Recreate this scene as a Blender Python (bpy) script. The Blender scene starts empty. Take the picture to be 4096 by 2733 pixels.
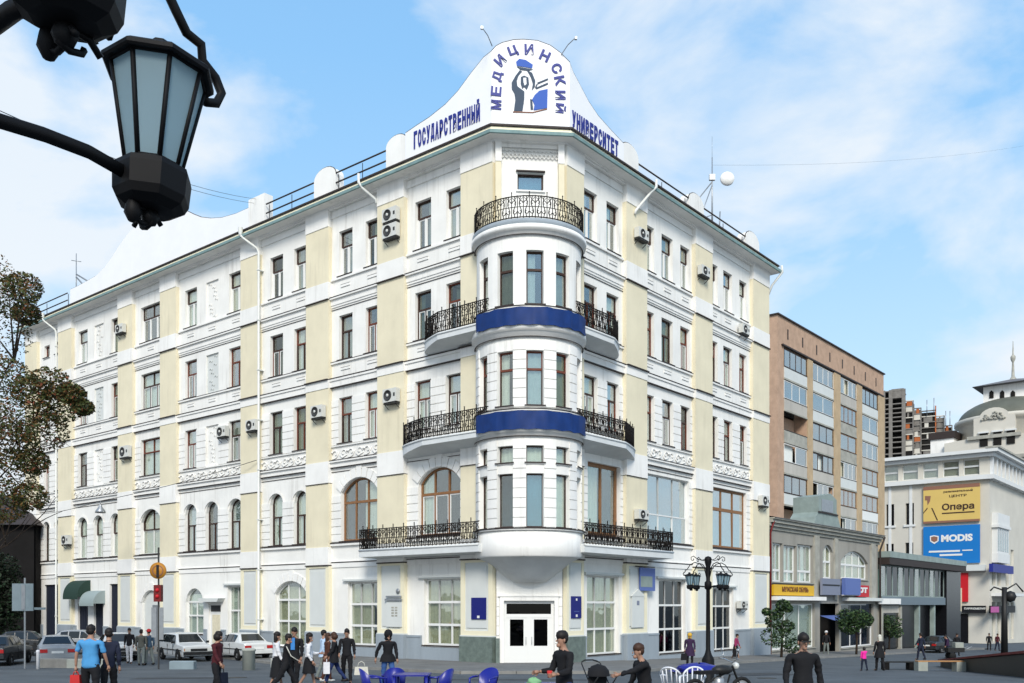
import bpy, bmesh, math, random
from mathutils import Vector, Matrix
random.seed(7)
sc = bpy.context.scene
COL = sc.collection
R = math.radians

# ------------------------------------------------------------------ camera, sky, sun, exposure
HC = 2.9; F = 3767.0; CX = 2048.0; YH = 2420.0
cam_d = bpy.data.cameras.new('camera'); cam = bpy.data.objects.new('camera', cam_d); COL.objects.link(cam)
cam.location = (0, 0, HC); cam.rotation_euler = (R(90), 0, 0)
cam_d.sensor_width = 36; cam_d.lens = F / 4096 * 36; cam_d.shift_y = (YH - 1366.5) / 4096
cam_d.clip_start = 0.1; cam_d.clip_end = 6000
sc.camera = cam

SUN_DIR = Vector((0.03, -0.80, 0.60)).normalized()      # towards the sun
SUN_EL = math.asin(SUN_DIR.z); SUN_ROT = math.atan2(SUN_DIR.x, SUN_DIR.y)
w = bpy.data.worlds.new('World'); sc.world = w; w.use_nodes = True
nt = w.node_tree; nt.nodes.clear(); N = nt.nodes.new; LK = nt.links.new
out = N('ShaderNodeOutputWorld'); bg = N('ShaderNodeBackground'); bg2 = N('ShaderNodeBackground'); mx = N('ShaderNodeMixShader')
sky = N('ShaderNodeTexSky'); sky.sky_type = 'NISHITA'; sky.sun_disc = False; sky.sun_elevation = SUN_EL; sky.sun_rotation = SUN_ROT
sky.air_density = 1.0; sky.dust_density = 0.6; sky.ozone_density = 1.3
LK(sky.outputs[0], bg.inputs[0])
# the clear air between the clouds: deep blue overhead, paler towards the horizon
ge_ = N('ShaderNodeTexCoord'); sz_ = N('ShaderNodeSeparateXYZ'); LK(ge_.outputs['Generated'], sz_.inputs[0]); gr = N('ShaderNodeValToRGB'); LK(sz_.outputs[2], gr.inputs[0])
E_ = gr.color_ramp.elements; E_[0].position = 0.0; E_[0].color = (.40,.50,.56,1); E_[1].position = 1.0; E_[1].color = (.10,.24,.48,1)
e = E_.new(.22); e.color = (.27,.43,.57,1); e = E_.new(.50); e.color = (.165,.35,.57,1)
bg3 = N('ShaderNodeBackground'); LK(gr.outputs[0], bg3.inputs[0]); bg3.inputs[1].default_value = 1.0; mxs = N('ShaderNodeMixShader'); mxs.inputs[0].default_value = 0.82; LK(bg.outputs[0], mxs.inputs[1]); LK(bg3.outputs[0], mxs.inputs[2]); bg.inputs[1].default_value = 0.15
tc = N('ShaderNodeTexCoord'); mp = N('ShaderNodeMapping'); mp.inputs['Scale'].default_value = (1.0, 1.0, 2.0); mp.inputs['Location'].default_value = (3.1, 0.4, 1.35)
n1 = N('ShaderNodeTexNoise'); n1.inputs['Scale'].default_value = 2.9; n1.inputs['Detail'].default_value = 9; n1.inputs['Roughness'].default_value = 0.54; n1.inputs['Distortion'].default_value = 0.35
cr = N('ShaderNodeValToRGB'); cr.color_ramp.elements[0].position = 0.47; cr.color_ramp.elements[1].position = 0.62
cr.color_ramp.elements[0].color = (0.0, 0.0, 0.0, 1); cr.color_ramp.elements[1].color = (0.93, 0.93, 0.93, 1)
LK(tc.outputs['Generated'], mp.inputs[0]); LK(mp.outputs[0], n1.inputs[0]); 
# a thicker bank of cloud low on the left
s2 = N('ShaderNodeSeparateXYZ'); LK(tc.outputs['Generated'], s2.inputs[0]); bx = N('ShaderNodeMapRange'); bx.inputs[1].default_value = -.20; bx.inputs[2].default_value = -.48; LK(s2.outputs[0], bx.inputs[0])
bz = N('ShaderNodeMapRange'); bz.inputs[1].default_value = .47; bz.inputs[2].default_value = .34; bz.inputs[3].default_value = 0; bz.inputs[4].default_value = .13; LK(s2.outputs[2], bz.inputs[0])
bm_ = N('ShaderNodeMath'); bm_.operation = 'MULTIPLY'; LK(bx.outputs[0], bm_.inputs[0]); LK(bz.outputs[0], bm_.inputs[1]); ba = N('ShaderNodeMath'); ba.operation = 'ADD'; LK(n1.outputs[0], ba.inputs[0]); LK(bm_.outputs[0], ba.inputs[1]); LK(ba.outputs[0], cr.inputs[0])
# more haze and cloud near the horizon
sp = N('ShaderNodeSeparateXYZ'); LK(tc.outputs['Generated'], sp.inputs[0])
hr = N('ShaderNodeMapRange'); hr.inputs[1].default_value = 0.0; hr.inputs[2].default_value = 0.38; hr.inputs[3].default_value = 0.3; hr.inputs[4].default_value = 0.0; LK(sp.outputs[2], hr.inputs[0])
ad = N('ShaderNodeMath'); ad.operation = 'ADD'; ad.use_clamp = True; LK(cr.outputs[0], ad.inputs[0]); LK(hr.outputs[0], ad.inputs[1])
bg2.inputs[0].default_value = (0.86, 0.93, 1.0, 1); bg2.inputs[1].default_value = 0.57
LK(ad.outputs[0], mx.inputs[0]); LK(mxs.outputs[0], mx.inputs[1]); LK(bg2.outputs[0], mx.inputs[2]); LK(mx.outputs[0], out.inputs[0])

sd = bpy.data.lights.new('sun', 'SUN'); sun = bpy.data.objects.new('sun', sd); COL.objects.link(sun)
sd.energy = 2.0; sd.angle = R(20); sd.color = (1.0, 0.94, 0.84)
sun.rotation_euler = SUN_DIR.to_track_quat('Z', 'Y').to_euler(); sun.location = (0, -20, 60)
sc.view_settings.view_transform = 'Standard'; sc.view_settings.look = 'None'; sc.view_settings.gamma = 1.0
sc.view_settings.use_curve_mapping = False; sc.view_settings.exposure = 0.8
sc.cycles.max_bounces = 6; sc.cycles.transparent_max_bounces = 10

# ------------------------------------------------------------------ materials
def mat(name, col, rough=0.85, var=0.0, vscale=1.2, bump=0.0, bscale=30.0, metal=0.0, spec=0.3, col2=None, streak=False, trans=0.0):
    m = bpy.data.materials.new(name); m.use_nodes = True; t = m.node_tree; b = t.nodes['Principled BSDF']
    b.inputs['Roughness'].default_value = rough; b.inputs['Metallic'].default_value = metal; b.inputs['Specular IOR Level'].default_value = spec
    b.inputs['Base Color'].default_value = (*col, 1)
    co = t.nodes.new('ShaderNodeNewGeometry')
    if var > 0:
        n = t.nodes.new('ShaderNodeTexNoise'); n.inputs['Scale'].default_value = vscale; n.inputs['Detail'].default_value = 7; n.inputs['Roughness'].default_value = 0.62
        mpn = t.nodes.new('ShaderNodeMapping'); mpn.inputs['Scale'].default_value = (1, 1, 0.22) if streak else (1, 1, 1)
        t.links.new(co.outputs['Position'], mpn.inputs[0]); t.links.new(mpn.outputs[0], n.inputs[0])
        r = t.nodes.new('ShaderNodeValToRGB'); r.color_ramp.elements[0].position = 0.3; r.color_ramp.elements[1].position = 0.7
        c2 = col2 or tuple(c * (1 - var) for c in col)
        r.color_ramp.elements[0].color = (*c2, 1); r.color_ramp.elements[1].color = (*[min(1, c * (1 + var * 0.25)) for c in col], 1)
        t.links.new(n.outputs[0], r.inputs[0]); t.links.new(r.outputs[0], b.inputs['Base Color'])
    if bump > 0:
        n2 = t.nodes.new('ShaderNodeTexNoise'); n2.inputs['Scale'].default_value = bscale; n2.inputs['Detail'].default_value = 5
        t.links.new(co.outputs['Position'], n2.inputs[0]); bp = t.nodes.new('ShaderNodeBump'); bp.inputs['Strength'].default_value = bump; bp.inputs['Distance'].default_value = 0.02
        t.links.new(n2.outputs[0], bp.inputs['Height']); t.links.new(bp.outputs[0], b.inputs['Normal'])
    return m
def glass(name, tint, refl=0.35, rough=0.02):
    m = bpy.data.materials.new(name); m.use_nodes = True; t = m.node_tree; t.nodes.clear()
    o = t.nodes.new('ShaderNodeOutputMaterial'); g = t.nodes.new('ShaderNodeBsdfGlossy'); tr = t.nodes.new('ShaderNodeBsdfTransparent'); x = t.nodes.new('ShaderNodeMixShader')
    lw = t.nodes.new('ShaderNodeLayerWeight'); lw.inputs[0].default_value = 0.35; mr = t.nodes.new('ShaderNodeMapRange'); mr.inputs[3].default_value = refl * 0.5; mr.inputs[4].default_value = min(1, refl * 2.2)
    nz = t.nodes.new('ShaderNodeTexNoise'); nz.inputs['Scale'].default_value = 0.9; ge = t.nodes.new('ShaderNodeNewGeometry'); bp = t.nodes.new('ShaderNodeBump'); bp.inputs['Strength'].default_value = 0.06; bp.inputs['Distance'].default_value = 0.1
    t.links.new(ge.outputs['Position'], nz.inputs[0]); t.links.new(nz.outputs[0], bp.inputs['Height']); t.links.new(bp.outputs[0], g.inputs['Normal'])
    g.inputs[0].default_value = (0.90, 0.92, 0.91, 1); g.inputs[1].default_value = rough; tr.inputs[0].default_value = (*tint, 1)
    t.links.new(lw.outputs['Facing'], mr.inputs[0]); t.links.new(mr.outputs[0], x.inputs[0]); t.links.new(tr.outputs[0], x.inputs[1]); t.links.new(g.outputs[0], x.inputs[2]); t.links.new(x.outputs[0], o.inputs[0])
    return m
M_ = {}
def plaster(name, col, stain, amt):
    m = mat(name, col, 0.9, 0.10, 0.6, 0.28, 14); t = m.node_tree; b = t.nodes['Principled BSDF']; old = b.inputs['Base Color'].links[0].from_socket
    g = t.nodes.new('ShaderNodeNewGeometry'); mp_ = t.nodes.new('ShaderNodeMapping'); mp_.inputs['Scale'].default_value = (2.2, 2.2, 0.16); n = t.nodes.new('ShaderNodeTexNoise'); n.inputs['Scale'].default_value = 1.6; n.inputs['Detail'].default_value = 8; n.inputs['Roughness'].default_value = .7
    r = t.nodes.new('ShaderNodeMapRange'); r.inputs[1].default_value = .50; r.inputs[2].default_value = .78; r.inputs[3].default_value = 0; r.inputs[4].default_value = amt
    n2 = t.nodes.new('ShaderNodeTexNoise'); n2.inputs['Scale'].default_value = .35; n2.inputs['Detail'].default_value = 4; r2 = t.nodes.new('ShaderNodeMapRange'); r2.inputs[1].default_value = .42; r2.inputs[2].default_value = .62; mu = t.nodes.new('ShaderNodeMath'); mu.operation = 'MULTIPLY'
    x = t.nodes.new('ShaderNodeMix'); x.data_type = 'RGBA'; L = t.links.new
    L(g.outputs['Position'], mp_.inputs[0]); L(mp_.outputs[0], n.inputs[0]); L(n.outputs[0], r.inputs[0]); L(g.outputs['Position'], n2.inputs[0]); L(n2.outputs[0], r2.inputs[0]); L(r.outputs[0], mu.inputs[0]); L(r2.outputs[0], mu.inputs[1])
    L(mu.outputs[0], x.inputs[0]); L(old, x.inputs[6]); x.inputs[7].default_value = (*stain, 1); L(x.outputs[2], b.inputs['Base Color']); return m
M_['white'] = plaster('white_plaster', (0.84, 0.825, 0.785), (.42,.40,.36), .75)
M_['white2'] = plaster('white_trim_plaster', (0.85, 0.835, 0.80), (.42,.40,.36), .6)
M_['cream'] = plaster('cream_plaster', (0.76, 0.69, 0.51), (.42,.37,.27), .45)
M_['creamfascia'] = mat('cream_fascia', (0.80, 0.74, 0.55), 0.8, 0.05)
M_['panel'] = mat('pale_grey_plaster', (0.62, 0.64, 0.62), 0.9, 0.06, 1.0, 0.15)
M_['plinth'] = mat('blue_grey_plinth_paint', (0.30, 0.345, 0.385), 0.8, 0.15, 1.2, 0.3, streak=True)
M_['stone'] = mat('green_grey_stone', (0.15, 0.19, 0.17), 0.45, 0.35, 4.0, 0.2)
M_['soffit'] = mat('balcony_plaster', (0.66, 0.68, 0.68), 0.9, 0.12, 1.2, 0.2)
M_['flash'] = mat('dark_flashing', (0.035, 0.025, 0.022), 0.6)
M_['teal'] = mat('verdigris_gutter', (0.22, 0.34, 0.34), 0.55, 0.25, 2.0)
M_['iron'] = mat('wrought_iron', (0.010, 0.008, 0.007), 0.7, spec=0.15)
M_['black'] = mat('black_cast_iron', (0.006, 0.006, 0.007), 0.6, spec=0.18)
M_['brownframe'] = mat('dark_brown_window_wood', (0.055, 0.028, 0.02), 0.6, 0.3, 8)
M_['redframe'] = mat('red_brown_window_wood', (0.16, 0.045, 0.025), 0.6, 0.3, 8)
M_['tanframe'] = mat('varnished_window_wood', (0.27, 0.13, 0.055), 0.55, 0.3, 8)
M_['whiteframe'] = mat('white_window_paint', (0.74, 0.74, 0.72), 0.5)
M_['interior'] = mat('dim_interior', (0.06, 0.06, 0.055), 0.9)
M_['glass'] = glass('window_glass', (0.88, 0.92, 0.89), 0.22); M_['glass2'] = glass('dusty_window_glass', (0.66, 0.70, 0.64), 0.13); M_['glass3'] = glass('bright_window_glass', (0.80, 0.86, 0.85), 0.36)
M_['glassblue'] = glass('sky_reflecting_glass', (0.55, 0.72, 0.78), 0.45)
M_['glassdark'] = glass('dark_glass', (0.25, 0.3, 0.38), 0.12)
M_['curtain'] = mat('net_curtain', (0.80, 0.81, 0.76), 0.95, 0.1, 6)
M_['curtain3'] = mat('grey_curtain', (0.33, 0.34, 0.31), 0.95, 0.2, 5); M_['curtain2'] = mat('beige_curtain', (0.70, 0.64, 0.48), 0.95, 0.15, 6)
M_['blue'] = mat('royal_blue_cloth', (0.003, 0.030, 0.155), 0.6, 0.25, 2.5)
M_['signblue'] = mat('navy_sign_paint', (0.02, 0.03, 0.22), 0.5)
M_['plaqueblue'] = mat('blue_plaque_enamel', (0.008, 0.012, 0.15), 0.35)
M_['signwhite'] = mat('white_sign_sheet', (0.84, 0.84, 0.85), 0.6, 0.04, 1.0)
M_['acwhite'] = mat('ac_casing', (0.62, 0.62, 0.58), 0.5, 0.1, 5)
M_['acdark'] = mat('ac_dark', (0.04, 0.04, 0.04), 0.6)
M_['pipe'] = mat('painted_downpipe', (0.72, 0.73, 0.70), 0.5, 0.1, 3)
M_['metal'] = mat('galvanised_metal', (0.35, 0.37, 0.39), 0.4, 0.2, 5, metal=0.6)
M_['roof'] = mat('sheet_metal_roof', (0.16, 0.15, 0.15), 0.6, 0.2, 2)

# ------------------------------------------------------------------ mesh helpers
class MB:
    def __init__(s): s.v = []; s.f = []; s.mi = []; s.sm = []
    def add(s, vs, fs, mi=0, sm=False, M=None):
        b = len(s.v)
        s.v += [tuple(M @ Vector(p)) for p in vs] if M is not None else [tuple(p) for p in vs]
        for q in fs: s.f.append([i + b for i in q]); s.mi.append(mi); s.sm.append(sm)
        return s
    def box(s, x0, x1, y0, y1, z0, z1, mi=0, M=None):
        return s.add([(x0,y0,z0),(x1,y0,z0),(x1,y1,z0),(x0,y1,z0),(x0,y0,z1),(x1,y0,z1),(x1,y1,z1),(x0,y1,z1)],
                     [(3,2,1,0),(4,5,6,7),(0,1,5,4),(1,2,6,5),(2,3,7,6),(3,0,4,7)], mi, M=M)
    def prism(s, poly, y0, y1, mi=0, M=None):      # poly of (x, z)
        n = len(poly)
        return s.add([(x,y0,z) for x,z in poly] + [(x,y1,z) for x,z in poly],
                     [list(range(n)), list(range(2*n-1, n-1, -1))] + [(i,(i+1)%n,(i+1)%n+n,i+n)[::-1] for i in range(n)], mi, M=M)
    def prismz(s, poly, z0, z1, mi=0, M=None):     # poly of (x, y)
        n = len(poly)
        return s.add([(x,y,z0) for x,y in poly] + [(x,y,z1) for x,y in poly],
                     [list(range(n))[::-1], list(range(n, 2*n))] + [(i,(i+1)%n,(i+1)%n+n,i+n) for i in range(n)], mi, M=M)
    def tube(s, pts, r, n=6, mi=0, M=None, closed=False, sm=True):
        pts = [Vector(p) for p in pts]; rr = r if isinstance(r, (list, tuple)) else [r]*len(pts)
        vs = []; fs = []; L = len(pts); prev = None
        for i, p in enumerate(pts):
            a = pts[i-1] if (i or closed) else p; b = pts[(i+1) % L] if (i < L-1 or closed) else p
            t = (b - a).normalized() if (b - a).length > 1e-7 else Vector((0,0,1))
            u = prev - t*prev.dot(t) if prev is not None else t.cross(Vector((0,0,1)) if abs(t.z) < 0.9 else Vector((1,0,0)))
            if u.length < 1e-6: u = t.cross(Vector((1,0,0.3)))
            u.normalize(); prev = u; v = t.cross(u)
            for k in range(n):
                g = 2*math.pi*(k+0.5)/n; vs.append(p + (u*math.cos(g) + v*math.sin(g))*rr[i])
        for i in range(L if closed else L-1):
            j = (i+1) % L
            for k in range(n): fs.append((i*n+k, i*n+(k+1)%n, j*n+(k+1)%n, j*n+k))
        if not closed: fs += [list(range(n))[::-1], list(range((L-1)*n, L*n))]
        return s.add(vs, fs, mi, sm, M)
    def lathe(s, prof, n=24, a0=0.0, a1=360.0, mi=0, M=None, sm=True, cx=0, cy=0):   # prof of (r, z); angle from -y towards +x
        full = abs(a1-a0) >= 359.9; m = n if full else n+1; vs = []; fs = []
        for r, z in prof:
            for k in range(m):
                g = R(a0 + (a1-a0)*k/n); vs.append((cx + r*math.sin(g), cy - r*math.cos(g), z))
        for i in range(len(prof)-1):
            for k in range(n):
                fs.append((i*m+k, i*m+(k+1)%m, (i+1)*m+(k+1)%m, (i+1)*m+k))
        return s.add(vs, fs, mi, sm, M)
    def cyl(s, p, r, h, n=12, mi=0, M=None, r2=None):
        x, y, z = p; r2 = r if r2 is None else r2
        vs = [(x+r*math.cos(2*math.pi*k/n), y+r*math.sin(2*math.pi*k/n), z) for k in range(n)] + [(x+r2*math.cos(2*math.pi*k/n), y+r2*math.sin(2*math.pi*k/n), z+h) for k in range(n)]
        return s.add(vs, [list(range(n))[::-1], list(range(n,2*n))] + [(k,(k+1)%n,(k+1)%n+n,k+n) for k in range(n)], mi, False, M)
    def ball(s, p, r, n=8, mi=0, M=None, sz=1.0, sx=1.0, sy=1.0):
        vs = []; fs = []; m = n//2+1
        for i in range(m):
            t = math.pi*i/(m-1)
            for k in range(n): g = 2*math.pi*k/n; vs.append((p[0]+r*sx*math.sin(t)*math.cos(g), p[1]+r*sy*math.sin(t)*math.sin(g), p[2]+r*sz*math.cos(t)))
        for i in range(m-1):
            for k in range(n): fs.append((i*n+k, (i+1)*n+k, (i+1)*n+(k+1)%n, i*n+(k+1)%n))
        return s.add(vs, fs, mi, True, M)
    def mesh(s, name, mats):
        me = bpy.data.meshes.new(name); me.from_pydata(s.v, [], s.f)
        mats = mats if isinstance(mats, (list, tuple)) else [mats]
        for m in mats: me.materials.append(M_[m] if isinstance(m, str) else m)
        me.polygons.foreach_set('material_index', s.mi); me.polygons.foreach_set('use_smooth', s.sm); me.validate(); me.update()
        return me
W = {}
def put(name, data, parent=None, M=None, label=None, cat=None, group=None, kind=None):
    o = bpy.data.objects.new(name, data); COL.objects.link(o); M = M.copy() if M is not None else Matrix.Identity(4)
    W[o.name] = M
    if parent is not None: o.parent = parent; o.matrix_basis = W[parent.name].inverted() @ M
    else: o.matrix_basis = M
    for k, v in (('label', label), ('category', cat), ('group', group), ('kind', kind)):
        if v: o[k] = v
    return o
def part(name, mb, mats, parent, M=None, label=None, kind=None):
    return put(name, mb if isinstance(mb, bpy.types.Mesh) else mb.mesh(name, mats), parent, M, label, kind=kind)
def empty(name, loc, rz=0.0, label=None, cat=None, group=None):
    return put(name, None, None, Matrix.Translation(loc) @ Matrix.Rotation(rz, 4, 'Z'), label, cat, group)
def clone(o, M, label=None, parent=None):                      # a thing with its parts and sub-parts
    def rec(s, par, Mw):
        c = s.copy(); COL.objects.link(c); W[c.name] = Mw; c.parent = par
        c.matrix_basis = (W[par.name].inverted() @ Mw) if par is not None else Mw
        for ch in s.children: rec(ch, c, Mw @ W[s.name].inverted() @ W[ch.name])
        return c
    c = rec(o, parent, M)
    if label: c['label'] = label
    return c
class Frame:                                                    # a wall plane: x to the viewer's right, y into the wall, z up
    def __init__(s, ox, oy, dx, dy):
        s.o = Vector((ox, oy, 0)); s.d = Vector((dx, dy, 0)).normalized(); s.n = Vector((s.d.y, -s.d.x, 0))
        s.M = Matrix(((s.d.x, -s.n.x, 0, ox), (s.d.y, -s.n.y, 0, oy), (0, 0, 1, 0), (0, 0, 0, 1)))
    def at(s, x=0, z=0, n=0): return s.M @ Matrix.Translation((x, -n, z))
    def p(s, x, n, z): return s.M @ Vector((x, -n, z))
    def pix(s, u, v, n=0.0):                                    # where the sight line of a photo point meets the plane n metres proud
        k = (u - CX)/F; px, py = s.o.x + s.n.x*n, s.o.y + s.n.y*n
        t = (k*py - px)/(s.d.x - k*s.d.y); y = py + s.d.y*t
        return t, HC - (v - YH)/F*y
FL = Frame(-.754, 45.1, .7716, -.6361); FC = Frame(-.754, 45.1, .9954, .0958); FR = Frame(2.434, 45.41, .6361, .7716)
LL, LR, WC = 50.4, 22.9, 3.203
HR = FR.d
def ground(x, y):
    t = (x - 2.434)*HR.x + (y - 45.41)*HR.y
    lat = min(1, max(0, (x+2)/8))
    return 0.025*max(0, 45-y) - 0.023*max(0, min(t, 130))*lat
def gpt(D, y):                                                  # ground point seen in photo column D (2350-wide) at distance y
    x = (D*1.743 - CX)/F*y; return x, y, ground(x, y)

# openings in a wall bay -----------------------------------------------------
def arcz(a, b, zt, rise, x):
    if rise <= 0: return zt
    h = (b-a)/2; c = (x-(a+b)/2)
    if rise >= h*0.98: return zt - rise + math.sqrt(max(0, h*h - c*c))*rise/h
    rr = (h*h + rise*rise)/(2*rise); return zt - rr + math.sqrt(max(0, rr*rr - c*c))
def wall_bay(mb, x0, x1, z0, z1, ops, depth=0.24, n=0.0, mi=0):
    xs = sorted({x0, x1} | {v for o in ops for v in o[:2] if x0 < v < x1}); zs = sorted({z0, z1} | {v for o in ops for v in o[2:4] if z0 < v < z1})
    for i in range(len(xs)-1):
        for j in range(len(zs)-1):
            cx, cz = (xs[i]+xs[i+1])/2, (zs[j]+zs[j+1])/2
            if any(o[0] < cx < o[1] and o[2] < cz < o[3] for o in ops): continue
            mb.add([(xs[i],-n,zs[j]),(xs[i+1],-n,zs[j]),(xs[i+1],-n,zs[j+1]),(xs[i],-n,zs[j+1])], [(0,1,2,3)], mi)
    for a, b, zb, zt, rise in ops:
        zsp = zt - rise
        mb.add([(a,-n,zb),(a,depth,zb),(a,depth,zsp),(a,-n,zsp)], [(0,1,2,3)], mi); mb.add([(b,-n,zb),(b,depth,zb),(b,depth,zsp),(b,-n,zsp)], [(3,2,1,0)], mi)
        mb.add([(a,-n,zb),(b,-n,zb),(b,depth,zb),(a,depth,zb)], [(0,1,2,3)], mi)
        k = 12 if rise > 0 else 1
        for i in range(k):
            xa, xb = a+(b-a)*i/k, a+(b-a)*(i+1)/k; za, zb_ = arcz(a,b,zt,rise,xa), arcz(a,b,zt,rise,xb)
            mb.add([(xa,-n,za),(xb,-n,zb_),(xb,depth,zb_),(xa,depth,za)], [(3,2,1,0)], mi)
            if rise > 0: mb.add([(xa,-n,za),(xb,-n,zb_),(xb,-n,zt+1e-4),(xa,-n,zt+1e-4)], [(0,1,2,3)], mi)
_cache = {}; _pr = random.Random(77)
def arcbar(mb, a, b, zt, rise, th, y0, y1, mi):
    k = 12
    for i in range(k):
        xa, xb = a+(b-a)*i/k, a+(b-a)*(i+1)/k; za, zb = arcz(a,b,zt,rise,xa), arcz(a,b,zt,rise,xb)
        mb.add([(xa,y0,za-th),(xb,y0,zb-th),(xb,y0,zb),(xa,y0,za),(xa,y1,za-th),(xb,y1,zb-th),(xb,y1,zb),(xa,y1,za)], [(0,1,2,3),(0,4,5,1)], mi)
def window(bld, FR_, a, b, zb, zt, rise=0, cols=2, tr=0.34, top='brownframe', low='brownframe', gl='glass', cur='curtain', curf=(0.0,1.0), th=0.075, rows=None, sill='white2', y=0.20, trcols=1, inner=None, silld=True, label=None):
    """one window: frame (part) with panes, curtain and sill as sub-parts; origin at bottom centre of the opening"""
    w_, h = b-a, zt-zb; key = (round(w_,2), round(h,2), round(rise,2), cols, tr, top, low, gl, th, str(rows), y, trcols, inner)
    M = FR_.at((a+b)/2, zb, 0)
    hx = w_/2
    if rows is None: rows = [0, h*(1-tr), h] if tr else [0, h]
    if key not in _cache:
        mb = MB(); L = rows[-2] if tr else 0
        for k, (z0, z1) in enumerate(zip(rows[:-1], rows[1:])):
            mi = 0 if (k == len(rows)-2 and tr) else 1
            for s_ in (-1, 1): mb.box(*( (-hx, -hx+th) if s_ < 0 else (hx-th, hx)), y, y+.08, z0, min(z1, h-rise) if rise else z1, mi)
        mb.box(-hx+th, hx-th, y, y+.08, 0, th, 1)
        for z in rows[1:-1]: mb.box(-hx+th, hx-th, y-.015, y+.08, z-th*.6, z+th*.6, 0)
        if rise: arcbar(mb, -hx, hx, h, rise, th, y, y+.08, 0)
        else: mb.box(-hx+th, hx-th, y, y+.08, h-th, h, 0)
        panes = []
        for k, (z0, z1) in enumerate(zip(rows[:-1], rows[1:])):
            last = k == len(rows)-2 and tr; nc = (trcols if last else cols)
            for i in range(nc):
                xa, xb = -hx + w_*i/nc, -hx + w_*(i+1)/nc
                if i: mb.box(xa-th*.4, xa+th*.4, y-.005, y+.07, z0+th*.6, (arcz(-hx,hx,h,rise,xa) if last or not tr else z1)-th*.6, 0 if last else 1)
                if inner and not last: 
                    e=.03; q=.06; X0=xa+(th if i==0 else th*.4)+.004; X1=xb-(th if i==nc-1 else th*.4)-.004
                    for bx in ((X0,X0+q,z0+th,z1-th*.6),(X1-q,X1,z0+th,z1-th*.6),(X0+q,X1-q,z0+th,z0+th+q),(X0+q,X1-q,z1-th*.6-q,z1-th*.6)): mb.box(bx[0],bx[1],y+.015,y+.06,bx[2],bx[3],2)
                pb = MB(); kk = 6 if rise and k == len(rows)-2 else 1; top_ = []
                for j in range(kk+1):
                    xx = xa + (xb-xa)*j/kk; top_.append((xx, min(z1, arcz(-hx,hx,h,rise,min(max(xx,-hx+.01),hx-.01)))-.02))
                pb.prism([(xa,z0+.01),(xb,z0+.01)] + top_[::-1], y+.04, y+.046)
                panes.append(pb.mesh('pane', gl))
        sb = MB().box(-hx-.07, hx+.07, -.09, y, -.07, 0.0, 0); sb.box(-hx-.09, hx+.09, -.11, -.09, -.05, .012, 1) if silld else None
        _cache[key] = (mb.mesh('window', [top, low, inner or low]), panes, sb.mesh('sill', [sill, 'flash']), )
    me, panes, sm = _cache[key]
    o = put('window', me, bld, M, label)
    for p in panes: put('pane', p, o, M @ Matrix.Translation((0,y+.043,h/2)) @ Matrix.Rotation(R(_pr.uniform(-.8,.8)),4,'Z') @ Matrix.Rotation(R(_pr.uniform(-.5,.5)),4,'X') @ Matrix.Translation((0,-y-.043,-h/2)))
    put('sill', sm, o, M)
    if cur:
        cw = w_-.06; ch = h - (0.1 if not rise else rise*0.4); ckey = ('c', round(cw,2), round(ch,2), cur, curf)
        if ckey not in _cache:
            cb = MB(); x0, x1 = -cw/2 + cw*curf[0], -cw/2 + cw*curf[1]; n_ = max(6, int((x1-x0)/.07)); vs = []
            for i in range(n_+1):
                x = x0+(x1-x0)*i/n_; yy = .34 + .03*math.sin(i*1.9) + .012*math.sin(i*.7)
                zz = min(ch, arcz(-hx,hx,h,rise,x)-.05) if rise else ch
                vs += [(x,yy,.02),(x,yy,zz)]
            cb.add(vs, [(2*i,2*i+2,2*i+3,2*i+1) for i in range(n_)], 0, True); _cache[ckey] = cb.mesh('curtain', cur)
        put('curtain', _cache[ckey], o, M)
    return o
# ------------------------------------------------------------------ ground
def grid_sheet(name, xs, ys, dz, m, label=None, kind='structure'):
    mb = MB(); nx = len(xs); vs = [(x, y, ground(x, y)+dz) for y in ys for x in xs]
    fs = [(j*nx+i, j*nx+i+1, (j+1)*nx+i+1, (j+1)*nx+i) for j in range(len(ys)-1) for i in range(nx-1)]
    mb.add(vs, fs, 0, True); o = put(name, mb.mesh(name, m), kind=kind, label=label); return o
M_['asphalt'] = mat('worn_asphalt', (0.090, 0.104, 0.116), 0.9, 0.34, 0.45, 0.4, 40)
M_['pave'] = mat('grey_pavement', (0.175, 0.175, 0.17), 0.9, 0.3, 0.9, 0.4, 25)
M_['kerb'] = mat('kerb_concrete', (0.24, 0.235, 0.22), 0.9, 0.25, 2.0, 0.3)
xs = [-2500,-900,-300,-120] + [-80+4*i for i in range(46)] + [110,120,150,260,600,1500,2500]; ys = [-20,-5,0,5,10,15,20,25,30,35,40,45] + [49+4*i for i in range(36)] + [220,300,600,1500,4500]
grid_sheet('ground', xs, ys, 0.0, 'asphalt')
# raised pavement around the building, with kerb stones
def ribbon(name, path, wdt, h, m, dz=0.0):                      # path of (x, y) kerb line; the pavement lies on its left, wdt metres wide
    pass
def offs(pt, d): return pt
pv = MB(); kb = []
outer = [FL.p(-62,4.6,0), FL.p(-30,4.6,0), FL.p(-16,4.7,0), FL.p(-8,6.5,0), Vector((-2.0,36.6,0)), Vector((4.5,36.8,0)), FR.p(3,6.0,0), FR.p(10,4.4,0), FR.p(23,4.0,0), FR.p(48,4.0,0), FR.p(72,4.0,0)]
inner = [FL.p(-62,-.5,0), FL.p(-30,-.5,0), FL.p(-16,-.5,0), FL.p(-8,-.5,0), FC.p(.6,-.5,0), FC.p(2.6,-.5,0), FR.p(3,-.5,0), FR.p(10,-.5,0), FR.p(23,-.5,0), FR.p(48,-.5,0), FR.p(72,-.5,0)]
vs = []; KH = 0.11
K = 8
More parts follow.
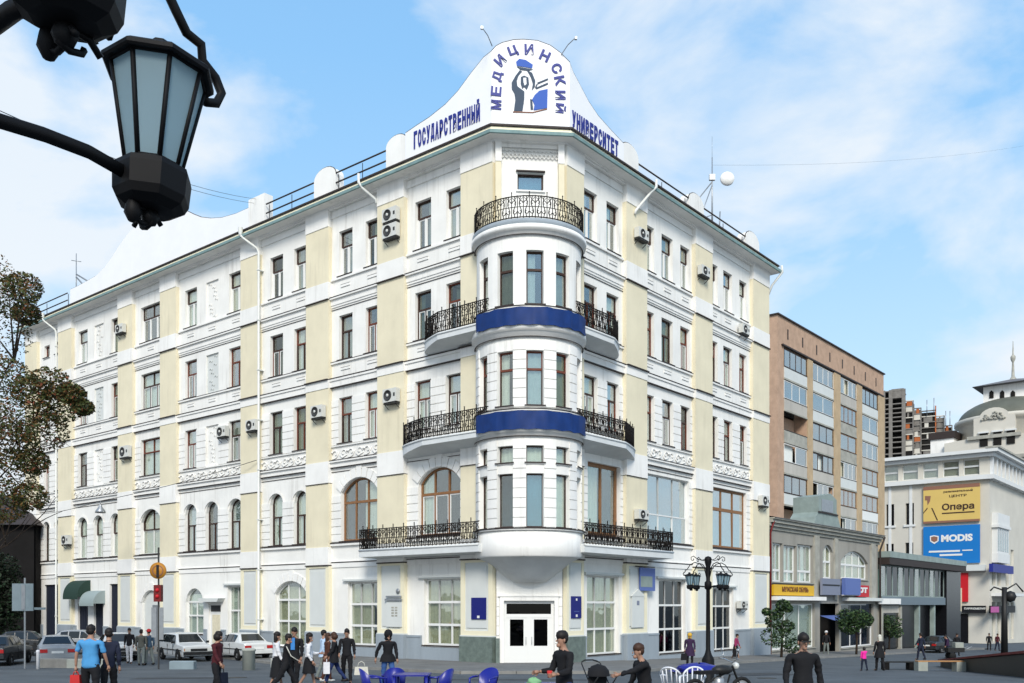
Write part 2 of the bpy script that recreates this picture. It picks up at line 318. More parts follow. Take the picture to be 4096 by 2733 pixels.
for i in range(len(outer)-1):
    for q in range(K):
        t = q/K
        for P in (outer[i].lerp(outer[i+1], t), inner[i].lerp(inner[i+1], t)): vs.append((P.x, P.y, ground(P.x, P.y)+KH))
pv.add(vs, [(2*i,2*i+2,2*i+3,2*i+1) for i in range(len(vs)//2-1)], 0)
pvo = put('pavement', pv.mesh('pavement', 'pave'), kind='structure')
# kerb stones, 1 m pieces along the outer edge
stone = MB().box(-.49,.49,-.075,.075,-.15,KH+.012,0).mesh('kerb_stone', 'kerb')
acc = 0
for i in range(len(outer)-1):
    a, b = outer[i], outer[i+1]; L = (b-a).length; n_ = int(L); d = (b-a).normalized()
    for q in range(n_):
        P = a + d*((q+.5)*L/n_); z = ground(P.x, P.y)
        if P.y > 92: continue
        g1 = ground(*(P+d*.5).xy); g0 = ground(*(P-d*.5).xy)
        M = Matrix.Translation((P.x, P.y, z)) @ Matrix.Rotation(math.atan2(d.y, d.x), 4, 'Z') @ Matrix.Rotation(-math.atan2(g1-g0, 1), 4, 'Y') @ Matrix.Scale(L/n_, 4, (1,0,0))
        put('kerb_stone', stone, pvo, M)

# ------------------------------------------------------------------ the corner building
B = empty('university_building', (FC.p(1.6,0,0)), 0, 'white and cream five-storey corner building with round bay tower and bell-shaped rooftop sign', 'building')
LP = [(.03,2.09),(6.07,8.1),(12.1,14.1),(18.6,20.45),(27.75,29.75),(33.4,35.4),(42.4,44.6),(48.3,50.4)]
LB = [(2.09,6.07),(8.1,12.1),(14.1,18.6),(20.45,27.75),(29.75,33.4),(35.4,42.4),(44.6,48.3)]
RP = [(.03,1.45),(5.3,7.37),(12.75,14.87),(20.45,22.9)]
RB = [(1.45,5.3),(7.37,12.75),(14.87,20.45)]
LWX = [[(2.15,3.3),(4.35,5.5)], [(8.2,9.3),(10.37,11.5)], [(14.2,15.5),(16.55,17.8)], [(20.5,22.05),(23.2,24.6),(25.66,27.05)], [(29.95,32.65)], [(35.45,36.8),(37.95,39.3),(40.35,41.8)], [(44.75,45.55),(46.55,47.5)]]
RWX = [[(1.75,2.95),(3.8,4.95)], [(7.45,8.5),(9.3,10.55),(11.4,12.5)], [(14.95,16.0),(16.75,17.95),(18.95,20.0)]]
def fx(F_, sg, a, b): return (a, b) if sg > 0 else (-b, -a)
ornv = random.Random(3)
GF = {('L',0):[(2.2,4.85,.85,4.22,0)], ('L',1):[(8.12,10.75,.7,4.15,0)], ('L',2):[(14.25,17.3,.45,4.28,.75)], ('L',3):[(20.5,22.2,1.0,4.08,0),(22.95,24.3,.05,2.97,0),(24.9,27.0,1.0,3.98,.9)],
      ('L',4):[(30.1,32.5,.05,3.9,.85)], ('L',5):[(35.45,37.05,.05,4.42,0),(38.0,39.4,.05,3.0,0),(40.3,41.9,.05,3.0,0)], ('L',6):[(44.9,47.5,.05,4.5,0)],
      ('R',0):[(2.05,4.95,.38,4.38,0)], ('R',1):[(9.0,12.0,.18,4.33,0)], ('R',2):[(15.2,18.1,.12,3.95,0)]}
gtag = {}
blockmesh = {}
def bay(side, i, a, b, wins):
    F_, sg = (FL,-1) if side == 'L' else (FR,1)
    mb = MB(); X0, X1 = fx(F_, sg, a, b); ops = []
    rnd = random.Random(i*7+(50 if side == 'R' else 0))
    small = side == 'L' and i == 6
    wide = len(wins) == 1
    blind = 1 if (side == 'L' and i in (3,5)) else None
    spec = []
    for k, (p, q) in enumerate(wins):
        xa, xb = fx(F_, sg, p, q)
        for fl, (zb, zt) in ((5,(21.15,23.65)),(4,(16.5,18.97)),(3,(11.87,14.4)),(2,(6.42,9.5))):
            if side == 'R' and fl == 2: continue
            if side == 'L' and fl == 2 and i in (0,1): continue
            rise = (xb-xa)/2*(.98 if not wide else .62) if fl == 2 else 0
            if small and fl == 5: zb, zt = 22.6, 23.55
            if k == blind and fl != 2: spec.append(('blind', fl, xa, xb, zb, zt, 0)); ops.append((xa,xb,zb,zt,0)); continue
            spec.append(('w', fl, xa, xb, zb, zt, rise)); ops.append((xa, xb, zb, zt, rise))
    if side == 'L' and i in (0,1):
        p, q = ((2.3,5.25),(8.3,11.3))[i]; xa, xb = fx(F_, sg, p, q); ops.append((xa,xb,6.42,9.85,.75)); spec.append(('arch2',2,xa,xb,6.42,9.85,.75))
    if side == 'R':
        p, q = ((2.05,5.05),(7.7,12.4),(15.25,19.95))[i]; ops.append((p,q,6.42,10.1,0)); spec.append(('big2',2,p,q,6.42,10.1,0))
    g = []
    for (p, q, zb, zt, rs) in GF[(side, i)]:
        xa, xb = fx(F_, sg, p, q); ops.append((xa,xb,zb,zt,rs)); g.append((xa,xb,zb,zt,rs))
    gz = -1.2
    wall_bay(mb, X0, X1, gz, 25.05, ops, 0.22)
    part('wall', mb, ['white'], B, F_.M)
    # plinth strip, proud of the wall, cut round the openings that reach into it
    mbp = MB(); cuts = sorted([(xa-.15, xb+.15) for xa, xb, zb, zt, rs in g if zb < 1.3]); x = X0
    for c0, c1 in cuts + [(X1, X1)]:
        if c0 - x > .05: mbp.box(x, c0, -.10, -.002, gz, 1.34, 0); mbp.box(x, c0, -.13, -.10, 1.24, 1.34, 0)
        x = c1
    for xa, xb, zb, zt, rs in g:
        if .1 < zb < 1.3: mbp.box(xa-.15, xb+.15, -.09, -.002, gz, zb-.10, 0)
    part('plinth', mbp, ['plinth'], B, F_.M)
    # string courses and frieze
    e = .004
    def course(z0, z1, n, m=0, x0=X0+e, x1=X1-e):
        k_ = ('cs', round(x1-x0,3), round(z1-z0,3), n, m)
        if k_ not in _cache: _cache[k_] = MB().box(-(x1-x0)/2, (x1-x0)/2, -n, -.001, 0, z1-z0).mesh('string_course' if m == 0 else 'flashing_strip', 'white2' if m == 0 else 'flash')
        put('string_course' if m == 0 else 'flashing_strip', _cache[k_], B, F_.at((x0+x1)/2, z0, 0))
    course(24.50,24.62,.06); course(24.621,24.899,.03); course(24.90,25.05,.22)
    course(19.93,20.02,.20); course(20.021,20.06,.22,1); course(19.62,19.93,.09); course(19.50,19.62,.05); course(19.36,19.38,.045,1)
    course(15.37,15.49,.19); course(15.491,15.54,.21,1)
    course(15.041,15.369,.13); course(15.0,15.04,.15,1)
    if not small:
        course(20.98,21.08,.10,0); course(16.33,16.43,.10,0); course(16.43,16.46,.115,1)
        for fl in (20.55,15.95):
            for (p,q) in wins:
                xa, xb = fx(F_, sg, p, q); m_ = (xa+xb)/2; course(fl-.03,fl+.10,.045,0,m_-.38,m_+.38); course(fl+.101,fl+.118,.052,1,m_-.38,m_+.38)
    course(10.831,10.92,.2); course(10.921,10.96,.215,1); course(10.571,10.83,.1); course(10.53,10.57,.13,1)
    if not (side == 'R' and i == 0): course(10.30,10.33,.04,1)
    course(11.70,11.76,.09)
    course(6.311,6.36,.16,1); course(6.18,6.31,.13); course(5.241,5.289,.07,1); course(5.29,5.32,.09)
    course(4.98,5.24,.05)
    # relief scrolls of the frieze under the third-floor windows
    mo = MB(); n_ = max(2, int((X1-X0)/.62))
    for k in range(n_):
        cx = X0 + (k+.5)*(X1-X0)/n_; s = 1 if k % 2 else -1
        pts = [(cx + s*(.26-.036*t)*math.cos(t*.75), -.03, 11.30 + (.26-.036*t)*math.sin(t*.75)) for t in range(8)]
        mo.tube(pts, .03, 4); mo.tube([(cx-.3,-.03,11.12+.1*s),(cx-.1,-.03,11.05),(cx+.12,-.03,11.12),(cx+.3,-.03,11.3-.1*s)], .026, 4)
        mo.ball((cx+.3*s,-.03,11.42),.06,6)
    part('relief_frieze', mo, ['white2'], B, F_.M, kind='stuff')
    # rusticated blocks on the second and third storeys
    def blocks(z0, z1, opsx):
        ed = [X0+.004]; 
        for xa, xb in sorted(opsx): ed += [xa, xb]
        ed.append(X1-.004)
        for c in range(0, len(ed)-1, 2):
            a_, b_ = ed[c], ed[c+1]
            if b_-a_ < .08: continue
            h = .42; nrow = max(1, round((z1-z0)/h)); h = (z1-z0)/nrow
            for r_ in range(nrow):
                key = (round(b_-a_,2), round(h,3))
                if key not in blockmesh:
                    w_ = b_-a_; bb = MB(); d0, e1, e2 = .055, .006, .026
                    bb.add([(-w_/2,0,e1),(w_/2,0,e1),(w_/2,0,h-e2),(-w_/2,0,h-e2),(-w_/2+e1,-d0,e1+.006),(w_/2-e1,-d0,e1+.006),(w_/2-e1,-d0,h-e2-.006),(-w_/2+e1,-d0,h-e2-.006)],
                           [(4,5,6,7),(0,1,5,4),(1,2,6,5),(2,3,7,6),(3,0,4,7)]); blockmesh[key] = bb.mesh('wall_block', 'white2')
                put('wall_block', blockmesh[key], B, F_.at((a_+b_)/2, z0+r_*h, 0))
    w3 = [(s[2],s[3]) for s in spec if s[1] == 3]; w2 = [(s[2],s[3]) for s in spec if s[1] == 2]
    dist = a
    blocks(11.80, 14.35, w3)
    blocks(6.40, 9.0 if side == 'L' else 10.1, w2)
    # dark joint lines: shallow shadow gaps come from the blocks' own bevels
    # windows
    for kind, fl, xa, xb, zb, zt, rise in spec:
        w_ = xb-xa
        if kind == 'blind':
            bm_ = MB().box(xa,xb,.10,.14,zb,zt,0)
            for t_ in range(9):
                cx = xa+w_*(.25+.5*rnd.random()); cz = zb+.2+(zt-zb-.4)*t_/8
                bm_.tube([(cx-.16,.085,cz),(cx-.05,.085,cz+.1),(cx+.08,.085,cz-.04),(cx+.17,.085,cz+.08)], .022, 4)
            part('blind_window', bm_, ['panel' if fl == 4 else 'white'], B, F_.M)
            continue
        gl = rnd.choice(['glass','glass','glass2','glass3']); cur = rnd.choice(['curtain','curtain','curtain','curtain2','curtain3',None]); cf = rnd.choice([(0,1),(0,1),(0,.62),(.35,1),(0,1),(0,.4),(.6,1)])
        if kind == 'arch2': window(B,F_,xa,xb,zb,zt,rise,cols=3,tr=.38,top='tanframe',low='tanframe',th=.11,trcols=3,cur='curtain',curf=(0,.30) if i==0 else (.55,1),inner='whiteframe' if i == 0 else None); continue
        if kind == 'big2':
            if i == 0: window(B,F_,xa,xb,zb,zt,0,cols=2,tr=0,rows=[0,zt-zb],top='tanframe',low='tanframe',th=.20,gl='glass',cur='curtain',curf=(.15,.45))
            elif i == 1: window(B,F_,xa,xb,zb,zt,0,cols=3,tr=0,rows=[0,1.5,zt-zb],top='whiteframe',low='whiteframe',th=.06,gl='glassblue',cur='curtain')
            else: window(B,F_,xa,xb,zb,zt,0,cols=3,tr=.35,trcols=3,top='tanframe',low='tanframe',th=.16,gl='glassblue',cur='curtain')
            continue
        wd = w_ > 2
        if fl == 5: window(B,F_,xa,xb,zb,zt,0,cols=3 if wd else 2,tr=.34,top='brownframe',low='whiteframe',inner='whiteframe',cur=cur,curf=cf,gl=gl,trcols=2 if wd else 1) if not small else window(B,F_,xa,xb,zb,zt,0,cols=1,tr=0,top='redframe',low='redframe',cur=None)
        elif fl == 4: window(B,F_,xa,xb,zb,zt,0,cols=3 if wd else 2,tr=.36,top='redframe' if rnd.random()<.6 else 'brownframe',low='redframe' if rnd.random()<.6 else 'brownframe',cur=cur,curf=cf,gl=gl,inner='whiteframe' if wd or rnd.random()<.4 else None,trcols=2 if wd else 1)
        elif fl == 3: window(B,F_,xa,xb,zb,zt,0,cols=2,tr=.36,top=rnd.choice(['brownframe','redframe']),low=rnd.choice(['brownframe','redframe']),cur=cur or 'curtain',curf=cf,gl=gl,inner='whiteframe' if rnd.random()<.4 else None,trcols=2 if wd else 1)
        else: window(B,F_,xa,xb,zb,zt,rise,cols=2,tr=.45,trcols=2 if wd else 1,top='brownframe',low='whiteframe' if (wd or i == 5) else 'brownframe',cur='curtain' if not wd else 'curtain2',curf=cf,gl=gl)
        if fl == 2: 
            hb = MB(); arcbar(hb, xa-.16, xb+.16, zt+.16, rise+.12, .14, -.075, 0.0, 0); part('arch_moulding', hb, ['white2'], B, F_.M)
    for xa, xb, zb, zt, rs in g:
        tagk = (side, i); w_ = xb-xa
        if side == 'L' and i in (0,1): window(B,F_,xa,xb,zb,zt,0,cols=3,tr=0,rows=[0,(zt-zb)*.31,(zt-zb)*.65,zt-zb],top='whiteframe',low='whiteframe',th=.10,cur='curtain2',curf=(0,1) if i==0 else (0,.7),y=.20)
        elif side == 'L' and i == 2: window(B,F_,xa,xb,zb,zt,rs,cols=3,tr=.001,rows=[0,1.5,2.75,zt-zb],top='whiteframe',low='whiteframe',th=.10,cur='curtain2',trcols=3)
        elif side == 'R' and i == 0: window(B,F_,xa,xb,zb,zt,0,cols=3,tr=0,rows=[0,1.3,2.65,zt-zb],top='whiteframe',low='whiteframe',th=.09,cur='curtain2')
        elif side == 'R': window(B,F_,xa,xb,zb,zt,0,cols=3,tr=0,rows=[0,1.35,2.7,zt-zb],top='whiteframe',low='whiteframe',th=.09,gl='glassdark',cur=None)
        elif side == 'L' and i == 3 and zb > .5: window(B,F_,xa,xb,zb,zt,rs,cols=2,tr=.001 if rs else 0,rows=[0,1.55,zt-zb] if not rs else [0,1.2,2.1,zt-zb],trcols=1,top='whiteframe',low='whiteframe',th=.09,cur='curtain')
        elif side == 'L' and i == 3:
            d_ = MB().box(xa,xb,.12,.18,zb,zt,0); d_.box(xa+.25,xb-.25,.10,.12,zb+.4,zt-.7,1); d_.box(xa+.1,xb-.1,.10,.12,zt-.5,zt-.1,2); part('door', d_, ['whiteframe','curtain2','acdark'], B, F_.M)
            part('door_canopy', MB().prism([(xa-.5,zt+.35),(xb+.5,zt+.35),(xb+.3,zt+.12),(xa-.3,zt+.12)],-.5,0.0), ['panel'], B, F_.M)
        elif side == 'L' and i == 4:
            d_ = MB(); d_.prism([(xa,zb),(xb,zb)]+[(xb-(xb-xa)*j/8, arcz(xa,xb,zt,rs,xb-(xb-xa)*j/8)-.01) for j in range(9)], .16, .2)
            part('door', d_, ['panel'], B, F_.M); part('door_leaf', MB().box(xa+1.15,xb-.1,.12,.16,zb,2.9), ['metal'], B, F_.M)
        elif side == 'L' and i >= 5:
            d_ = MB().box(xa,xb,.16,.2,zb,zt,0)
            for k in range(1, int(w_/.3)): d_.box(xa+k*.3-.01,xa+k*.3+.01,.145,.16,zb,zt,0)
            part('door', d_, [M_['darknavy']], B, F_.M)
    # lintel ledges over ground-floor windows
    for xa, xb, zb, zt, rs in g:
        if rs == 0 and zb > .1 and zt > 3:
            part('window_hood', MB().box(xa-.3,xb+.3,-.16,0.0,zt+.06,zt+.16,0).box(xa-.22,xb+.22,-.10,0.0,zt-.0,zt+.06,0), ['panel'], B, F_.M)
M_['darknavy'] = mat('dark_navy_boards', (0.012, 0.016, 0.03), 0.7)
for i, (a, b) in enumerate(LB): bay('L', i, a, b, LWX[i])
for i, (a, b) in enumerate(RB): bay('R', i, a, b, RWX[i])
# voussoirs over the arched openings of the two big first-floor and the ground-floor arch
def voussoirs(F_, xa, xb, zt, rs, ln=.55, n_=9):
    h = (xb-xa)/2; cx = (xa+xb)/2; rr = (h*h+rs*rs)/(2*rs); cz = zt-rr; amax = math.asin(min(1,h/rr))
    for k in range(n_):
        a0 = -amax + 2*amax*k/n_ + .012; a1 = -amax + 2*amax*(k+1)/n_ - .012; r0, r1 = rr+.03, rr+ln*(1.25 if k == n_//2 else 1)
        q = [(cx+r0*math.sin(a0),cz+r0*math.cos(a0)),(cx+r0*math.sin(a1),cz+r0*math.cos(a1)),(cx+r1*math.sin(a1),cz+r1*math.cos(a1)),(cx+r1*math.sin(a0),cz+r1*math.cos(a0))]
        part('voussoir', MB().prism(q, -.06, 0.0), ['white2'], B, F_.M)
voussoirs(FL,-5.25,-2.3,9.85,.75); voussoirs(FL,-11.3,-8.3,9.85,.75); voussoirs(FL,-17.3,-14.25,4.28,.75,.5); voussoirs(FL,-32.5,-30.1,3.9,.85,.45,7)

# pilasters: cream shafts with white bands, a recessed grey panel at street level
def pilaster(F_, sg, a, b, corner=False):
    X0, X1 = fx(F_, sg, a, b); n = .25; mb = MB(); e = .003
    yy = -n; 
    zones = [(6.13,9.72,0),(9.72,10.92,1),(10.92,15.02,0),(15.02,15.47,1),(15.52,19.95,0),(20.0,20.95,1),(20.95,24.05,0),(24.05,25.05,1),(5.14,6.13,1)]
    for z0, z1, mi in zones: mb.box(X0, X1, yy if mi == 0 else yy-.035, 0, z0, z1, mi)
    mb.box(X0-.02, X1+.02, yy-.10, 0, 19.95, 20.0, 2); mb.box(X0-.01,X1+.01,yy-.14,0,15.47,15.52,2); mb.box(X0-.01,X1+.01,yy-.055,0,9.69,9.72,2)
    # street level: cream frame, grey inset panel
    z0, z1 = 1.42, 5.14
    fr_ = .26 if (X1-X0) > 1.6 else .16
    mb.box(X0,X0+fr_,yy,0,z0,z1,3); mb.box(X1-fr_,X1,yy,0,z0,z1,3); mb.box(X0+fr_,X1-fr_,yy,0,z1-.18,z1,3); mb.box(X0+fr_,X1-fr_,yy,0,z0,z0+.22,3)
    mb.box(X0+fr_,X1-fr_,yy+.05,0,z0+.22,z1-.18,4); mb.box(X0-.02,X1+.02,yy-.07,0,5.08,5.14,2)
    if (X1-X0) > 1.2: mb.box(X0+fr_+.12,X1-fr_-.12,yy+.015,yy+.05,z0+.36,z1-.34,4)
    mb.box(X0-.03,X1+.03,yy-.08,0,-1.2,1.36,5 if not corner else 6); mb.box(X0-.02,X1+.02,yy-.04,0,1.36,1.42,4)
    part('pilaster', mb, ['cream','white2','flash','creamfascia','panel','plinth','stone'], B, F_.M)
for a, b in LP: pilaster(FL, -1, a, b, b < 3)
for a, b in RP: pilaster(FR, 1, a, b, b < 2)

# chamfer wall with the door and the top window
mb = MB(); wall_bay(mb, 0, WC, -1, 25.05, [(1.02,2.28,22.8,23.66,0),(.36,2.80,.04,3.1,0)], .24)
part('wall', mb, ['white'], B, FC.M)
o_ = window(B, FC, 1.02, 2.28, 22.8, 23.66, 0, cols=1, tr=0, rows=[0,.86], top='brownframe', low='brownframe', gl='glassblue', cur='curtain', silld=False)
part('window_hood', MB().box(.95,2.35,-.12,0,23.68,23.74), ['flash'], B, FC.M)
dm = MB()
for bx in ((.36,.50,.04,3.1),(2.66,2.80,.04,3.1),(.50,2.66,2.96,3.1),(.50,2.66,2.28,2.46),(1.50,1.66,.04,2.28)): dm.box(bx[0],bx[1],.10,.18,bx[2],bx[3],0)
for x0_, x1_ in ((.50,1.50),(1.66,2.66)):
    dm.box(x0_,x0_+.17,.12,.17,.04,2.28,0); dm.box(x1_-.17,x1_,.12,.17,.04,2.28,0); dm.box(x0_+.17,x1_-.17,.12,.17,.04,.92,0); dm.box(x0_+.17,x1_-.17,.12,.17,2.2,2.28,0)
dr = part('entrance_door', dm, ['whiteframe'], B, FC.M)
M_['doordark'] = glass('dark_door_glass', (0.02, 0.02, 0.022), 0.03)
for q in ((.50,2.66,2.46,2.96),(.67,1.33,.92,2.2),(1.83,2.49,.92,2.2)): part('pane', MB().box(q[0],q[1],.14,.147,q[2],q[3]), ['doordark'], dr, FC.M)
for hx in (1.44,1.72): part('door_handle', MB().tube([(hx,.10,1.0),(hx,.05,1.0),(hx,.05,1.35),(hx,.10,1.35)], .015), ['metal'], dr, FC.M)
part('door_surround', MB().box(.16,.36,-.10,0,-.5,3.3).box(2.80,3.0,-.10,0,-.5,3.3).box(.36,2.8,-.10,0,3.1,3.3).box(.08,3.08,-.14,0,3.3,3.36), ['white2'], B, FC.M)
for k in range(5):
    for q in ((.01,.14),(3.02,3.19)): part('wall_block', MB().box(q[0],q[1],-.05,0,1.45+.46*k,1.45+.46*k+.43), ['white2'], B, FC.M)
part('plinth', MB().box(-.05,.14,-.33,0,-.5,1.3), ['stone'], B, FC.M); part('plinth', MB().box(3.02,3.25,-.33,0,-.5,1.3), ['stone'], B, FC.M)
part('pilaster', MB().box(-.06,.22,-.24,0,5.1,24.05,0).box(-.06,.24,-.27,0,24.05,25.05,1), ['cream','white2'], B, FC.M)
part('pilaster', MB().box(WC-.22,WC+.06,-.24,0,5.1,24.05,0).box(WC-.24,WC+.06,-.27,0,24.05,25.05,1), ['cream','white2'], B, FC.M)
fz = MB()
for k in range(14):
    cx = .3+k*.2; fz.tube([(cx,-.05,24.3),(cx+.1,-.05,24.42),(cx,-.05,24.56),(cx-.1,-.05,24.42)], .03, 4, closed=True)
    fz.tube([(cx-.1,-.05,24.72),(cx,-.05,24.62),(cx+.1,-.05,24.72)], .025, 4)
part('relief_frieze', fz.box(.25,WC-.25,-.12,0,24.8,25.04), ['white2'], B, FC.M, kind='stuff')

# cornice, gutter and parapet edge swept round the three faces
def swept(prof, name, mats, mis=None):
    mb = MB(); n = len(prof); vs = []
    for (o, z) in prof:
        for P in (FL.p(-LL-o*.5, -9, z), FL.p(-LL-o*.5, o, z), FC.p(-.414*o, o, z), FC.p(WC+.414*o, o, z), FR.p(LR+o*.5, o, z), FR.p(LR+o*.5, -9, z)): vs.append(tuple(P))
    for i in range(n-1):
        for k in range(5): mb.add([vs[i*6+k], vs[i*6+k+1], vs[(i+1)*6+k+1], vs[(i+1)*6+k]], [(0,1,2,3)], (mis or [0]*n)[i])
    return part(name, mb, mats, B)
swept([(0.02,24.95),(.30,24.98),(.32,25.04),(.86,25.06)], 'cornice', ['white2'])
swept([(.86,25.05),(.93,25.07),(.95,25.21),(.90,25.23)], 'gutter', ['teal'])
swept([(.88,25.235),(.80,25.24),(.70,25.47)], 'cornice_fascia', ['creamfascia'])
swept([(.78,25.47),(.80,25.475),(.80,25.56),(.6,25.60),(-.4,25.9)], 'roof_edge', ['flash','roof'], [0,0,0,1,1])
# roof and back walls close the body
cn = [FL.p(-LL,0,0), FL.p(0,0,0), FC.p(WC,0,0), FR.p(LR,0,0), FR.p(LR,-14,0), FL.p(-16,-14,0)+Vector((0,2,0)), FL.p(-LL,-14,0)]
rb = MB(); nn = len(cn)
rb.add([(p.x,p.y,25.6) for p in cn], [list(range(nn))], 1)
for k in range(3, nn):
    p, q = cn[k], cn[(k+1)%nn]; rb.add([(p.x,p.y,-2.5),(q.x,q.y,-2.5),(q.x,q.y,25.6),(p.x,p.y,25.6)], [(0,1,2,3)], 0)
part('roof', rb, ['white','roof'], B)
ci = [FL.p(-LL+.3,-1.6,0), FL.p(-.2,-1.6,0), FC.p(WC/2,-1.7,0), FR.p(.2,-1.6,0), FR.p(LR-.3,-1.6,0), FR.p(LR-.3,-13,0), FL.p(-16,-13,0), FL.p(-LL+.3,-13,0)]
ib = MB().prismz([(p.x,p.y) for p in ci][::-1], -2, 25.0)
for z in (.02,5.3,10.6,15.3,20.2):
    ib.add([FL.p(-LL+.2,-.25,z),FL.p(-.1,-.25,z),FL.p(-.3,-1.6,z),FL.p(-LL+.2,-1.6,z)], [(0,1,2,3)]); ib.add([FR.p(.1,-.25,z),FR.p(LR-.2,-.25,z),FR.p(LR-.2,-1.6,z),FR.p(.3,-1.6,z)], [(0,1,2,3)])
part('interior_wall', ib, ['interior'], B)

# the round bay tower ---------------------------------------------------------
OC = FC.p(WC/2, -.28, 0); TR = 2.52
FT = Frame(OC.x, OC.y, FC.d.x, FC.d.y)
def ring(prof, mi=0, mb=None): return (mb or MB()).lathe(prof, 48, -112, 112, mi)
tw = MB()
angs = [-64.8,-32.4,0,32.4,64.8]; tgl = ['glass2','glass','glass3','glass2','glass']
levels = [(6.46,8.92,.42),(9.42,10.2,.42),(12.03,14.55,.42),(16.65,19.12,.42)]
def tower_skin(z0, z1):
    """cylinder wall between z0 and z1 with openings"""
    vsn = 112; step = 2.8
    zs = sorted({z0,z1} | {v for l in levels for v in l[:2] if z0 < v < z1})
    edges = sorted({-112.0,112.0} | {a+s*9.2 for a in angs for s in (-1,1)} )
    cols = []
    for e0, e1 in zip(edges[:-1], edges[1:]):
        n_ = max(1, int((e1-e0)/5)); cols += [(e0+(e1-e0)*k/n_, e0+(e1-e0)*(k+1)/n_) for k in range(n_)]
    P = lambda g, r, z: (r*math.sin(R(g)), -r*math.cos(R(g)), z)
    for g0, g1 in cols:
        for za, zb in zip(zs[:-1], zs[1:]):
            gm, zm = (g0+g1)/2, (za+zb)/2
            if any(abs(gm-a) < 9.2 for a in angs) and any(l[0] < zm < l[1] for l in levels): continue
            tw.add([P(g0,TR,za),P(g1,TR,za),P(g1,TR,zb),P(g0,TR,zb)], [(0,1,2,3)], 0, True)
    for a in angs:
        for l in levels:
            if not (z0 <= l[0] and l[1] <= z1): continue
            ga, gb = a-9.2, a+9.2; ri = TR-.24
            tw.add([P(ga,TR,l[0]),P(ga,ri,l[0]),P(ga,ri,l[1]),P(ga,TR,l[1])], [(0,1,2,3)]); tw.add([P(gb,TR,l[0]),P(gb,ri,l[0]),P(gb,ri,l[1]),P(gb,TR,l[1])], [(3,2,1,0)])
            tw.add([P(ga,TR,l[1]),P(gb,TR,l[1]),P(gb,ri,l[1]),P(ga,ri,l[1])], [(3,2,1,0)]); tw.add([P(ga,TR,l[0]),P(gb,TR,l[0]),P(gb,ri,l[0]),P(ga,ri,l[0])], [(0,1,2,3)])
tower_skin(5.15, 20.25)
T = part('bay_tower', tw, ['white'], B, FT.M)
TM = lambda pr, m_: part('tower_moulding', ring(pr), [m_], T, FT.M)
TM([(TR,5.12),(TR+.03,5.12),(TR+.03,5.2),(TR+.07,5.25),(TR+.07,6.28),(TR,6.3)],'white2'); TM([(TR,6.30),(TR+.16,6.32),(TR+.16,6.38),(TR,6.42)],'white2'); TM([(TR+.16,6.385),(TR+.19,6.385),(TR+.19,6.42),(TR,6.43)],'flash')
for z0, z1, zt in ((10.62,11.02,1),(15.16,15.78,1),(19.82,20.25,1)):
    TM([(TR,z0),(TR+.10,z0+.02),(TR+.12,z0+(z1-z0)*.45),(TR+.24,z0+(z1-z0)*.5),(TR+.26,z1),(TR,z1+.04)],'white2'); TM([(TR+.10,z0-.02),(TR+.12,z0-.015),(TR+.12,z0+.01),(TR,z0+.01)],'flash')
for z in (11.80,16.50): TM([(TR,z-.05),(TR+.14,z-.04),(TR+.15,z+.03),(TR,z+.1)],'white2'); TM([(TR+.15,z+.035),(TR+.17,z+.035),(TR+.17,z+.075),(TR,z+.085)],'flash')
# corbel under the tower, a shallow bowl narrowing to a flat foot
cb = MB().lathe([(.0,3.98),(.84,3.99),(1.1,4.17),(1.45,4.45),(2.02,4.93),(2.36,5.10),(2.50,5.14)], 48, -112, 112)
part('corbel', cb, ['soffit'], T, FT.M)
tcap = MB(); ring([(2.68,20.26),(2.72,20.27),(2.73,20.5),(2.6,20.53),(0,20.54)],0,tcap); part('balcony_slab', tcap, ['plinth'], T, FT.M)
# rusticated courses as arcs between the tower windows
arcblk = {}
for (z0, z1) in ((6.46,10.5),(11.95,15.0)):
    for gi, (g0, g1) in enumerate([(-104,-74.4)] + [(angs[k]+9.4, angs[k+1]-9.4) for k in range(4)] + [(74.4,104)]):
        nr = round((z1-z0)/.45); h = (z1-z0)/nr
        for r_ in range(nr):
            if z0 < 8 and False: continue
            key = (round(g1-g0,1), round(h,2))
            if key not in arcblk:
                bb = MB(); hw = (g1-g0)/2
                bb.lathe([(TR,.004),(TR+.05,.010),(TR+.05,h-.030),(TR,h-.022)], 4, -hw, hw, sm=False)
                for s_ in (-1,1):
                    g = R(s_*hw); pp = [(r_2*math.sin(g), -r_2*math.cos(g), z_) for r_2, z_ in ((TR,.004),(TR+.05,.010),(TR+.05,h-.030),(TR,h-.022))]; bb.add(pp, [(0,1,2,3)])
                arcblk[key] = bb.mesh('wall_block', 'white2')
            put('wall_block', arcblk[key], T, FT.M @ Matrix.Rotation(R((g0+g1)/2), 4, 'Z') @ Matrix.Translation((0,0,z0+r_*h)))
class TF:                                                        # a frame tangent to the tower at a given angle
    def __init__(s, g): s.M = FT.M @ Matrix.Rotation(R(g), 4, 'Z') @ Matrix.Translation((0, -TR*math.cos(R(9.2)), 0))
    def at(s, x=0, z=0, n=0): return s.M @ Matrix.Translation((x, -n, z))
wmat = {3:('brownframe','redframe'),}
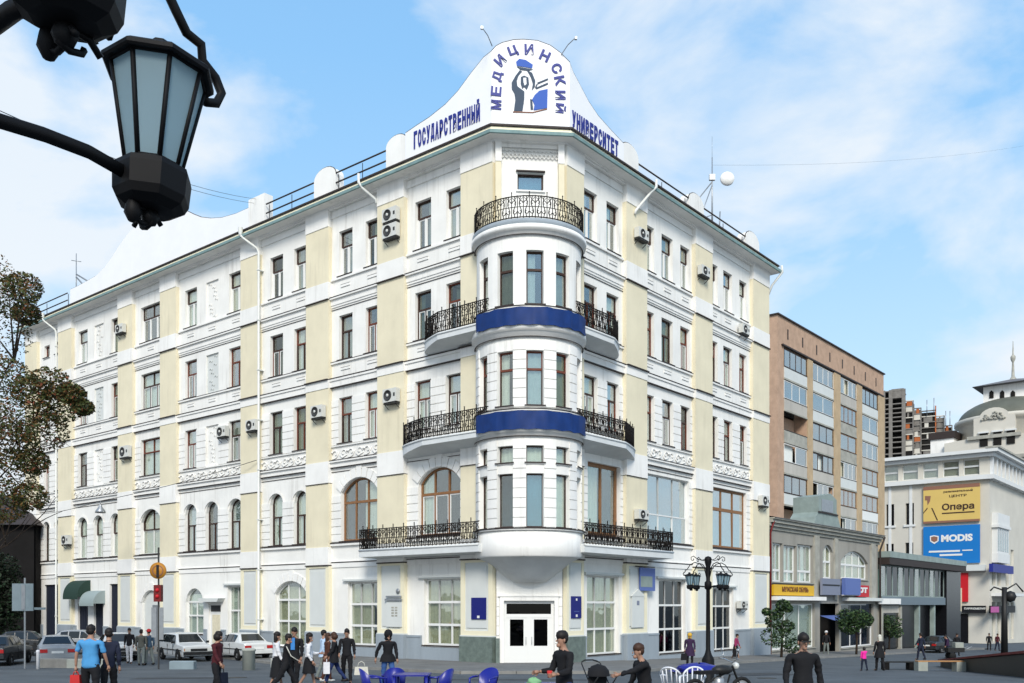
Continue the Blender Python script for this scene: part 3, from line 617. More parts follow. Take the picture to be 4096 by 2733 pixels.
for gi, a in enumerate(angs):
    f_ = TF(a); hw = TR*math.sin(R(9.2))
    window(T and B, f_, -hw, hw, 6.46, 8.92, 0, cols=1, tr=0, top='brownframe', low='brownframe', th=.06, cur=('curtain',None,'curtain','curtain','curtain')[gi], curf=(0,1) if gi != 1 else (0,.4), gl='glass' if gi != 2 else 'glassblue')
    window(B, f_, -hw, hw, 9.42, 10.2, 0, cols=1, tr=0, top='brownframe', low='brownframe', th=.06, cur='curtain')
    window(B, f_, -hw, hw, 12.03, 14.55, 0, cols=1, tr=.33, top='redframe', low='brownframe', th=.085, cur=('curtain3','curtain','curtain','curtain2','curtain3')[gi], curf=((0,1),(0,.6),(0,1),(.3,1),(0,1))[gi], gl=tgl[gi])
    window(B, f_, -hw, hw, 16.65, 19.12, 0, cols=1, tr=.34, top='brownframe', low='brownframe', th=.085, cur='curtain3' if gi % 2 else 'curtain', curf=(0,.55) if gi==2 else (0,1), gl=tgl[4-gi])
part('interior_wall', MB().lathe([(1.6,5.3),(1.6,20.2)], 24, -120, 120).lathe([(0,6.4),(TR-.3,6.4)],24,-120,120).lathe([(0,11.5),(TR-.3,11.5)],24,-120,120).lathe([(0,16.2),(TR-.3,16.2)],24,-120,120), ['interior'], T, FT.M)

# blue cloth banners wrapped on the tower (hung on it: things of their own)
def banner(z0a, z0b, z1, sag, label):
    mb = MB(); n_ = 40; vs = []
    for k in range(n_+1):
        g = -66+132*k/n_; t = k/n_; rr = TR+.34+.02*math.sin(k*1.7)+.012*math.sin(k*.61)
        top = z1 + .02*math.sin(k*.9); bot = z0a + .02*math.sin(k*1.3)
        for z, dr_ in ((bot,.035*math.sin(k*1.1)),((bot+top)/2,.03*math.sin(k*.9+1)+.02*math.sin(k*2.3)),(top,.012*math.sin(k*1.9))):
            vs.append(((rr+dr_)*math.sin(R(g)), -(rr+dr_)*math.cos(R(g)), z))
    mb.add(vs, [(3*i+j,3*i+3+j,3*i+4+j,3*i+1+j) for i in range(n_) for j in range(2)], 0, True)
    # thickness
    vs2 = [(x*.994,y*.994,z) for x,y,z in vs]; mb.add(vs2, [(3*i+j,3*i+1+j,3*i+4+j,3*i+3+j) for i in range(n_) for j in range(2)], 0, True)
    put('banner', mb.mesh('banner', 'blue'), None, FT.M, label, 'banner', 'blue banners around the bay tower')
banner(15.62, 15.62, 16.42, 0, 'upper royal blue cloth band wrapped round the white bay tower below the fourth-floor windows')
banner(10.88, 10.88, 11.72, 0, 'lower royal blue cloth band wrapped round the white bay tower below the third-floor windows')

# balconies ------------------------------------------------------------------
def railing_mesh(path, h, seed=0, style=0):                     # path of points (x, y) in frame coordinates at floor level z=0
    mb = MB(); pts = [Vector((p[0], p[1], 0)) for p in path]; r = .025
    for z in (.06, h-.03): mb.tube([(p.x,p.y,z) for p in pts], .028, 4)
    acc = []; L = 0
    for a, b in zip(pts[:-1], pts[1:]):
        l = (b-a).length; n_ = max(1, round(l/.25))
        for k in range(n_): acc.append((a.lerp(b, (k+.5)/n_), (b-a).normalized(), l/n_))
    rnd = random.Random(seed)
    for k, (p, d, w_) in enumerate(acc):
        def Q(t, z): q = p + d*t; return (q.x, q.y, z)
        mb.tube([Q(-w_/2,0),Q(-w_/2,h+(.12 if k % 3 == 0 else 0))], r, 4)
        if k % 3 == 0: mb.ball(Q(-w_/2,h+.15), .04, 5)
        s = 1 if k % 2 else -1
        # two opposed spirals and a leaf stem per panel
        mb.tube([Q(s*(.11-.013*t)*math.cos(t*.8), h*.68+(.13-.014*t)*math.sin(t*.8)) for t in range(8)], r*.9, 3)
        mb.tube([Q(-s*(.11-.013*t)*math.cos(t*.8), h*.30-(.13-.014*t)*math.sin(t*.8)) for t in range(8)], r*.9, 3)
        mb.tube([Q(-s*.02,0.06),Q(s*.05,h*.35),Q(-s*.05,h*.62),Q(0,h-.03)], r, 3)
        mb.tube([Q(s*.1,h*.9),Q(0,h*.8),Q(-s*.1,h*.93)], r*.8, 3)
        mb.tube([Q(-.12,h*.5),Q(.12,h*.5)], r*.8, 3)
    return mb
def balcony(F_, plan, front, zt, th, h, label, seed, drop=.30):
    dm_ = max(n for x, n in plan); np_ = len(plan); bb_ = MB()
    bb_.add([(x,-n,zt-th-drop*(1-n/dm_)) for x, n in plan]+[(x,-n,zt) for x, n in plan], [list(range(np_))[::-1], list(range(np_,2*np_))]+[(i,(i+1)%np_,(i+1)%np_+np_,i+np_) for i in range(np_)])
    b = part('balcony', bb_, ['soffit'], B, F_.M, label)
    cx = sum(p[0] for p in plan)/len(plan)
    part('balcony_edge', MB().tube([(x,-n,zt-.06) for x, n in front], .055, 6), ['soffit'], b, F_.M)
    part('railing', railing_mesh([(x,-(n-.05)) for x, n in front], h, seed), ['iron'], b, F_.at(0,zt,0))
def round_end(x_wall, x_out, depth, x_in, k=7):                  # from the wall out round the end to the straight front
    s = 1 if x_out > x_wall else -1
    return [(x_wall,0.0)] + [(x_out - s*abs(x_out-x_wall)*0 - s*(1-math.sin(a))*0 - s*(abs(x_out-x_wall)+.9)*(1-math.cos(a)) , 0) for a in []] 
def plan_curve(xw, xo, depth, xin, n_=9):
    """front line of a balcony that swells from the wall at xw to its full depth; xo is the outermost point"""
    pts = []
    P0, P1, P2 = (xw, 0), (xo + (xo-xw)*.9, depth*.30), (xin + (xo-xin)*.62, depth)
    for k in range(n_+1):
        t = k/n_; pts.append(((1-t)**2*P0[0]+2*t*(1-t)*P1[0]+t*t*P2[0], (1-t)**2*P0[1]+2*t*(1-t)*P1[1]+t*t*P2[1]))
    pts.append((xin, depth)); return pts
for (F_, s, o3, w3_, o2, w2_) in ((FL,-1,4.7,4.1,6.4,6.0),(FR,1,4.55,4.1,6.3,6.25)):
    inn = -s*.55
    f3 = [(x, n) for x, n in plan_curve(s*w3_, s*o3, 1.25, inn)]
    balcony(F_, f3 + [(inn,0)], f3, 16.15, .34, 1.05, 'small curved balcony at the fourth floor', 3 if s < 0 else 4)
    f2 = [(x, n) for x, n in plan_curve(s*w2_, s*o2, 1.25, inn)]
    balcony(F_, f2 + [(inn,0)], f2, 11.12, .34, 1.05, 'long curved balcony at the third floor', 5 if s < 0 else 6)
    f1 = [(s*8.35,0),(s*8.35,1.3),(s*.0,1.3)]
    balcony(F_, f1 + [(s*.0,0)], f1, 5.80, .40, 1.05, 'long straight balcony at the second floor', 7 if s < 0 else 8, .05)
path = [(2.62*math.sin(R(g)), -2.62*math.cos(R(g))) for g in range(-96,97,6)]
part('railing', railing_mesh(path, 1.05, 9), ['iron'], T, FT.at(0,20.53,0))

# rooftop: sign board, parapet piers, rails -----------------------------------
PN = .62
c0 = lambda o: -.414*o
GL = [(190,680),(260,632),(340,580),(440,500),(520,415),(600,305),(680,205),(722,162)]
GC = [(722,162),(760,133),(800,112),(870,95),(930,92),(1020,100),(1100,130),(1165,178),(1210,235)]
GR = [(1210,235),(1245,300),(1280,365),(1340,480),(1400,570),(1480,660),(1560,745)]
def src(c, x, y): a, b, s = dict(G=(1500,100,1.568),D=(900,600,1.96),B=(0,900,1.568),A=(0,0,1.568),J=(2300,600,1.96))[c]; return a+x/s, b+y/s
sb = empty('sign_board', FC.p(1.6,.6,25.56), 0); sb.parent = B; sb.matrix_basis = W[B.name].inverted() @ W[sb.name]
pl = [FL.pix(*src('G',x,y), PN) for x, y in GL]; pc = [FC.pix(*src('G',x,y), PN) for x, y in GC]; pr = [FR.pix(*src('G',x,y), PN) for x, y in GR]
cl, cr_ = -.414*PN, WC+.414*PN                                       # fold lines in FC; in FL/FR the folds lie at x=+.414n and -.414n
pl[-1] = (.414*PN, pc[0][1]); pc[0] = (cl, pc[0][1]); pc[-1] = (cr_, pc[-1][1]); pr[0] = (-.414*PN, pc[-1][1])
for F_, P in ((FL,pl),(FC,pc),(FR,pr)):
    poly = [(P[0][0],25.57)] + [(P[-1][0],25.57)] + P[::-1]
    part('sign_panel', MB().prism(poly, -PN, -PN+.12), ['signwhite'], sb, F_.M)
    part('sign_edge', MB().tube([(x,-PN+.04,z+.02) for x,z in P], .035, 5), ['flash'], sb, F_.M)
def text_mesh(body, size, sx=1.0, bold=0.02, depth=.02, font_off=0):
    c = bpy.data.curves.new('txt', 'FONT'); c.body = body; c.size = size; c.offset = bold; c.extrude = depth; c.align_x = 'CENTER'; c.align_y = 'CENTER'; c.resolution_u = 3
    o = bpy.data.objects.new('txt', c); COL.objects.link(o); bpy.context.view_layer.update()
    me = bpy.data.meshes.new_from_object(o.evaluated_get(bpy.context.evaluated_depsgraph_get())); bpy.data.objects.remove(o)
    return me
_txt = {}
def letter(body, F_, x, z, n, hx, hz, m, parent, rot=0.0, bold=0.03, name='letter', depth=.02):
    """one letter (or a line of print) fitted to width hx and height hz on a wall plane"""
    key = (body, m, bold, depth)
    if key not in _txt:
        me = text_mesh(body, 1.0, bold=bold, depth=depth); xs_ = [v.co.x for v in me.vertices]; ys_ = [v.co.y for v in me.vertices]
        cx, cy, w_, h_ = (min(xs_)+max(xs_))/2, (min(ys_)+max(ys_))/2, max(xs_)-min(xs_), max(ys_)-min(ys_)
        for v in me.vertices: v.co = ((v.co.x-cx)/w_, (v.co.y-cy)/h_, v.co.z)
        me.materials.clear(); me.materials.append(M_[m]); _txt[key] = (me, w_/h_)
    me, asp = _txt[key]
    if hx is None: hx = hz*asp
    M = F_.M @ Matrix.Translation((x, -n, z)) @ Matrix.Rotation(R(90), 4, 'X') @ Matrix.Rotation(rot, 4, 'Z') @ Matrix.Diagonal((hx, hz, 1, 1))
    return put(name, me, parent, M)
# arc of letters on the front panel
for ch, gx, gy, rt in (('М',760,500,88),('Е',760,415,86),('Д',770,322,74),('И',785,222,50),('Ц',866,163,22),('И',966,153,2),('Н',1066,193,-24),('С',1140,272,-62),('К',1160,350,-76),('И',1163,440,-88),('Й',1166,522,-94)):
    x, z = FC.pix(*src('G',gx,gy), PN+.03); letter(ch, FC, x, z, PN+.02, .44 if ch not in 'И' else .42, .50, 'signblue', sb, R(rt), bold=.035)
def straight(word, F_, x0, x1, zlo, zhi, m):
    n_ = len(word); st = (x1-x0)/n_
    for k, ch in enumerate(word):
        up = 0.0; h_ = zhi-zlo
        if ch == 'Й': up = h_*.09; h_ *= 1.22
        letter(ch, F_, x0+(k+.5)*st, (zlo+zhi)/2+up, PN+.02, st*.74, h_, m, sb, bold=.04)
straight('ГОСУДАРСТВЕННЫЙ', FL, -4.98, -.45, 26.0, 26.88, 'signblue')
straight('УНИВЕРСИТЕТ', FR, -.12, 3.95, 25.72, 26.52, 'signblue')
# emblem: a robed figure lifting a bowl beside a large cup
M_['slate'] = mat('slate_blue_paint', (0.035, 0.06, 0.10), 0.6); M_['embblue'] = mat('emblem_blue_paint', (0.03, 0.10, 0.42), 0.6); M_['rust'] = mat('rust_brown_paint', (0.25, 0.12, 0.08), 0.7)
def shape(pts, m, d=.03):
    q = [FC.pix(*src('G',x,y), PN+.02) for x, y in pts]; part('emblem', MB().prism(q, -PN-d, -PN), [m], sb, FC.M)
shape([(885,232),(905,213),(945,220),(990,250),(985,272),(940,264),(890,257)], 'embblue'); shape([(890,262),(990,279),(962,288),(912,281)], 'slate')
shape([(908,284),(882,318),(857,362),(858,402),(875,432),(880,470),(871,540),(925,540),(936,470),(937,418),(910,398),(893,385),(889,350),(900,318),(922,292)], 'slate')
shape([(915,327),(935,318),(962,330),(966,372),(952,406),(936,388),(924,400),(914,370)], 'slate'); shape([(930,333),(948,333),(950,372),(938,382),(931,360)], 'signwhite', .04)
shape([(953,285),(985,300),(1005,350),(1003,387),(983,412),(990,368),(976,325)], 'slate')
shape([(1000,442),(1030,413),(1083,402),(1080,522),(995,535),(1000,500),(985,470)], 'embblue'); shape([(973,465),(985,468),(992,530),(976,532)], 'slate')
shape([(1018,362),(1084,335),(1086,344),(1020,372)], 'slate'); shape([(1008,395),(1084,362),(1086,372),(1012,403)], 'slate'); shape([(1012,372),(1020,372),(1012,395),(1003,395)],'slate'); shape([(865,543),(990,546),(1080,524),(1080,530),(990,552),(865,549)], 'rust')
# floodlights leaning out over the sign
for D_, y_, s in ((735,120,-1),(1168,175,1)):
    x, z = FC.pix(*src('G',D_,y_), PN); q = [(x,-PN,z-.1),(x+s*.25,-PN-.5,z+.1),(x+s*.55,-PN-.9,z+.22)]
    fl_ = part('sign_lamp', MB().tube(q, .022, 5).box(q[2][0]-.055,q[2][0]+.055,-PN-.98,-PN-.86,q[2][2]-.11,q[2][2]+.01), ['metal'], sb, FC.M)
# the second bell gable, on the long face
g2 = [FL.pix(*src('B',x,y), .5) for x, y in ((440,405),(475,390),(540,355),(600,320),(660,262),(700,205),(745,133),(790,70),(835,20))]
g2 += [(-31.4,29.5),(-29.9,29.9),(-28.6,29.6),(-27.3,29.0)] + [FL.pix(*src('A',x,y), .5) for x, y in ((1158,1317),(1210,1343),(1260,1363),(1320,1370),(1390,1366),(1480,1340),(1557,1305))]
part('gable', MB().prism([(g2[0][0],25.57)] + [(g2[-1][0],25.57)] + g2[::-1], -.5, -.38), ['signwhite'], B, FL.M)
part('gable_edge', MB().tube([(x,-.45,z+.015) for x,z in g2], .03, 5), ['flash'], B, FL.M)
def pier(F_, xa, xb, zt, rnd_=True):
    h = (xb-xa)/2; m = (xa+xb)/2; poly = [(xa,25.57),(xb,25.57)] + ([(m+h*math.cos(R(t)), zt-h*.6+h*.6*math.sin(R(t))) for t in range(0,181,20)] if rnd_ else [(xb,zt),(xa,zt)])
    part('parapet_pier', MB().prism(poly, -.55, .05), ['white2'], B, F_.M)
    if rnd_: part('pier_cap', MB().tube([(m+h*math.cos(R(t)), -.5, zt-h*.6+.02+h*.6*math.sin(R(t))) for t in range(0,181,20)], .03, 4), ['flash'], B, F_.M)
pier(FL,-13.0,-11.15,27.2); pier(FL,-7.1,-5.6,27.2); pier(FL,-19.2,-17.6,27.35,False); pier(FR,4.35,6.0,26.9); pier(FR,11.45,13.2,26.7); pier(FR,18.75,20.7,26.75)
for F_, a, b in ((FL,-17.5,-13.0),(FL,-11.2,-7.1),(FL,-50,-42.5)):
    rl = MB()
    for z in (26.12,26.66): rl.tube([F_.p(a,.5,z),F_.p(b,.5,z)], .045, 5)
    for k in range(3): x = a+(b-a)*(k+.05)/2.1; rl.tube([F_.p(x,.35,25.5),F_.p(x,.35,26.66)], .025, 4)
    part('roof_railing', rl, ['flash'], B)
for F_, a, b in ((FR,6.0,11.45),(FR,13.3,18.75)):
    rl = MB()
    for z in (25.72,26.2): rl.tube([F_.p(a,.5,z),F_.p(b,.5,z)], .045, 5)
    for k in range(3): x = a+(b-a)*(k+.05)/2.1; rl.tube([F_.p(x,.35,25.5),F_.p(x,.35,26.2)], .025, 4)
    part('roof_railing', rl, ['flash'], B)
# downpipes with swan necks
def downpipe(F_, x, xtop, side):
    nn_ = .32
    mb = MB().tube([(xtop,-.98,25.5),(xtop,-.98,25.15),(xtop-side*.15,-.85,24.95),(x+side*.1,-nn_-.05,24.35),(x,-nn_,24.1),(x,-nn_,.6),(x,-nn_-.15,.45)], .075, 8)
    mb.lathe([(.09,25.15),(.14,25.4),(.14,25.62)], 8, M=Matrix.Translation((xtop,-.98,0)))
    for z in range(2,24,3): mb.box(x-.1,x+.1,-nn_-.09,0,z,z+.05)
    part('downpipe', mb, ['pipe'], B, F_.M)
downpipe(FL,-18.5,-19.4,-1); downpipe(FL,-8.05,-8.6,-1) if False else None
part('downpipe', MB().tube([(-8.75,-.98,25.75),(-8.75,-.98,25.3),(-8.6,-.85,25.0),(-8.15,-.32,24.45),(-8.12,-.30,24.2)], .075, 8), ['pipe'], B, FL.M)
part('downpipe', MB().tube([(7.1,-.98,25.6),(7.1,-.98,25.2),(6.9,-.75,24.9),(6.1,-.32,23.8),(6.05,-.3,23.6)], .075, 8), ['pipe'], B, FR.M)
part('downpipe', MB().tube([(23.2,-.98,25.5),(23.35,-.98,25.1),(23.2,-.3,24.3),(23.0,-.1,23.6)], .075, 8), ['pipe'], B, FR.M)
downpipe(FL,-44.75,-45.6,-1)
# ------------------------------------------------------------------ neighbouring buildings
CR = dict(M=(3000,1200,1.96), N=(3000,1900,1.882), P=(3040,1950,3.919), Q=(3040,2300,3.919), S=(3500,1750,3.136), T=(3500,2200,3.136), U=(3480,1420,3.266), J=(2300,600,1.96), K=(2300,1300,1.96), L=(2300,1950,2.002), B=(0,900,1.568), C=(0,1800,1.681), D=(900,600,1.96), E=(900,1300,1.96), I=(1500,1850,1.776), Z=(0,0,1/1.743))
def cs(c, x, y): a, b, s = CR[c]; return a+x/s, b+y/s
def rc(F_, c, x0, y0, x1, y1, n=0.0):                            # photo rectangle -> (x0, x1, z0, z1) on a wall plane
    a = F_.pix(*cs(c,x0,(y0+y1)/2), n); b = F_.pix(*cs(c,x1,(y0+y1)/2), n); m = ((x0+x1)/2)
    zt = F_.pix(*cs(c,m,y0), n)[1]; zb = F_.pix(*cs(c,m,y1), n)[1]
    return min(a[0],b[0]), max(a[0],b[0]), min(zt,zb), max(zt,zb)
M_['brick'] = mat('tan_brick', (0.50, 0.335, 0.235), 0.9, 0.22, 1.5, 0.4, 12)
M_['brick2'] = mat('ochre_brick_pier', (0.50, 0.37, 0.23), 0.9, 0.2, 1.0, 0.3, 12)
M_['loggia'] = mat('loggia_panel_grey', (0.50, 0.47, 0.42), 0.9, 0.2, 0.8, 0.2, streak=True)
M_['glassb'] = glass('apartment_glass', (0.50, 0.57, 0.60), 0.34)
M_['oldgrey'] = mat('weathered_grey_render', (0.33, 0.315, 0.28), 0.92, 0.28, 0.7, 0.35, 10, streak=True)
M_['oldtrim'] = mat('weathered_grey_trim', (0.40, 0.39, 0.34), 0.92, 0.3, 1.5, 0.3, 10)
M_['tin'] = mat('faded_green_tin', (0.27, 0.33, 0.31), 0.6, 0.25, 1.2)
M_['yellow'] = mat('yellow_shop_sign', (0.68, 0.40, 0.02), 0.5)
M_['red'] = mat('red_sign', (0.50, 0.012, 0.02), 0.5)
M_['darkred'] = mat('dark_red_paint', (0.14, 0.012, 0.012), 0.6)
M_['greyblue'] = mat('grey_blue_sign', (0.20, 0.22, 0.29), 0.6)
M_['violet'] = mat('blue_violet_sign', (0.10, 0.15, 0.38), 0.5)
M_['stonewhite'] = mat('pale_stone_cladding', (0.60, 0.57, 0.50), 0.8, 0.1, 0.35, 0.1)
M_['stonetrim'] = mat('white_stone_trim', (0.68, 0.69, 0.68), 0.8, 0.06)
M_['bbyellow'] = mat('yellow_billboard', (0.66, 0.47, 0.14), 0.6, 0.06, 0.3)
M_['bbblue'] = mat('blue_billboard', (0.008, 0.17, 0.50), 0.5)
M_['concrete'] = mat('raw_concrete', (0.22, 0.205, 0.185), 0.95, 0.3, 0.5, 0.3)
M_['dome'] = mat('grey_green_dome_tin', (0.12, 0.125, 0.10), 0.6, 0.2, 0.6)
M_['darkglaze'] = mat('black_shopfront', (0.006, 0.006, 0.008), 0.25, spec=0.4)
M_['greencurtain'] = mat('green_tinted_blind', (0.17, 0.27, 0.22), 0.9, 0.3, 1.5)
M_['blacksign'] = mat('black_sign_board', (0.01, 0.01, 0.012), 0.5)
M_['pink'] = mat('pink_sign', (0.45, 0.10, 0.30), 0.6)
M_['orange'] = mat('orange_brick', (0.40, 0.12, 0.04), 0.9)
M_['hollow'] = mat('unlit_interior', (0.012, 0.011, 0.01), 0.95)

# brown brick apartment block ------------------------------------------------
FA = Frame(23.4, 83.0, .6361, .7716); AL = 28.2; ATOP = 28.5
FAL = Frame(23.4-.7716*12, 83+.6361*12, .7716, -.6361)
A = empty('apartment_building', FA.p(14,0,-1.2), 0, 'nine-storey tan brick apartment block with stacks of glazed loggias behind the low grey shop building', 'building')
edges = []
for x0, x1 in ((265,445),(485,652),(702,832),(872,1000)):
    edges.append((FA.pix(*cs('M',x0,560))[0], FA.pix(*cs('M',x1,640))[0]))
zL = [23.9]; zrow = []
z1 = FA.pix(*cs('M',265,365))[1]                                     # underside of the brick attic
ST = 2.82
rows_ = [(z1-ST*(k+1), z1-ST*k) for k in range(9)]
am = MB(); wall_bay(am, 0, AL, -2.5, ATOP, [(a, b, rows_[-1][0], z1, 0) for a, b in edges], 1.3)
part('wall', am, ['brick'], A, FA.M)
part('wall', MB().box(0,12,-.0,.3,-2.5,ATOP), ['brick'], A, FAL.M)
part('wall', MB().box(0,AL,11.7,12,-2.5,ATOP,0).box(AL-.3,AL-.01,1.35,11.7,-2.5,ATOP,0).box(.05,AL-.05,1.3,1.5,-2.5,rows_[-1][0],0), ['brick'], A, FA.M)
part('roof', MB().box(-.15,AL+.15,-.15,12.1,ATOP,ATOP+.12), ['flash'], A, FA.M)
for a, b in zip([e[1] for e in edges[:-1]]+[edges[-1][1]], [e[0] for e in edges[1:]]+[AL]): part('brick_pier', MB().box(a+.02,b-.02,-.12,-.002,-2,z1-.05), ['brick2'], A, FA.M)
part('attic_ledge', MB().box(.8,AL-.3,-.18,-.002,z1-.02,z1+.12), ['flash'], A, FA.M)
for k in range(8): x = 2.2+k*3.35; part('attic_slit', MB().box(x-.11,x+.11,-.03,-.002,z1+.8,z1+1.7), ['flash'], A, FA.M)
ra = random.Random(11)
for ci, (a, b) in enumerate(edges):
    for ri, (zb, zt) in enumerate(rows_):
        if zt < 3: continue
        part('balcony_panel', MB().box(a+.03,b-.03,-.06,.06,zb+.05,zb+1.02,0).box(a+.01,b-.01,-.10,.08,zb-.10,zb+.05,1).box(a+.03,b-.03,-.09,.07,zb+1.02,zb+1.07,2), [ra.choice(('loggia','loggia','loggia','panel','oldtrim')),'oldtrim','flash'] if not (ci==3 and ri==4) else ['whiteframe','oldtrim','flash'], A, FA.M)
        open_ = (ci, ri) in ((0,2),(1,5),(0,5))
        zs_, ze = zb+1.07, zt-.16
        if ci == 0 and ri == 0: zs_ = zb+1.07
        if not open_:
            nn_ = ra.choice((2,3,3,4)); fm = ra.choice(('whiteframe','whiteframe','tanframe','brownframe')); wf = MB(); th = .07
            wf.box(a+.03,b-.03,-.03,.03,zs_,zs_+th); wf.box(a+.03,b-.03,-.03,.03,ze-th,ze)
            xs_ = [a+.03+(b-a-.06)*k/nn_ for k in range(nn_+1)]
            for k, x in enumerate(xs_): wf.box(max(a+.03,x-th/2),min(b-.03,x+th/2),-.03,.03,zs_+th,ze-th)
            wo = part('window', wf, [fm], A, FA.M)
            for x0_, x1_ in zip(xs_[:-1], xs_[1:]):
                if ra.random() < .1: continue
                part('pane', MB().box(x0_+.03,x1_-.03,-.006,.006,zs_+th,ze-th), ['glassb'], wo, FA.M)
            part('curtain', MB().box(a+.1+(b-a)*ra.choice((0,.3)),b-.1-(b-a)*ra.choice((0,.25,.5)),.25,.27,zs_,ze), [ra.choice(('curtain','curtain2','curtain'))], wo, FA.M)
        part('loggia_back', MB().box(a+.05,b-.05,1.2,1.25,zb+.06,zt-.12,0).box(a+(b-a)*.2,a+(b-a)*.5,1.15,1.2,zb+.9,zt-.5,1), ['brick' if open_ else 'interior','darkglaze'], A, FA.M)

# low grey shop building in the row -------------------------------------------
G = empty('old_shop_building', FR.p(34,0,-.9), 0, 'weathered grey two-storey shop building with ragged cornice, arched upper windows and shop signs', 'building')
g0, g1, gt = 23.05, 45.2, 8.55
fG = lambda z: z
ops = []; gw = []
for (x0,y0,x1,y1) in ((195,870,355,1480),(370,910,570,1490),(585,900,830,1495)):
    q = rc(FR,'P',x0,y0,x1,y1); gw.append((q,0,3 if x1-x0>200 else 2))
q = rc(FR,'P',985,900,1140,1430); gw.append((q,.55,2))
q = rc(FR,'P',1265,1000,1690,1440); gw.append((q,.9,4))
for q, rise, nc in gw: ops.append((q[0],q[1],q[2],q[3],rise))
g_gnd = [rc(FR,'Q',190,420,860,1120), rc(FR,'Q',940,330,1240,1200), rc(FR,'Q',1270,450,1780,1050)]
lo = [(q[0],q[1],max(q[2],-.9+.0),min(q[3],3.0)) for q in g_gnd]
lo = [(lo[0][0],lo[0][1],-.2,lo[0][3]),(lo[1][0],lo[1][1],-2.0,lo[1][3]),(lo[2][0],lo[2][1],-.5,lo[2][3])]
for q in lo: ops.append((*q, 0))
gm = MB(); wall_bay(gm, g0, g1, -2.4, gt, ops, .3); part('wall', gm, ['oldgrey'], G, FR.M)
part('wall', MB().box(g1-.01,g1+.25,.3,10,-2.4,gt,0).box(g0,g1,9.8,10,-2.4,gt,0), ['oldgrey'], G, FR.M)
for k, (dz0, dz1, n_) in enumerate(((-.55,-.35,.10),(-.33,-.12,.26),(-.10,.10,.42),(.12,.22,.55))): part('cornice', MB().box(g0,g1+.2,-n_,-.002 if k<3 else 10,gt+dz0,gt+dz1), ['oldtrim'], G, FR.M)
part('roof', MB().add([(g0,-.6,gt+.24),(g1+.3,-.6,gt+.24),(g1+.3,5,gt+1.35),(g0,5,gt+1.35),(g0,10,gt+.25),(g1+.3,10,gt+.25),(g0,-.6,gt+.2),(g1+.3,-.6,gt+.2)], [(0,1,2,3),(3,2,5,4),(6,7,1,0)]), ['roof'], G, FR.M)
part('gable', MB().add([(g0,-.3,gt+.2),(g0,5,gt+1.33),(g0,10,gt+.2)],[(0,1,2)]).add([(g1+.2,-.3,gt+.2),(g1+.2,5,gt+1.33),(g1+.2,10,gt+.2)],[(0,1,2)]), ['oldgrey'], G, FR.M)
# the tin dormer standing on the eaves
q = rc(FR,'P',780,40,1200,520)
dx0, dx1 = q[0], q[1]; w_ = dx1-dx0
dorm = MB().prism([(dx0,gt+.2),(dx1,gt+.2),(dx1-.10*w_,gt+.9),(dx1-.17*w_,gt+1.4),(dx1-.17*w_,gt+2.35),(dx0+.6*w_,gt+2.75),(dx0+.15*w_,gt+2.35),(dx0+.15*w_,gt+1.2),(dx0+.05*w_,gt+.8)], -.35, 1.6)
part('dormer', dorm, ['tin'], G, FR.M); part('dormer_panel', MB().box(dx0+.25*w_,dx0+.68*w_,-.38,-.352,gt+1.3,gt+2.2,0).box(dx0+.12*w_,dx0+.85*w_,-.44,-.38,gt+1.15,gt+1.25,1), ['metal','flash'], G, FR.M)
for q, rise, nc in gw: window(G, FR, q[0], q[1], q[2], q[3], rise, cols=nc, tr=.0 if not rise else .001, rows=[0,(q[3]-q[2])*.3,q[3]-q[2]] if not rise else [0,(q[3]-q[2])*.5,q[3]-q[2]], top='whiteframe', low='whiteframe', th=.13, cur='curtain' if not rise else 'curtain2', trcols=nc, sill='oldtrim', silld=False)
window(G, FR, lo[0][0], lo[0][1], lo[0][2], lo[0][3], 0, cols=3, tr=0, rows=[0,lo[0][3]-lo[0][2]], top='whiteframe', low='whiteframe', th=.12, cur='curtain', sill='oldtrim', silld=False)
window(G, FR, lo[2][0], lo[2][1], lo[2][2], lo[2][3], 0, cols=3, tr=0, rows=[0,1.6,lo[2][3]-lo[2][2]], top='whiteframe', low='whiteframe', th=.12, cur='curtain', curf=(.3,1), gl='glassdark', sill='oldtrim', silld=False)
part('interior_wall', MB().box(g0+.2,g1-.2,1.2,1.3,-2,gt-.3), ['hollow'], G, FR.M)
for x in ((835,905),(1150,1200),(1725,1790)):
    q = rc(FR,'P',x[0],700,x[1],1500); part('pilaster', MB().box(q[0],q[1],-.14,-.002,3.3,gt-.55), ['oldtrim'], G, FR.M)
part('downpipe', MB().tube([(g0+.25,-.4,gt),(g0+.25,-.15,gt-.8),(g0+.25,-.15,-.5)], .07, 6), ['darkred'], G, FR.M); part('downpipe', MB().tube([(g1,-.6,gt+.1),(g1,-.2,gt-1.0),(g1,-.2,-1.0)], .08, 6), ['flash'], G, FR.M)
q = rc(FR,'Q',160,340,930,400); part('shop_fascia', MB().box(q[0],q[1],-.55,-.002,q[2],q[3]), ['white2'], G, FR.M)
q = rc(FR,'Q',1290,360,1830,410); part('shop_fascia', MB().box(q[0],q[1],-.55,-.002,q[2],q[3]), ['panel'], G, FR.M)
part('entrance_awning', MB().prism([(0,0),(0,.02),(1,.35),(1,.33)],0,1,M=Matrix(((0,lo[1][1]-lo[1][0],0,lo[1][0]),(1.1,0,0,-1.1),(0,0,1,1.75),(0,0,0,1)))), ['violet'], G, FR.M)
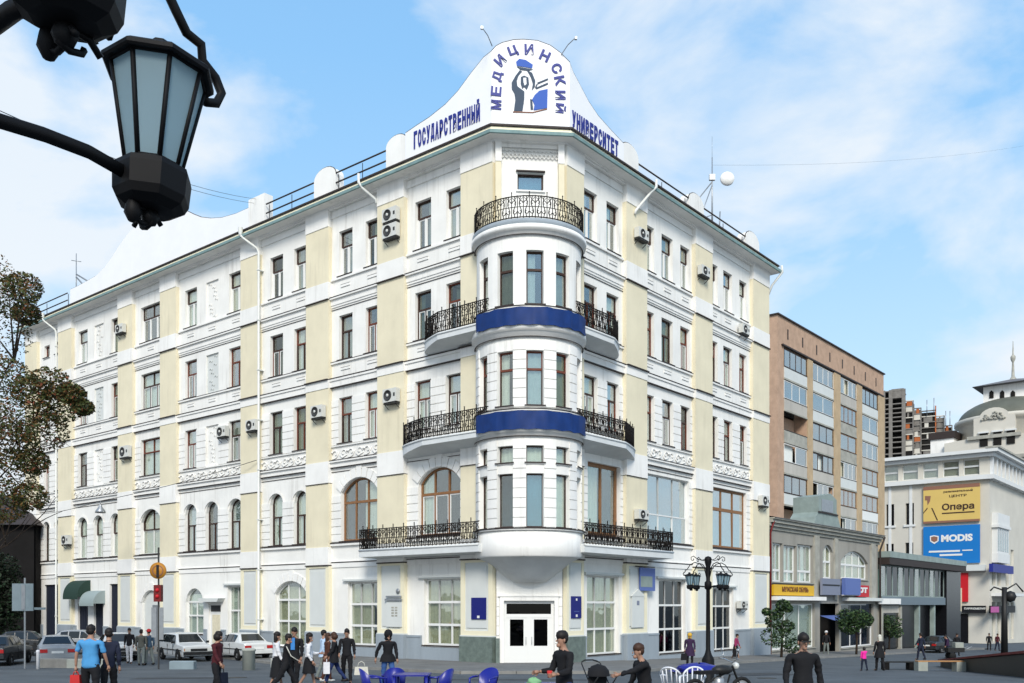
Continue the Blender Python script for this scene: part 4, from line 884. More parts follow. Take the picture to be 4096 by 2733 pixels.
def sign(name, F_, q, n, th, m, label, cat='sign', edge=None):
    s = put(name, None, None, F_.at((q[0]+q[1])/2, q[2], n), label, cat)
    part('board', MB().box(q[0],q[1],-n-th,-n,q[2],q[3]), [m], s, F_.M)
    if edge: part('trim', MB().box(q[0]-.04,q[1]+.04,-n-th*.6,-n-.01,q[3],q[3]+.05).box(q[0]-.04,q[1]+.04,-n-th*.6,-n-.01,q[2]-.05,q[2]), [edge], s, F_.M)
    return s
def line(s, txt, F_, c, x0, y0, x1, y1, n, m, bold=.02):
    q = rc(F_, c, x0, y0, x1, y1, n); letter(txt, F_, (q[0]+q[1])/2, (q[2]+q[3])/2, n, q[1]-q[0], q[3]-q[2], m, s, bold=bold, name='lettering', depth=.008)
q = rc(FR,'Q',205,160,835,325,.2); s = sign('shop_sign', FR, q, .1, .16, 'yellow', 'long yellow shop sign with dark lettering over the left shop window', edge='flash'); line(s,'МУЖСКАЯ ОБУВЬ',FR,'Q',350,190,760,270,.28,'redframe')
q = rc(FR,'Q',975,60,1260,315,.5); s = sign('shop_sign', FR, q, .35, .16, 'greyblue', 'grey-blue sign box above the dark doorway of the shop building'); q2 = rc(FR,'Q',985,150,1250,172,.52); part('stripe', MB().box(q2[0],q2[1],-.53,-.512,q2[2],q2[3]), ['blacksign'], s, FR.M)
q = rc(FR,'Q',1300,55,1540,315,.5); s = sign('shop_sign', FR, q, .4, .3, 'violet', 'square blue-violet sign panel framed in pale metal beside the red sign', edge='white2')
q = rc(FR,'Q',1545,165,1715,345,.4); s = sign('shop_sign', FR, q, .2, .18, 'red', 'small red square sign with white letters at the right end of the grey shop building'); line(s,'рт',FR,'Q',1550,195,1685,310,.4,'whiteframe',.05)

# dark glass-fronted shop pavilion ---------------------------------------------
pg0, pg1 = 45.6, 70.3
PV = empty('glass_shop_building', FR.p(58,0,-1.4), 0, 'low modern shop building with dark roof fascia, green glazed upper floor and black ground floor', 'building')
zt0 = FR.pix(*cs('T',60,20))[1]; zt1 = FR.pix(*cs('T',60,110))[1]; zg = FR.pix(*cs('T',300,690))[1]; zw = FR.pix(*cs('T',300,590))[1]
part('roof', MB().box(pg0,pg1,-.9,14,zt1+.1,zt0-.0,0), [M_['tin']], PV, FR.M)
part('soffit', MB().box(pg0+.02,pg1-.02,-.85,.5,zt1-.5,zt1+.095), ['flash'], PV, FR.M)
part('floor_band', MB().box(pg0,pg1-5.5,-.25,.5,zg,zw), [mat('blue_grey_fascia',(.14,.18,.21),.6)], PV, FR.M)
xe = FR.pix(*cs('T',860,400))[0]
part('end_wall', MB().box(xe,pg1,-.3,13.9,-3,zt1+.08), ['darkglaze'], PV, FR.M); part('back_wall', MB().box(pg0,xe,13.5,13.8,-3,zt1).box(pg0,pg0+.2,.6,13.5,-3,zt1), ['hollow'], PV, FR.M)
wl = MB(); xw = [pg0+.1+(xe-pg0-.2)*k/12 for k in range(13)]
for x in xw: wl.box(x-.09,x+.09,-.05,.05,zw,zt1-.5)
wl.box(pg0+.01,xe-.01,-.06,.06,zw,zw+.10); wl.box(pg0+.01,xe-.01,-.06,.06,zt1-.6,zt1-.501); wo = part('window', wl, ['tin'], PV, FR.M)
for k, (x0_, x1_) in enumerate(zip(xw[:-1], xw[1:])):
    part('pane', MB().box(x0_+.09,x1_-.09,-.01,.01,zw,zt1-.5), ['glassdark' if k % 3 else 'glass'], wo, FR.M)
    part('blind', MB().box(x0_+.12,x1_-.12-(.3 if k%2 else .0),.3,.32,zw,zt1-.5-.35), ['greencurtain' if k != 11 else 'curtain2'], wo, FR.M)
part('interior_wall', MB().box(pg0+.2,xe-.1,2.2,2.3,-3,zt1), ['hollow'], PV, FR.M)
for x in (pg0+.5, pg0+5.6, pg0+11, pg0+16): part('column', MB().box(x-.22,x+.22,-.1,.3,-2.6,zg), ['tin' if x > pg0+6 else 'oldtrim'], PV, FR.M)
part('shopfront', MB().box(pg0+.72,pg0+5.38,.1,.16,-.9,zg-.7,0).box(pg0+.72,pg0+5.38,.05,.16,zg-.7,zg-.05,1).box(pg0+5.82,xe-.1,1.0,1.06,-2.6,zg,0), ['darkglaze','loggia'], PV, FR.M)
q = rc(FR,'T',45,610,310,680,.3); s = sign('shop_sign', FR, q, .27, .14, 'white2', 'small white sign at the left end of the green-glazed pavilion')

# pale stone shopping centre with the billboards --------------------------------
MC = Vector((64.9, 128.0, 0)); FW = Frame(MC.x-.7716*40, MC.y+.6361*40, .7716, -.6361); FX = Frame(MC.x, MC.y, .6361, .7716)
S_ = empty('shopping_centre', (MC.x, MC.y, -2.2), 0, 'pale stone corner department building with cornice, colonnade side and two big billboards', 'building')
zr = FW.pix(*cs('S',1450,150))[1]; zc = FW.pix(*cs('S',1300,520))[1]; z3 = FW.pix(*cs('S',1100,480))[1]; z4 = FW.pix(*cs('S',1100,280))[1]
ops = []
x5 = [(110,290),(340,538),(598,792),(848,1053),(1105,1310)]
r5 = [rc(FW,'S',a,300,b,500) for a, b in x5]
for r_ in r5: ops.append((r_[0],r_[1],z3,z4,0))
dk = [rc(FW,'S',140,840,240,1110), rc(FW,'S',385,825,488,1095), rc(FW,'S',140,1335,235,1480), rc(FW,'S',380,1320,480,1480)]
for r_ in dk: ops.append((r_[0],r_[1],r_[2],r_[3],0))
wm = MB(); wall_bay(wm, 0, 40, -4, zr-.5, ops, .5); part('wall', wm, ['stonewhite'], S_, FW.M)
part('cornice', MB().box(-.2,40.0,-1.3,-.01,zr-.45,zr,0).box(-.2,40.0,-.7,-.01,zr-.95,zr-.47,0), ['stonetrim'], S_, FW.M); part('cornice', MB().box(-1.3,34,-1.3,-.01,zr-.46,zr-.01,0).box(-.7,34,-.7,-.01,zr-.96,zr-.48,0).box(-1.35,34,-1.5,.2,zr,zr+.25,1), ['stonetrim','oldtrim'], S_, FX.M)
part('cornice', MB().box(-.1,40.0,-.7,-.01,zc-.15,zc+.45), ['stonetrim'], S_, FW.M); part('cornice', MB().box(-.7,34,-.7,-.01,zc-.16,zc+.44), ['stonetrim'], S_, FX.M)
part('roof', MB().box(0,40,0,20,zr-.6,zr-.05), ['roof'], S_, FW.M)
for r_ in r5:
    fr_ = part('window', MB().box(r_[0],r_[1],.3,.4,z3,z3+.12).box(r_[0],r_[1],.3,.4,z4-.12,z4).box(r_[0],r_[1],.28,.4,(z3*.45+z4*.55)-.12,(z3*.45+z4*.55)+.12).box(r_[0],r_[0]+.12,.29,.41,z3,z4).box(r_[1]-.12,r_[1],.29,.41,z3,z4), ['stonetrim'], S_, FW.M)
    for za_, zb_ in ((z3+.12,z3*.45+z4*.55-.12),(z3*.45+z4*.55+.12,z4-.12)): part('pane', MB().box(r_[0],r_[1],.34,.36,za_,zb_), ['glass'], fr_, FW.M)
    part('blind', MB().box(r_[0],r_[1],.5,.55,z3,z4), ['loggia'], fr_, FW.M)
for r_ in dk: put('sill', MB().box(r_[0]-.25,r_[1]+.25,-.2,-.01,r_[2]-.3,r_[2]).mesh('sill','stonetrim'), part('window', MB().box(r_[0],r_[1],.4,.45,r_[2],r_[3]), ['darkglaze'], S_, FW.M), FW.M)
for k in range(14): x = r5[0][0]-2+k*2.9; part('pilaster', MB().box(x-.2,x+.2,-.12,-.01,2.0,zc-.2), ['stonetrim'], S_, FW.M) if x < r5[1][1]+1.5 else None
# street front on the left face
q = rc(FW,'T',1050,290,1172,650); part('shop_panel', MB().box(q[0],q[1],-.3,-.01,q[2],q[3]), ['red'], S_, FW.M)
q = rc(FW,'T',1050,190,1400,265); part('shop_fascia', MB().box(q[0],q[1],-.9,-.01,q[2],q[3]), ['panel'], S_, FW.M)
q = rc(FW,'T',1050,800,1172,1000); part('shopfront', MB().box(q[0],q[1],-.1,-.01,-3,q[3]), ['darkglaze'], S_, FW.M)
q = rc(FW,'T',1105,700,1395,790); s = sign('shop_sign', FW, q, .05, .5, 'blacksign', 'long black sign with pale lettering on the pale stone wall at the corner', edge=None)
line(s,'ПАРФЮМЕРИЯ',FW,'T',1120,722,1385,750,.56,'curtain',.02)
q = rc(FW,'T',1060,480,1098,770); s = sign('shop_sign', FW, q, .3, .3, 'curtain2', 'tall narrow cream sign strip hanging beside the red shop panel')
# right face
xm = FX.pix(*cs('S',1869,600))[0]+3
wm = MB(); ops = []
for k in range(12): ops.append((1.0+k*2.35, 2.2+k*2.35, z3-.2, z4+.2, 0))
for k in range(2):
    for z0_, z1_ in ((-2.1,3.3),(5.6,11.0)): ops.append((1.3+k*3.1,3.4+k*3.1,z0_,z1_,0))
    for j in range(2): ops.append((9.5+k*3.2+j*0,11.4+k*3.2,(-2.1,5.6)[j],(3.3,11.0)[j],0))
ops = sorted(set(ops)); wall_bay(wm, 0, 34, -4, zr-.5, ops, .5); part('wall', wm, ['stonewhite'], S_, FX.M)
part('interior_wall', MB().box(.5,33.5,1.0,1.1,-3,zr-1), ['hollow'], S_, FX.M); part('interior_wall', MB().box(.5,39.2,1.4,1.5,-3,zr-1), ['hollow'], S_, FW.M)
for o in ops:
    if o[2] < zc-1: part('pane', MB().box(o[0],o[1],.3,.33,o[2],o[3]), ['glassblue'], S_, FX.M)
for k in range(13): x = .45+k*2.35; part('column', MB().box(x-.35,x+.35,-.4,-.01,z3-.9,z4+.6,0).box(x+.9,x+1.4,-.42,-.02,z4+.7,z4+1.3,1), ['stonetrim','flash'], S_, FX.M)
part('bay_window', MB().box(1.2,8.2,-.8,-.01,8.7,10.0,0).box(1.3,8.1,-.7,-.01,10.0,13.5,0).box(1.0,8.4,-.95,-.01,13.5,13.9,0).box(1.2,8.2,-.8,-.01,13.9,15.5,0), ['stonetrim'], S_, FX.M)
for k in range(5): part('pane', MB().box(1.7+k*1.3,2.5+k*1.3,-.73,-.701,10.3,13.3), ['glassb'], S_, FX.M)
q = rc(FX,'T',1440,190,1700,290,.5); s = sign('shop_sign', FX, q, .4, .5, 'signblue', 'blue lit-style sign box above the tall blue windows of the stone building'); 
q = rc(FX,'T',1440,700,1720,790,.5); s = sign('shop_sign', FX, q, .4, .5, 'blacksign', 'black and pink shop sign above the street door of the stone building'); q2 = rc(FX,'T',1455,712,1555,785,.95); part('emblem', MB().box(q2[0],q2[1],-.96,-.92,q2[2],q2[3]), ['pink'], s, FX.M)
part('canopy', MB().box(1,14,-2.2,-.01,4.1,4.5), ['stonetrim'], S_, FX.M)
# billboards
q = rc(FW,'S',603,595,1312,1065,.5); q = (q[0],q[1],q[2],q[3])
b1 = sign('billboard', FW, q, .15, .25, 'bbyellow', 'large yellow billboard on the pale stone wall, above the blue one', 'billboard')
part('border', MB().box(q[0],q[1],-.42,-.401,q[3]-.5,q[3],0).box(q[0],q[1],-.42,-.401,q[2],q[2]+.3,0), ['rust'], b1, FW.M)
line(b1,'развлекательный',FW,'S',860,655,1225,690,.42,'brownframe'); line(b1,'ЦЕНТР',FW,'S',930,715,1150,750,.42,'brownframe')
line(b1,'Опера',FW,'S',840,820,1245,925,.42,'brownframe',.03)
q2 = rc(FW,'S',840,935,1248,950,.42); part('stripe', MB().box(q2[0],q2[1],-.43,-.41,q2[2],q2[3]), ['brownframe'], b1, FW.M)
for pts in ([(628,735),(700,735),(690,800),(660,850),(655,790),(628,790)],[(655,880),(605,945),(605,960),(660,895)],[(705,885),(720,885),(790,1040),(775,1040)]): part('figure', MB().prism([FW.pix(*cs('S',x,y),.42) for x,y in pts], -.43,-.405), ['rust' if pts[0][0]==628 else 'brownframe'], b1, FW.M)
q = rc(FW,'S',603,1105,1312,1700,.5); q = (q[0],q[1],FW.pix(*cs('T',950,170),.5)[1],q[3])
b2 = sign('billboard', FW, q, .15, .25, 'bbblue', 'large blue billboard with white lettering on the pale stone wall, below the yellow one', 'billboard')
line(b2,'MODIS',FW,'S',830,1215,1225,1305,.42,'whiteframe',.05)
part('emblem', MB().prism([FW.pix(*cs('S',x,y),.42) for x,y in ((688,1238),(740,1228),(800,1238),(797,1300),(745,1338),(692,1305))], -.43,-.405), ['whiteframe'], b2, FW.M); part('emblem', MB().prism([FW.pix(*cs('S',x,y),.42) for x,y in ((703,1250),(742,1240),(786,1250),(783,1295),(745,1315),(706,1295))], -.45,-.431), ['rust'], b2, FW.M)
for x0_,y0_,x1_,y1_ in ((675,1418,1065,1440),(1095,1408,1225,1422),(810,1462,1095,1485)):
    q2 = rc(FW,'S',x0_,y0_,x1_,y1_,.42); part('stripe', MB().box(q2[0],q2[1],-.43,-.41,q2[2],q2[3]), ['whiteframe'], b2, FW.M)

# unfinished concrete tower -----------------------------------------------------
def d_at(u, d): return (u-CX)/F*d
UD = 560.0
K_ = UD/F
FU = Frame(d_at(3530,UD), UD, .88, -.475)
UB = empty('unfinished_tower', (d_at(3600,UD), UD, -3), 0, 'unfinished concrete tower with open floors and stepped broken edge behind the shopping centre', 'building')
def upix(x, y): return FU.pix(*cs('U',x,y))
xa, ya = upix(175,470); xb, yb = upix(440,470); ztop = ya
fl = [upix(300,y)[1] for y in (470,560,640,700,760,815,870,935,995,1080,1140,1210,1290)]
zbot = -12
for x in (175,270,440): q = upix(x,800)[0]; part('column', MB().box(q-1.0,q+1.0,-.5,.8,zbot,ztop), ['concrete'], UB, FU.M)
for z in fl: part('floor_slab', MB().box(xa,xb,-.4,14,z-.45,z+.15), ['concrete'], UB, FU.M)
part('interior_wall', MB().box(xa,xb,4,4.4,zbot,ztop-1), ['hollow'], UB, FU.M)
part('roof_block', MB().box(upix(280,500)[0],xb,-.3,10,fl[1]+.2,ztop+.4), ['concrete'], UB, FU.M)
ru = random.Random(5)
steps = [(440,560,600),(560,660,690),(660,850,720),(850,960,780),(960,1060,900)]
for i, (x0_, x1_, yt) in enumerate(steps):
    a_, zt_ = upix(x0_, yt); b_, _ = upix(x1_, yt); off = 1.5*i
    part('wing_wall', MB().box(a_,b_,1.6+off,9,zbot,zt_-1), ['hollow' if i%2==0 else 'concrete'], UB, FU.M)
    for k in range(9 if i < 4 else 3):
        z = zt_-k*3.3
        if z < 50: break
        part('floor_slab', MB().box(a_-.1,b_+.2,.9+off,2.0+off,z-.35,z+.2), ['concrete' if (i+k)%3 else 'stonewhite'], UB, FU.M)
        if ru.random() < .7: part('wall_panel', MB().box(a_+(b_-a_)*ru.uniform(0,.4),a_+(b_-a_)*ru.uniform(.5,1),1.2+off,1.5+off,z-3.1,z-.4), [ru.choice(['stonewhite','concrete','orange'])], UB, FU.M)
    part('column', MB().box(b_-.3,b_+.3,.9+off,1.7+off,zbot,zt_+(2.5 if i==2 else 0)), ['orange' if i == 2 else 'concrete'], UB, FU.M)
for x_, yt in ((738,575),(830,550),(985,720),(1040,720)):
    q, z = upix(x_, yt); part('scaffold_pole', MB().tube([(q,3,z),(q,3,z-9)], .3, 4), ['metal'], UB, FU.M)

# domed building -----------------------------------------------------------------
DD = 170.0; FD = Frame(d_at(3960,DD), DD, .7716, -.6361)
DB = empty('domed_building', (FD.p(0,-14,0).x, FD.p(0,-14,0).y, -3), 0, 'domed white building with square lantern and spire behind the shopping centre', 'building')
def dp(x, y, n=0): return FD.pix(*cs('U',x,y), n)
ND = -10.0; cx_, zb_ = dp(1880,960,ND); _, zd0 = dp(1300,950,ND); _, zd1 = dp(1700,590,ND); rx = cx_-dp(1165,950,ND)[0]
prof = [(rx*math.cos(R(t)), zd0+(zd1-zd0)*.98*math.sin(R(t))) for t in range(0,64,7)]
part('dome', MB().lathe(prof, 28, cx=cx_, cy=rx), ['dome'], DB, FD.M)
part('drum', MB().lathe([(rx-.3,-3),(rx-.3,zd0-.6),(rx+.5,zd0-.4),(rx+.5,zd0+.3),(rx,zd0+.4)], 28, cx=cx_, cy=rx), ['stonewhite'], DB, FD.M)
NL = -5.5; la, lz0 = dp(1480,590,NL); lb, lz1 = dp(2010,400,NL); lw = 6.0; lzt = dp(1700,395,NL)[1]; ly = 5.5
part('lantern', MB().box(la,lb+2,ly,ly+lw,lz0-1.5,lzt), ['white2'], DB, FD.M); part('lantern_roof', MB().add([(la-1.6,ly-1.6,lzt),(lb+3.6,ly-1.6,lzt),(lb+3.6,ly+lw+1.6,lzt),(la-1.6,ly+lw+1.6,lzt),((la+lb)/2+1,ly+lw/2,lzt+1.5)], [(0,1,4),(1,2,4),(2,3,4),(3,0,4),(3,2,1,0)]), ['roof'], DB, FD.M)
for x_ in (1588,1728,1868): q, z = dp(x_, 510, NL); part('window', MB().prism([(q-.36,z-.8),(q+.36,z-.8),(q+.36,z+.3),(q,z+.65),(q-.36,z+.3)], ly-.15, ly-.01), ['hollow'], DB, FD.M)
q = (la+lb)/2+1; zs = lzt+1.3; part('spire', MB().lathe([(.7,zs),(.3,zs+.6),(.16,zs+3.2),(.42,zs+3.8),(.45,zs+4.3),(.14,zs+4.7),(.05,zs+7.2)], 8, cx=q, cy=ly+lw/2), ['oldtrim'], DB, FD.M)
# ornate gabled front before the dome
ga, gz = dp(1440,830); gb, gz2 = dp(1820,830); gzt = dp(1640,690)[1]; gzb = dp(1600,1230)[1]-4; gm_ = (ga+gb)/2; gh = (gb-ga)/2
poly = [(ga-4,gzb),(gb+8,gzb),(gb+8,gz-4),(gb+1,gz-3.5),(gb+1,gz)] + [(gm_+gh*math.cos(R(t)), gz+(gzt-gz)*math.sin(R(t))) for t in range(0,181,18)] + [(ga-1,gz),(ga-1,gz-3.5),(ga-6,gz-4),(ga-6,gz-8),(ga-13,gz-8.5),(ga-13,gzb)]
part('ornate_gable', MB().prism(poly, -.5, 3), ['stonewhite'], DB, FD.M)
for k in range(3): x = dp((1497,1675,1850)[k],1000)[0]; part('window', MB().box(x-.65,x+.65,-.7,-.51,dp(1600,1190)[1],dp(1600,1020)[1],0).box(x-.9,x+.9,-.9,-.51,dp(1600,1020)[1],dp(1600,1000)[1],1), ['hollow','stonetrim'], DB, FD.M)
orn = MB()
for k in range(60): orn.ball((gm_+gh*.85*math.sqrt(ru.random())*math.cos(k*2.4), -.6, gz-.5+gh*.55*abs(math.sin(k*2.4))*ru.random()), ru.uniform(.15,.32), 6, sz=.7)
part('relief', orn, ['oldtrim'], DB, FD.M, kind='stuff')
for z in (gz-3.6,gz-7.5,gz-15.5): part('ledge', MB().box(ga-12 if z<gz-7 else ga-2,gb+8 if z<gz-5 else gb+2,-1.0,-.51,z-.3,z+.3), ['oldtrim'], DB, FD.M)
WB = empty('white_annex', (FD.p(-20,-4,-3)), 0, 'plain white annex block with dark roof beside the domed building', 'building')
a_, z_ = dp(780,1110); b_, _ = dp(1085,1110); part('wall', MB().box(a_,b_,.5,6,-3,z_), ['white2'], WB, FD.M); part('roof', MB().box(a_-.3,b_+.3,.2,6.3,z_,z_+1.3), ['flash'], WB, FD.M)

# dark building at the far left and the street side ------------------------------
LBd = empty('dark_house', (-50,78,0), 0, 'dark low house at the left edge beyond the street trees', 'building')
FE = Frame(-62, 74, .98, .02)
M_['darkbrick'] = mat('dark_brick', (0.008, 0.007, 0.007), 0.95, 0.4, 1.0)
wm = MB(); wall_bay(wm, 0, 24.2, -1, 9.2, [(13.5,15.2,4.6,6.9,0),(8.2,9.9,4.6,6.9,0),(18.6,20.2,4.6,6.9,0),(13.2,16.5,.4,3.0,0),(19.5,22,.1,2.8,0)], .3); part('wall', wm, ['darkbrick'], LBd, FE.M)
part('wall', MB().box(0,24,11,11.3,-1,9.2).box(24.0,24.2,.3,11,-1,9.2), ['darkbrick'], LBd, FE.M); part('roof', MB().add([(-.5,-.6,9.2),(24.6,-.6,9.2),(24.6,11.6,9.2),(-.5,11.6,9.2),(2,5.5,12.2),(21,5.5,12.2)], [(0,1,5,4),(1,2,5),(2,3,4,5),(3,0,4),(3,2,1,0)]), ['flash'], LBd, FE.M)
window(LBd,FE,13.5,15.2,4.6,6.9,0,cols=2,tr=0,rows=[0,2.3],top='panel',low='panel',gl='glassdark',cur=None); window(LBd,FE,13.2,16.5,.4,3.0,0,cols=3,tr=0,rows=[0,2.6],top='panel',low='panel',gl='glassdark',cur=None)
for q in ((8.2,9.9,4.6,6.9),(18.6,20.2,4.6,6.9),(19.5,22,.1,2.8)): window(LBd,FE,*q,0,cols=2,tr=0,rows=[0,q[3]-q[2]],top='brownframe',low='brownframe',gl='glassdark',cur=None)
part('interior_wall', MB().box(.3,23.8,1.2,1.3,-1,9), ['hollow'], LBd, FE.M); part('sign_strip', MB().box(12.5,20,-.2,-.01,3.5,4.1), ['darkred'], LBd, FE.M)

# ------------------------------------------------------------------ fittings on the corner building
def ac_unit(F_, q, n, label, two=False, fan=True, grp='air conditioners on the facades'):
    xa, xb, za, zb = q; a = put('air_conditioner', None, None, F_.at((xa+xb)/2, za, n), label, 'air conditioner', grp)
    w_ = xb-xa; h = zb-za; d_ = .34
    part('casing', MB().box(xa,xb,-n-d_,-n-.04,za+.06,zb), ['acwhite'], a, F_.M)
    cxx, cz = xa+w_*.38, (za+.06+zb)/2; r = min(h*.38,w_*.3)
    part('fan_grille', MB().lathe([(r,0),(r,.03),(r*.86,.035),(r*.84,.01),(0,.012)], 16, M=Matrix.Translation((cxx,-n-d_,cz)) @ Matrix.Rotation(R(90),4,'X')), ['acdark'], a, F_.M)
    part('fan_hub', MB().lathe([(r*.3,0),(r*.3,.03),(0,.035)], 10, M=Matrix.Translation((cxx,-n-d_-.012,cz)) @ Matrix.Rotation(R(90),4,'X')), ['acwhite'], a, F_.M)
    part('side_vent', MB().box(xb-w_*.2,xb-w_*.08,-n-d_-.012,-n-d_,cz-h*.12,cz+h*.12), ['acdark'], a, F_.M)
    part('bracket', MB().box(xa+.08,xa+.13,-n-d_,-n,za,za+.05).box(xb-.13,xb-.08,-n-d_,-n,za,za+.05).tube([(xa+.1,-n-d_,za),(xa+.1,-n,za-.25)],.02,4).tube([(xb-.1,-n-d_,za),(xb-.1,-n,za-.25)],.02,4).box(xa+.02,xb-.02,-n-d_+.02,-n-.02,za-.03,za,0), ['acdark'], a, F_.M)
    return a
def acs(s, z, w_=1.0, h=.75): return (-s-w_/2, -s+w_/2, z, z+h)
ac_unit(FL, (-7.35,-6.3,22.82,23.55), .27, 'upper of the two stacked air conditioners beside a fifth-floor window left of the bay tower')
ac_unit(FL, (-7.35,-6.3,21.98,22.72), .27, 'lower of the two stacked air conditioners beside a fifth-floor window left of the bay tower')
ac_unit(FL, acs(6.8,13.4,1.0,.75), .27, 'air conditioner on the cream pilaster beside the third-floor balcony left of the tower')
ac_unit(FL, acs(12.75,13.35,.98,.72), .27, 'air conditioner on the second cream pilaster left of the tower, third floor')
ac_unit(FL, acs(18.95,13.35,.95,.7), .27, 'air conditioner on the pilaster beside the long white downpipe')
q = rc(FL,'B',1365,1265,1410,1335,.3); ac_unit(FL, (q[0],q[0]+.95,q[2],q[2]+.7), .06, 'air conditioner in front of a blind third-floor window')
q = rc(FL,'B',755,1385,830,1470,.5); ac_unit(FL, (q[0],q[0]+1.2,q[2]+.1,q[2]+.95), .27, 'air conditioner on the pilaster near the tree, third floor')
q = rc(FL,'B',730,625,790,680,.5); ac_unit(FL, (q[0],q[0]+1.0,q[2],q[2]+.65), .27, 'air conditioner high on the long face beside a fifth-floor window near the tree')
q = rc(FL,'C',420,590,475,640,.5); ac_unit(FL, (q[0],q[0]+1.1,q[2],q[2]+.75), .27, 'air conditioner on the long face beside the arched windows near the dark house')
q = rc(FL,'C',175,650,240,730,.5); ac_unit(FL, (q[0]+.3,q[0]+1.4,q[2],q[2]+.8), .27, 'air conditioner on the last cream pilaster at the far left end')
for (c, a_, b_, c_, d_, n, lab) in (('J',485,630,580,715,.27,'air conditioner on the first cream pilaster right of the tower, fifth floor'),('J',980,920,1055,1000,.27,'air conditioner on the second cream pilaster right of the tower, fifth floor'),
    ('K',1300,10,1380,85,.1,'air conditioner high near the right end of the building, below the top windows'),('L',495,180,575,265,.27,'air conditioner on the cream pilaster above the right balcony'),
    ('K',1455,1345,1545,1430,.27,'air conditioner on the right corner of the building next to the brick block'),('L',1312,910,1405,975,.06,'small air conditioner beside the ground-floor window behind the street lamp')):
    q = rc(FR,c,a_,b_,c_,d_,n+.2); w_ = min(1.0,q[1]-q[0]); ac_unit(FR, (q[0],q[0]+w_,q[2],q[2]+min(.8,q[3]-q[2])), n, lab)
def plaque(name, F_, q, n, m, label, th=.05, bits=()):
    s = put(name, None, None, F_.at((q[0]+q[1])/2, q[2], n), label, 'plaque')
    part('board', MB().box(q[0],q[1],-n-th,-n,q[2],q[3]), [m], s, F_.M)
    for (a, b, c, d, mm) in bits:
        w_, h = q[1]-q[0], q[3]-q[2]; part('mark', MB().box(q[0]+w_*a,q[0]+w_*b,-n-th-.012,-n-th-.001,q[2]+h*c,q[2]+h*d), [mm], s, F_.M)
    return s
plaque('plaque', FL, (-1.36,-.42,2.2,3.25), .235, 'plaqueblue', 'blue plaque on the grey panel left of the entrance door', bits=((.42,.58,.06,.17,'whiteframe'),))
plaque('plaque', FR, (.36,1.18,2.25,3.32), .235, 'plaqueblue', 'blue plaque on the grey panel right of the entrance door', bits=((.42,.56,.80,.9,'whiteframe'),(.42,.58,.06,.17,'whiteframe'),(.25,.75,.3,.32,'violet')))
s = plaque('memorial_plaque', FL, (-7.35,-6.2,1.75,3.1), .25, 'panel', 'pale memorial plaque with small relief marks on the pilaster left of the big shop window', .05)
for k in range(4):
    for j in range(2): part('mark', MB().box(-6.95+j*.26,-6.77+j*.26,-.312,-.301,2.3+k*.14,2.38+k*.14), ['oldtrim'], s, FL.M)
part('ledge', MB().box(-7.4,-6.15,-.38,-.301,3.12,3.22,0).box(-7.35,-6.2,-.34,-.301,3.3,3.38,0), ['metal'], s, FL.M); part('relief_portrait', MB().ball((-6.5,-.28,3.62),.14,10,sy=.4), ['metal'], s, FL.M)
s = plaque('memorial_plaque', FR, (5.75,6.95,1.7,3.35), .25, 'panel', 'white memorial plaque with pointed top right of the entrance bay', .07, ((.38,.58,.72,.86,'greyblue'),))
part('pediment', MB().prism([(5.65,3.35),(7.05,3.35),(6.35,3.75)],-.34,-.25), ['panel'], s, FR.M)
q = rc(FR,'L',540,645,660,828,.5); s = sign('hanging_sign', FR, (q[0],q[1],q[2],q[3]), .3, .06, 'violet', 'blue picture sign hanging under the right balcony', 'sign'); part('picture', MB().box(q[0]+.05,q[1]-.3,-.37,-.361,q[2]+.2,q[3]-.45), ['tin'], s, FR.M)
part('bracket', MB().tube([(q[0]-.4,-.33,q[3]+.06),(q[1],-.33,q[3]+.06)],.03,5), ['flash'], s, FR.M)
# awnings over the side doors of the long face
M_['dgreen'] = mat('dark_green_canvas', (0.02, 0.045, 0.035), 0.8); M_['canvas'] = mat('grey_green_canvas', (0.28, 0.34, 0.34), 0.8)
def awning(F_, xa, xb, z0, z1, dep, m, label):
    mb = MB(); n_ = 8; P = [(-dep*math.sin(R(90*k/n_)), z0+(z1-z0)*math.cos(R(90*k/n_))) for k in range(n_+1)]
    vs = []
    for y, z in P: vs += [(xa,y,z),(xb,y,z)]
    mb.add(vs, [(2*k,2*k+1,2*k+3,2*k+2) for k in range(n_)], 0, True)
    for x in (xa, xb): mb.add([(x,y,z) for y, z in P]+[(x,0,z0)], [list(range(n_+2))])
    mb.box(xa,xb,-dep,-dep+.03,z0-.18,z0)
    a = put('awning', mb.mesh('awning', m), None, F_.M, label, 'awning')
awning(FL,-42.2,-39.9,3.5,4.75,1.0,'dgreen','dark green quarter-round awning over a side door near the tree'); awning(FL,-39.85,-37.7,3.0,3.95,.9,'canvas','pale grey-green quarter-round awning beside the dark green one')
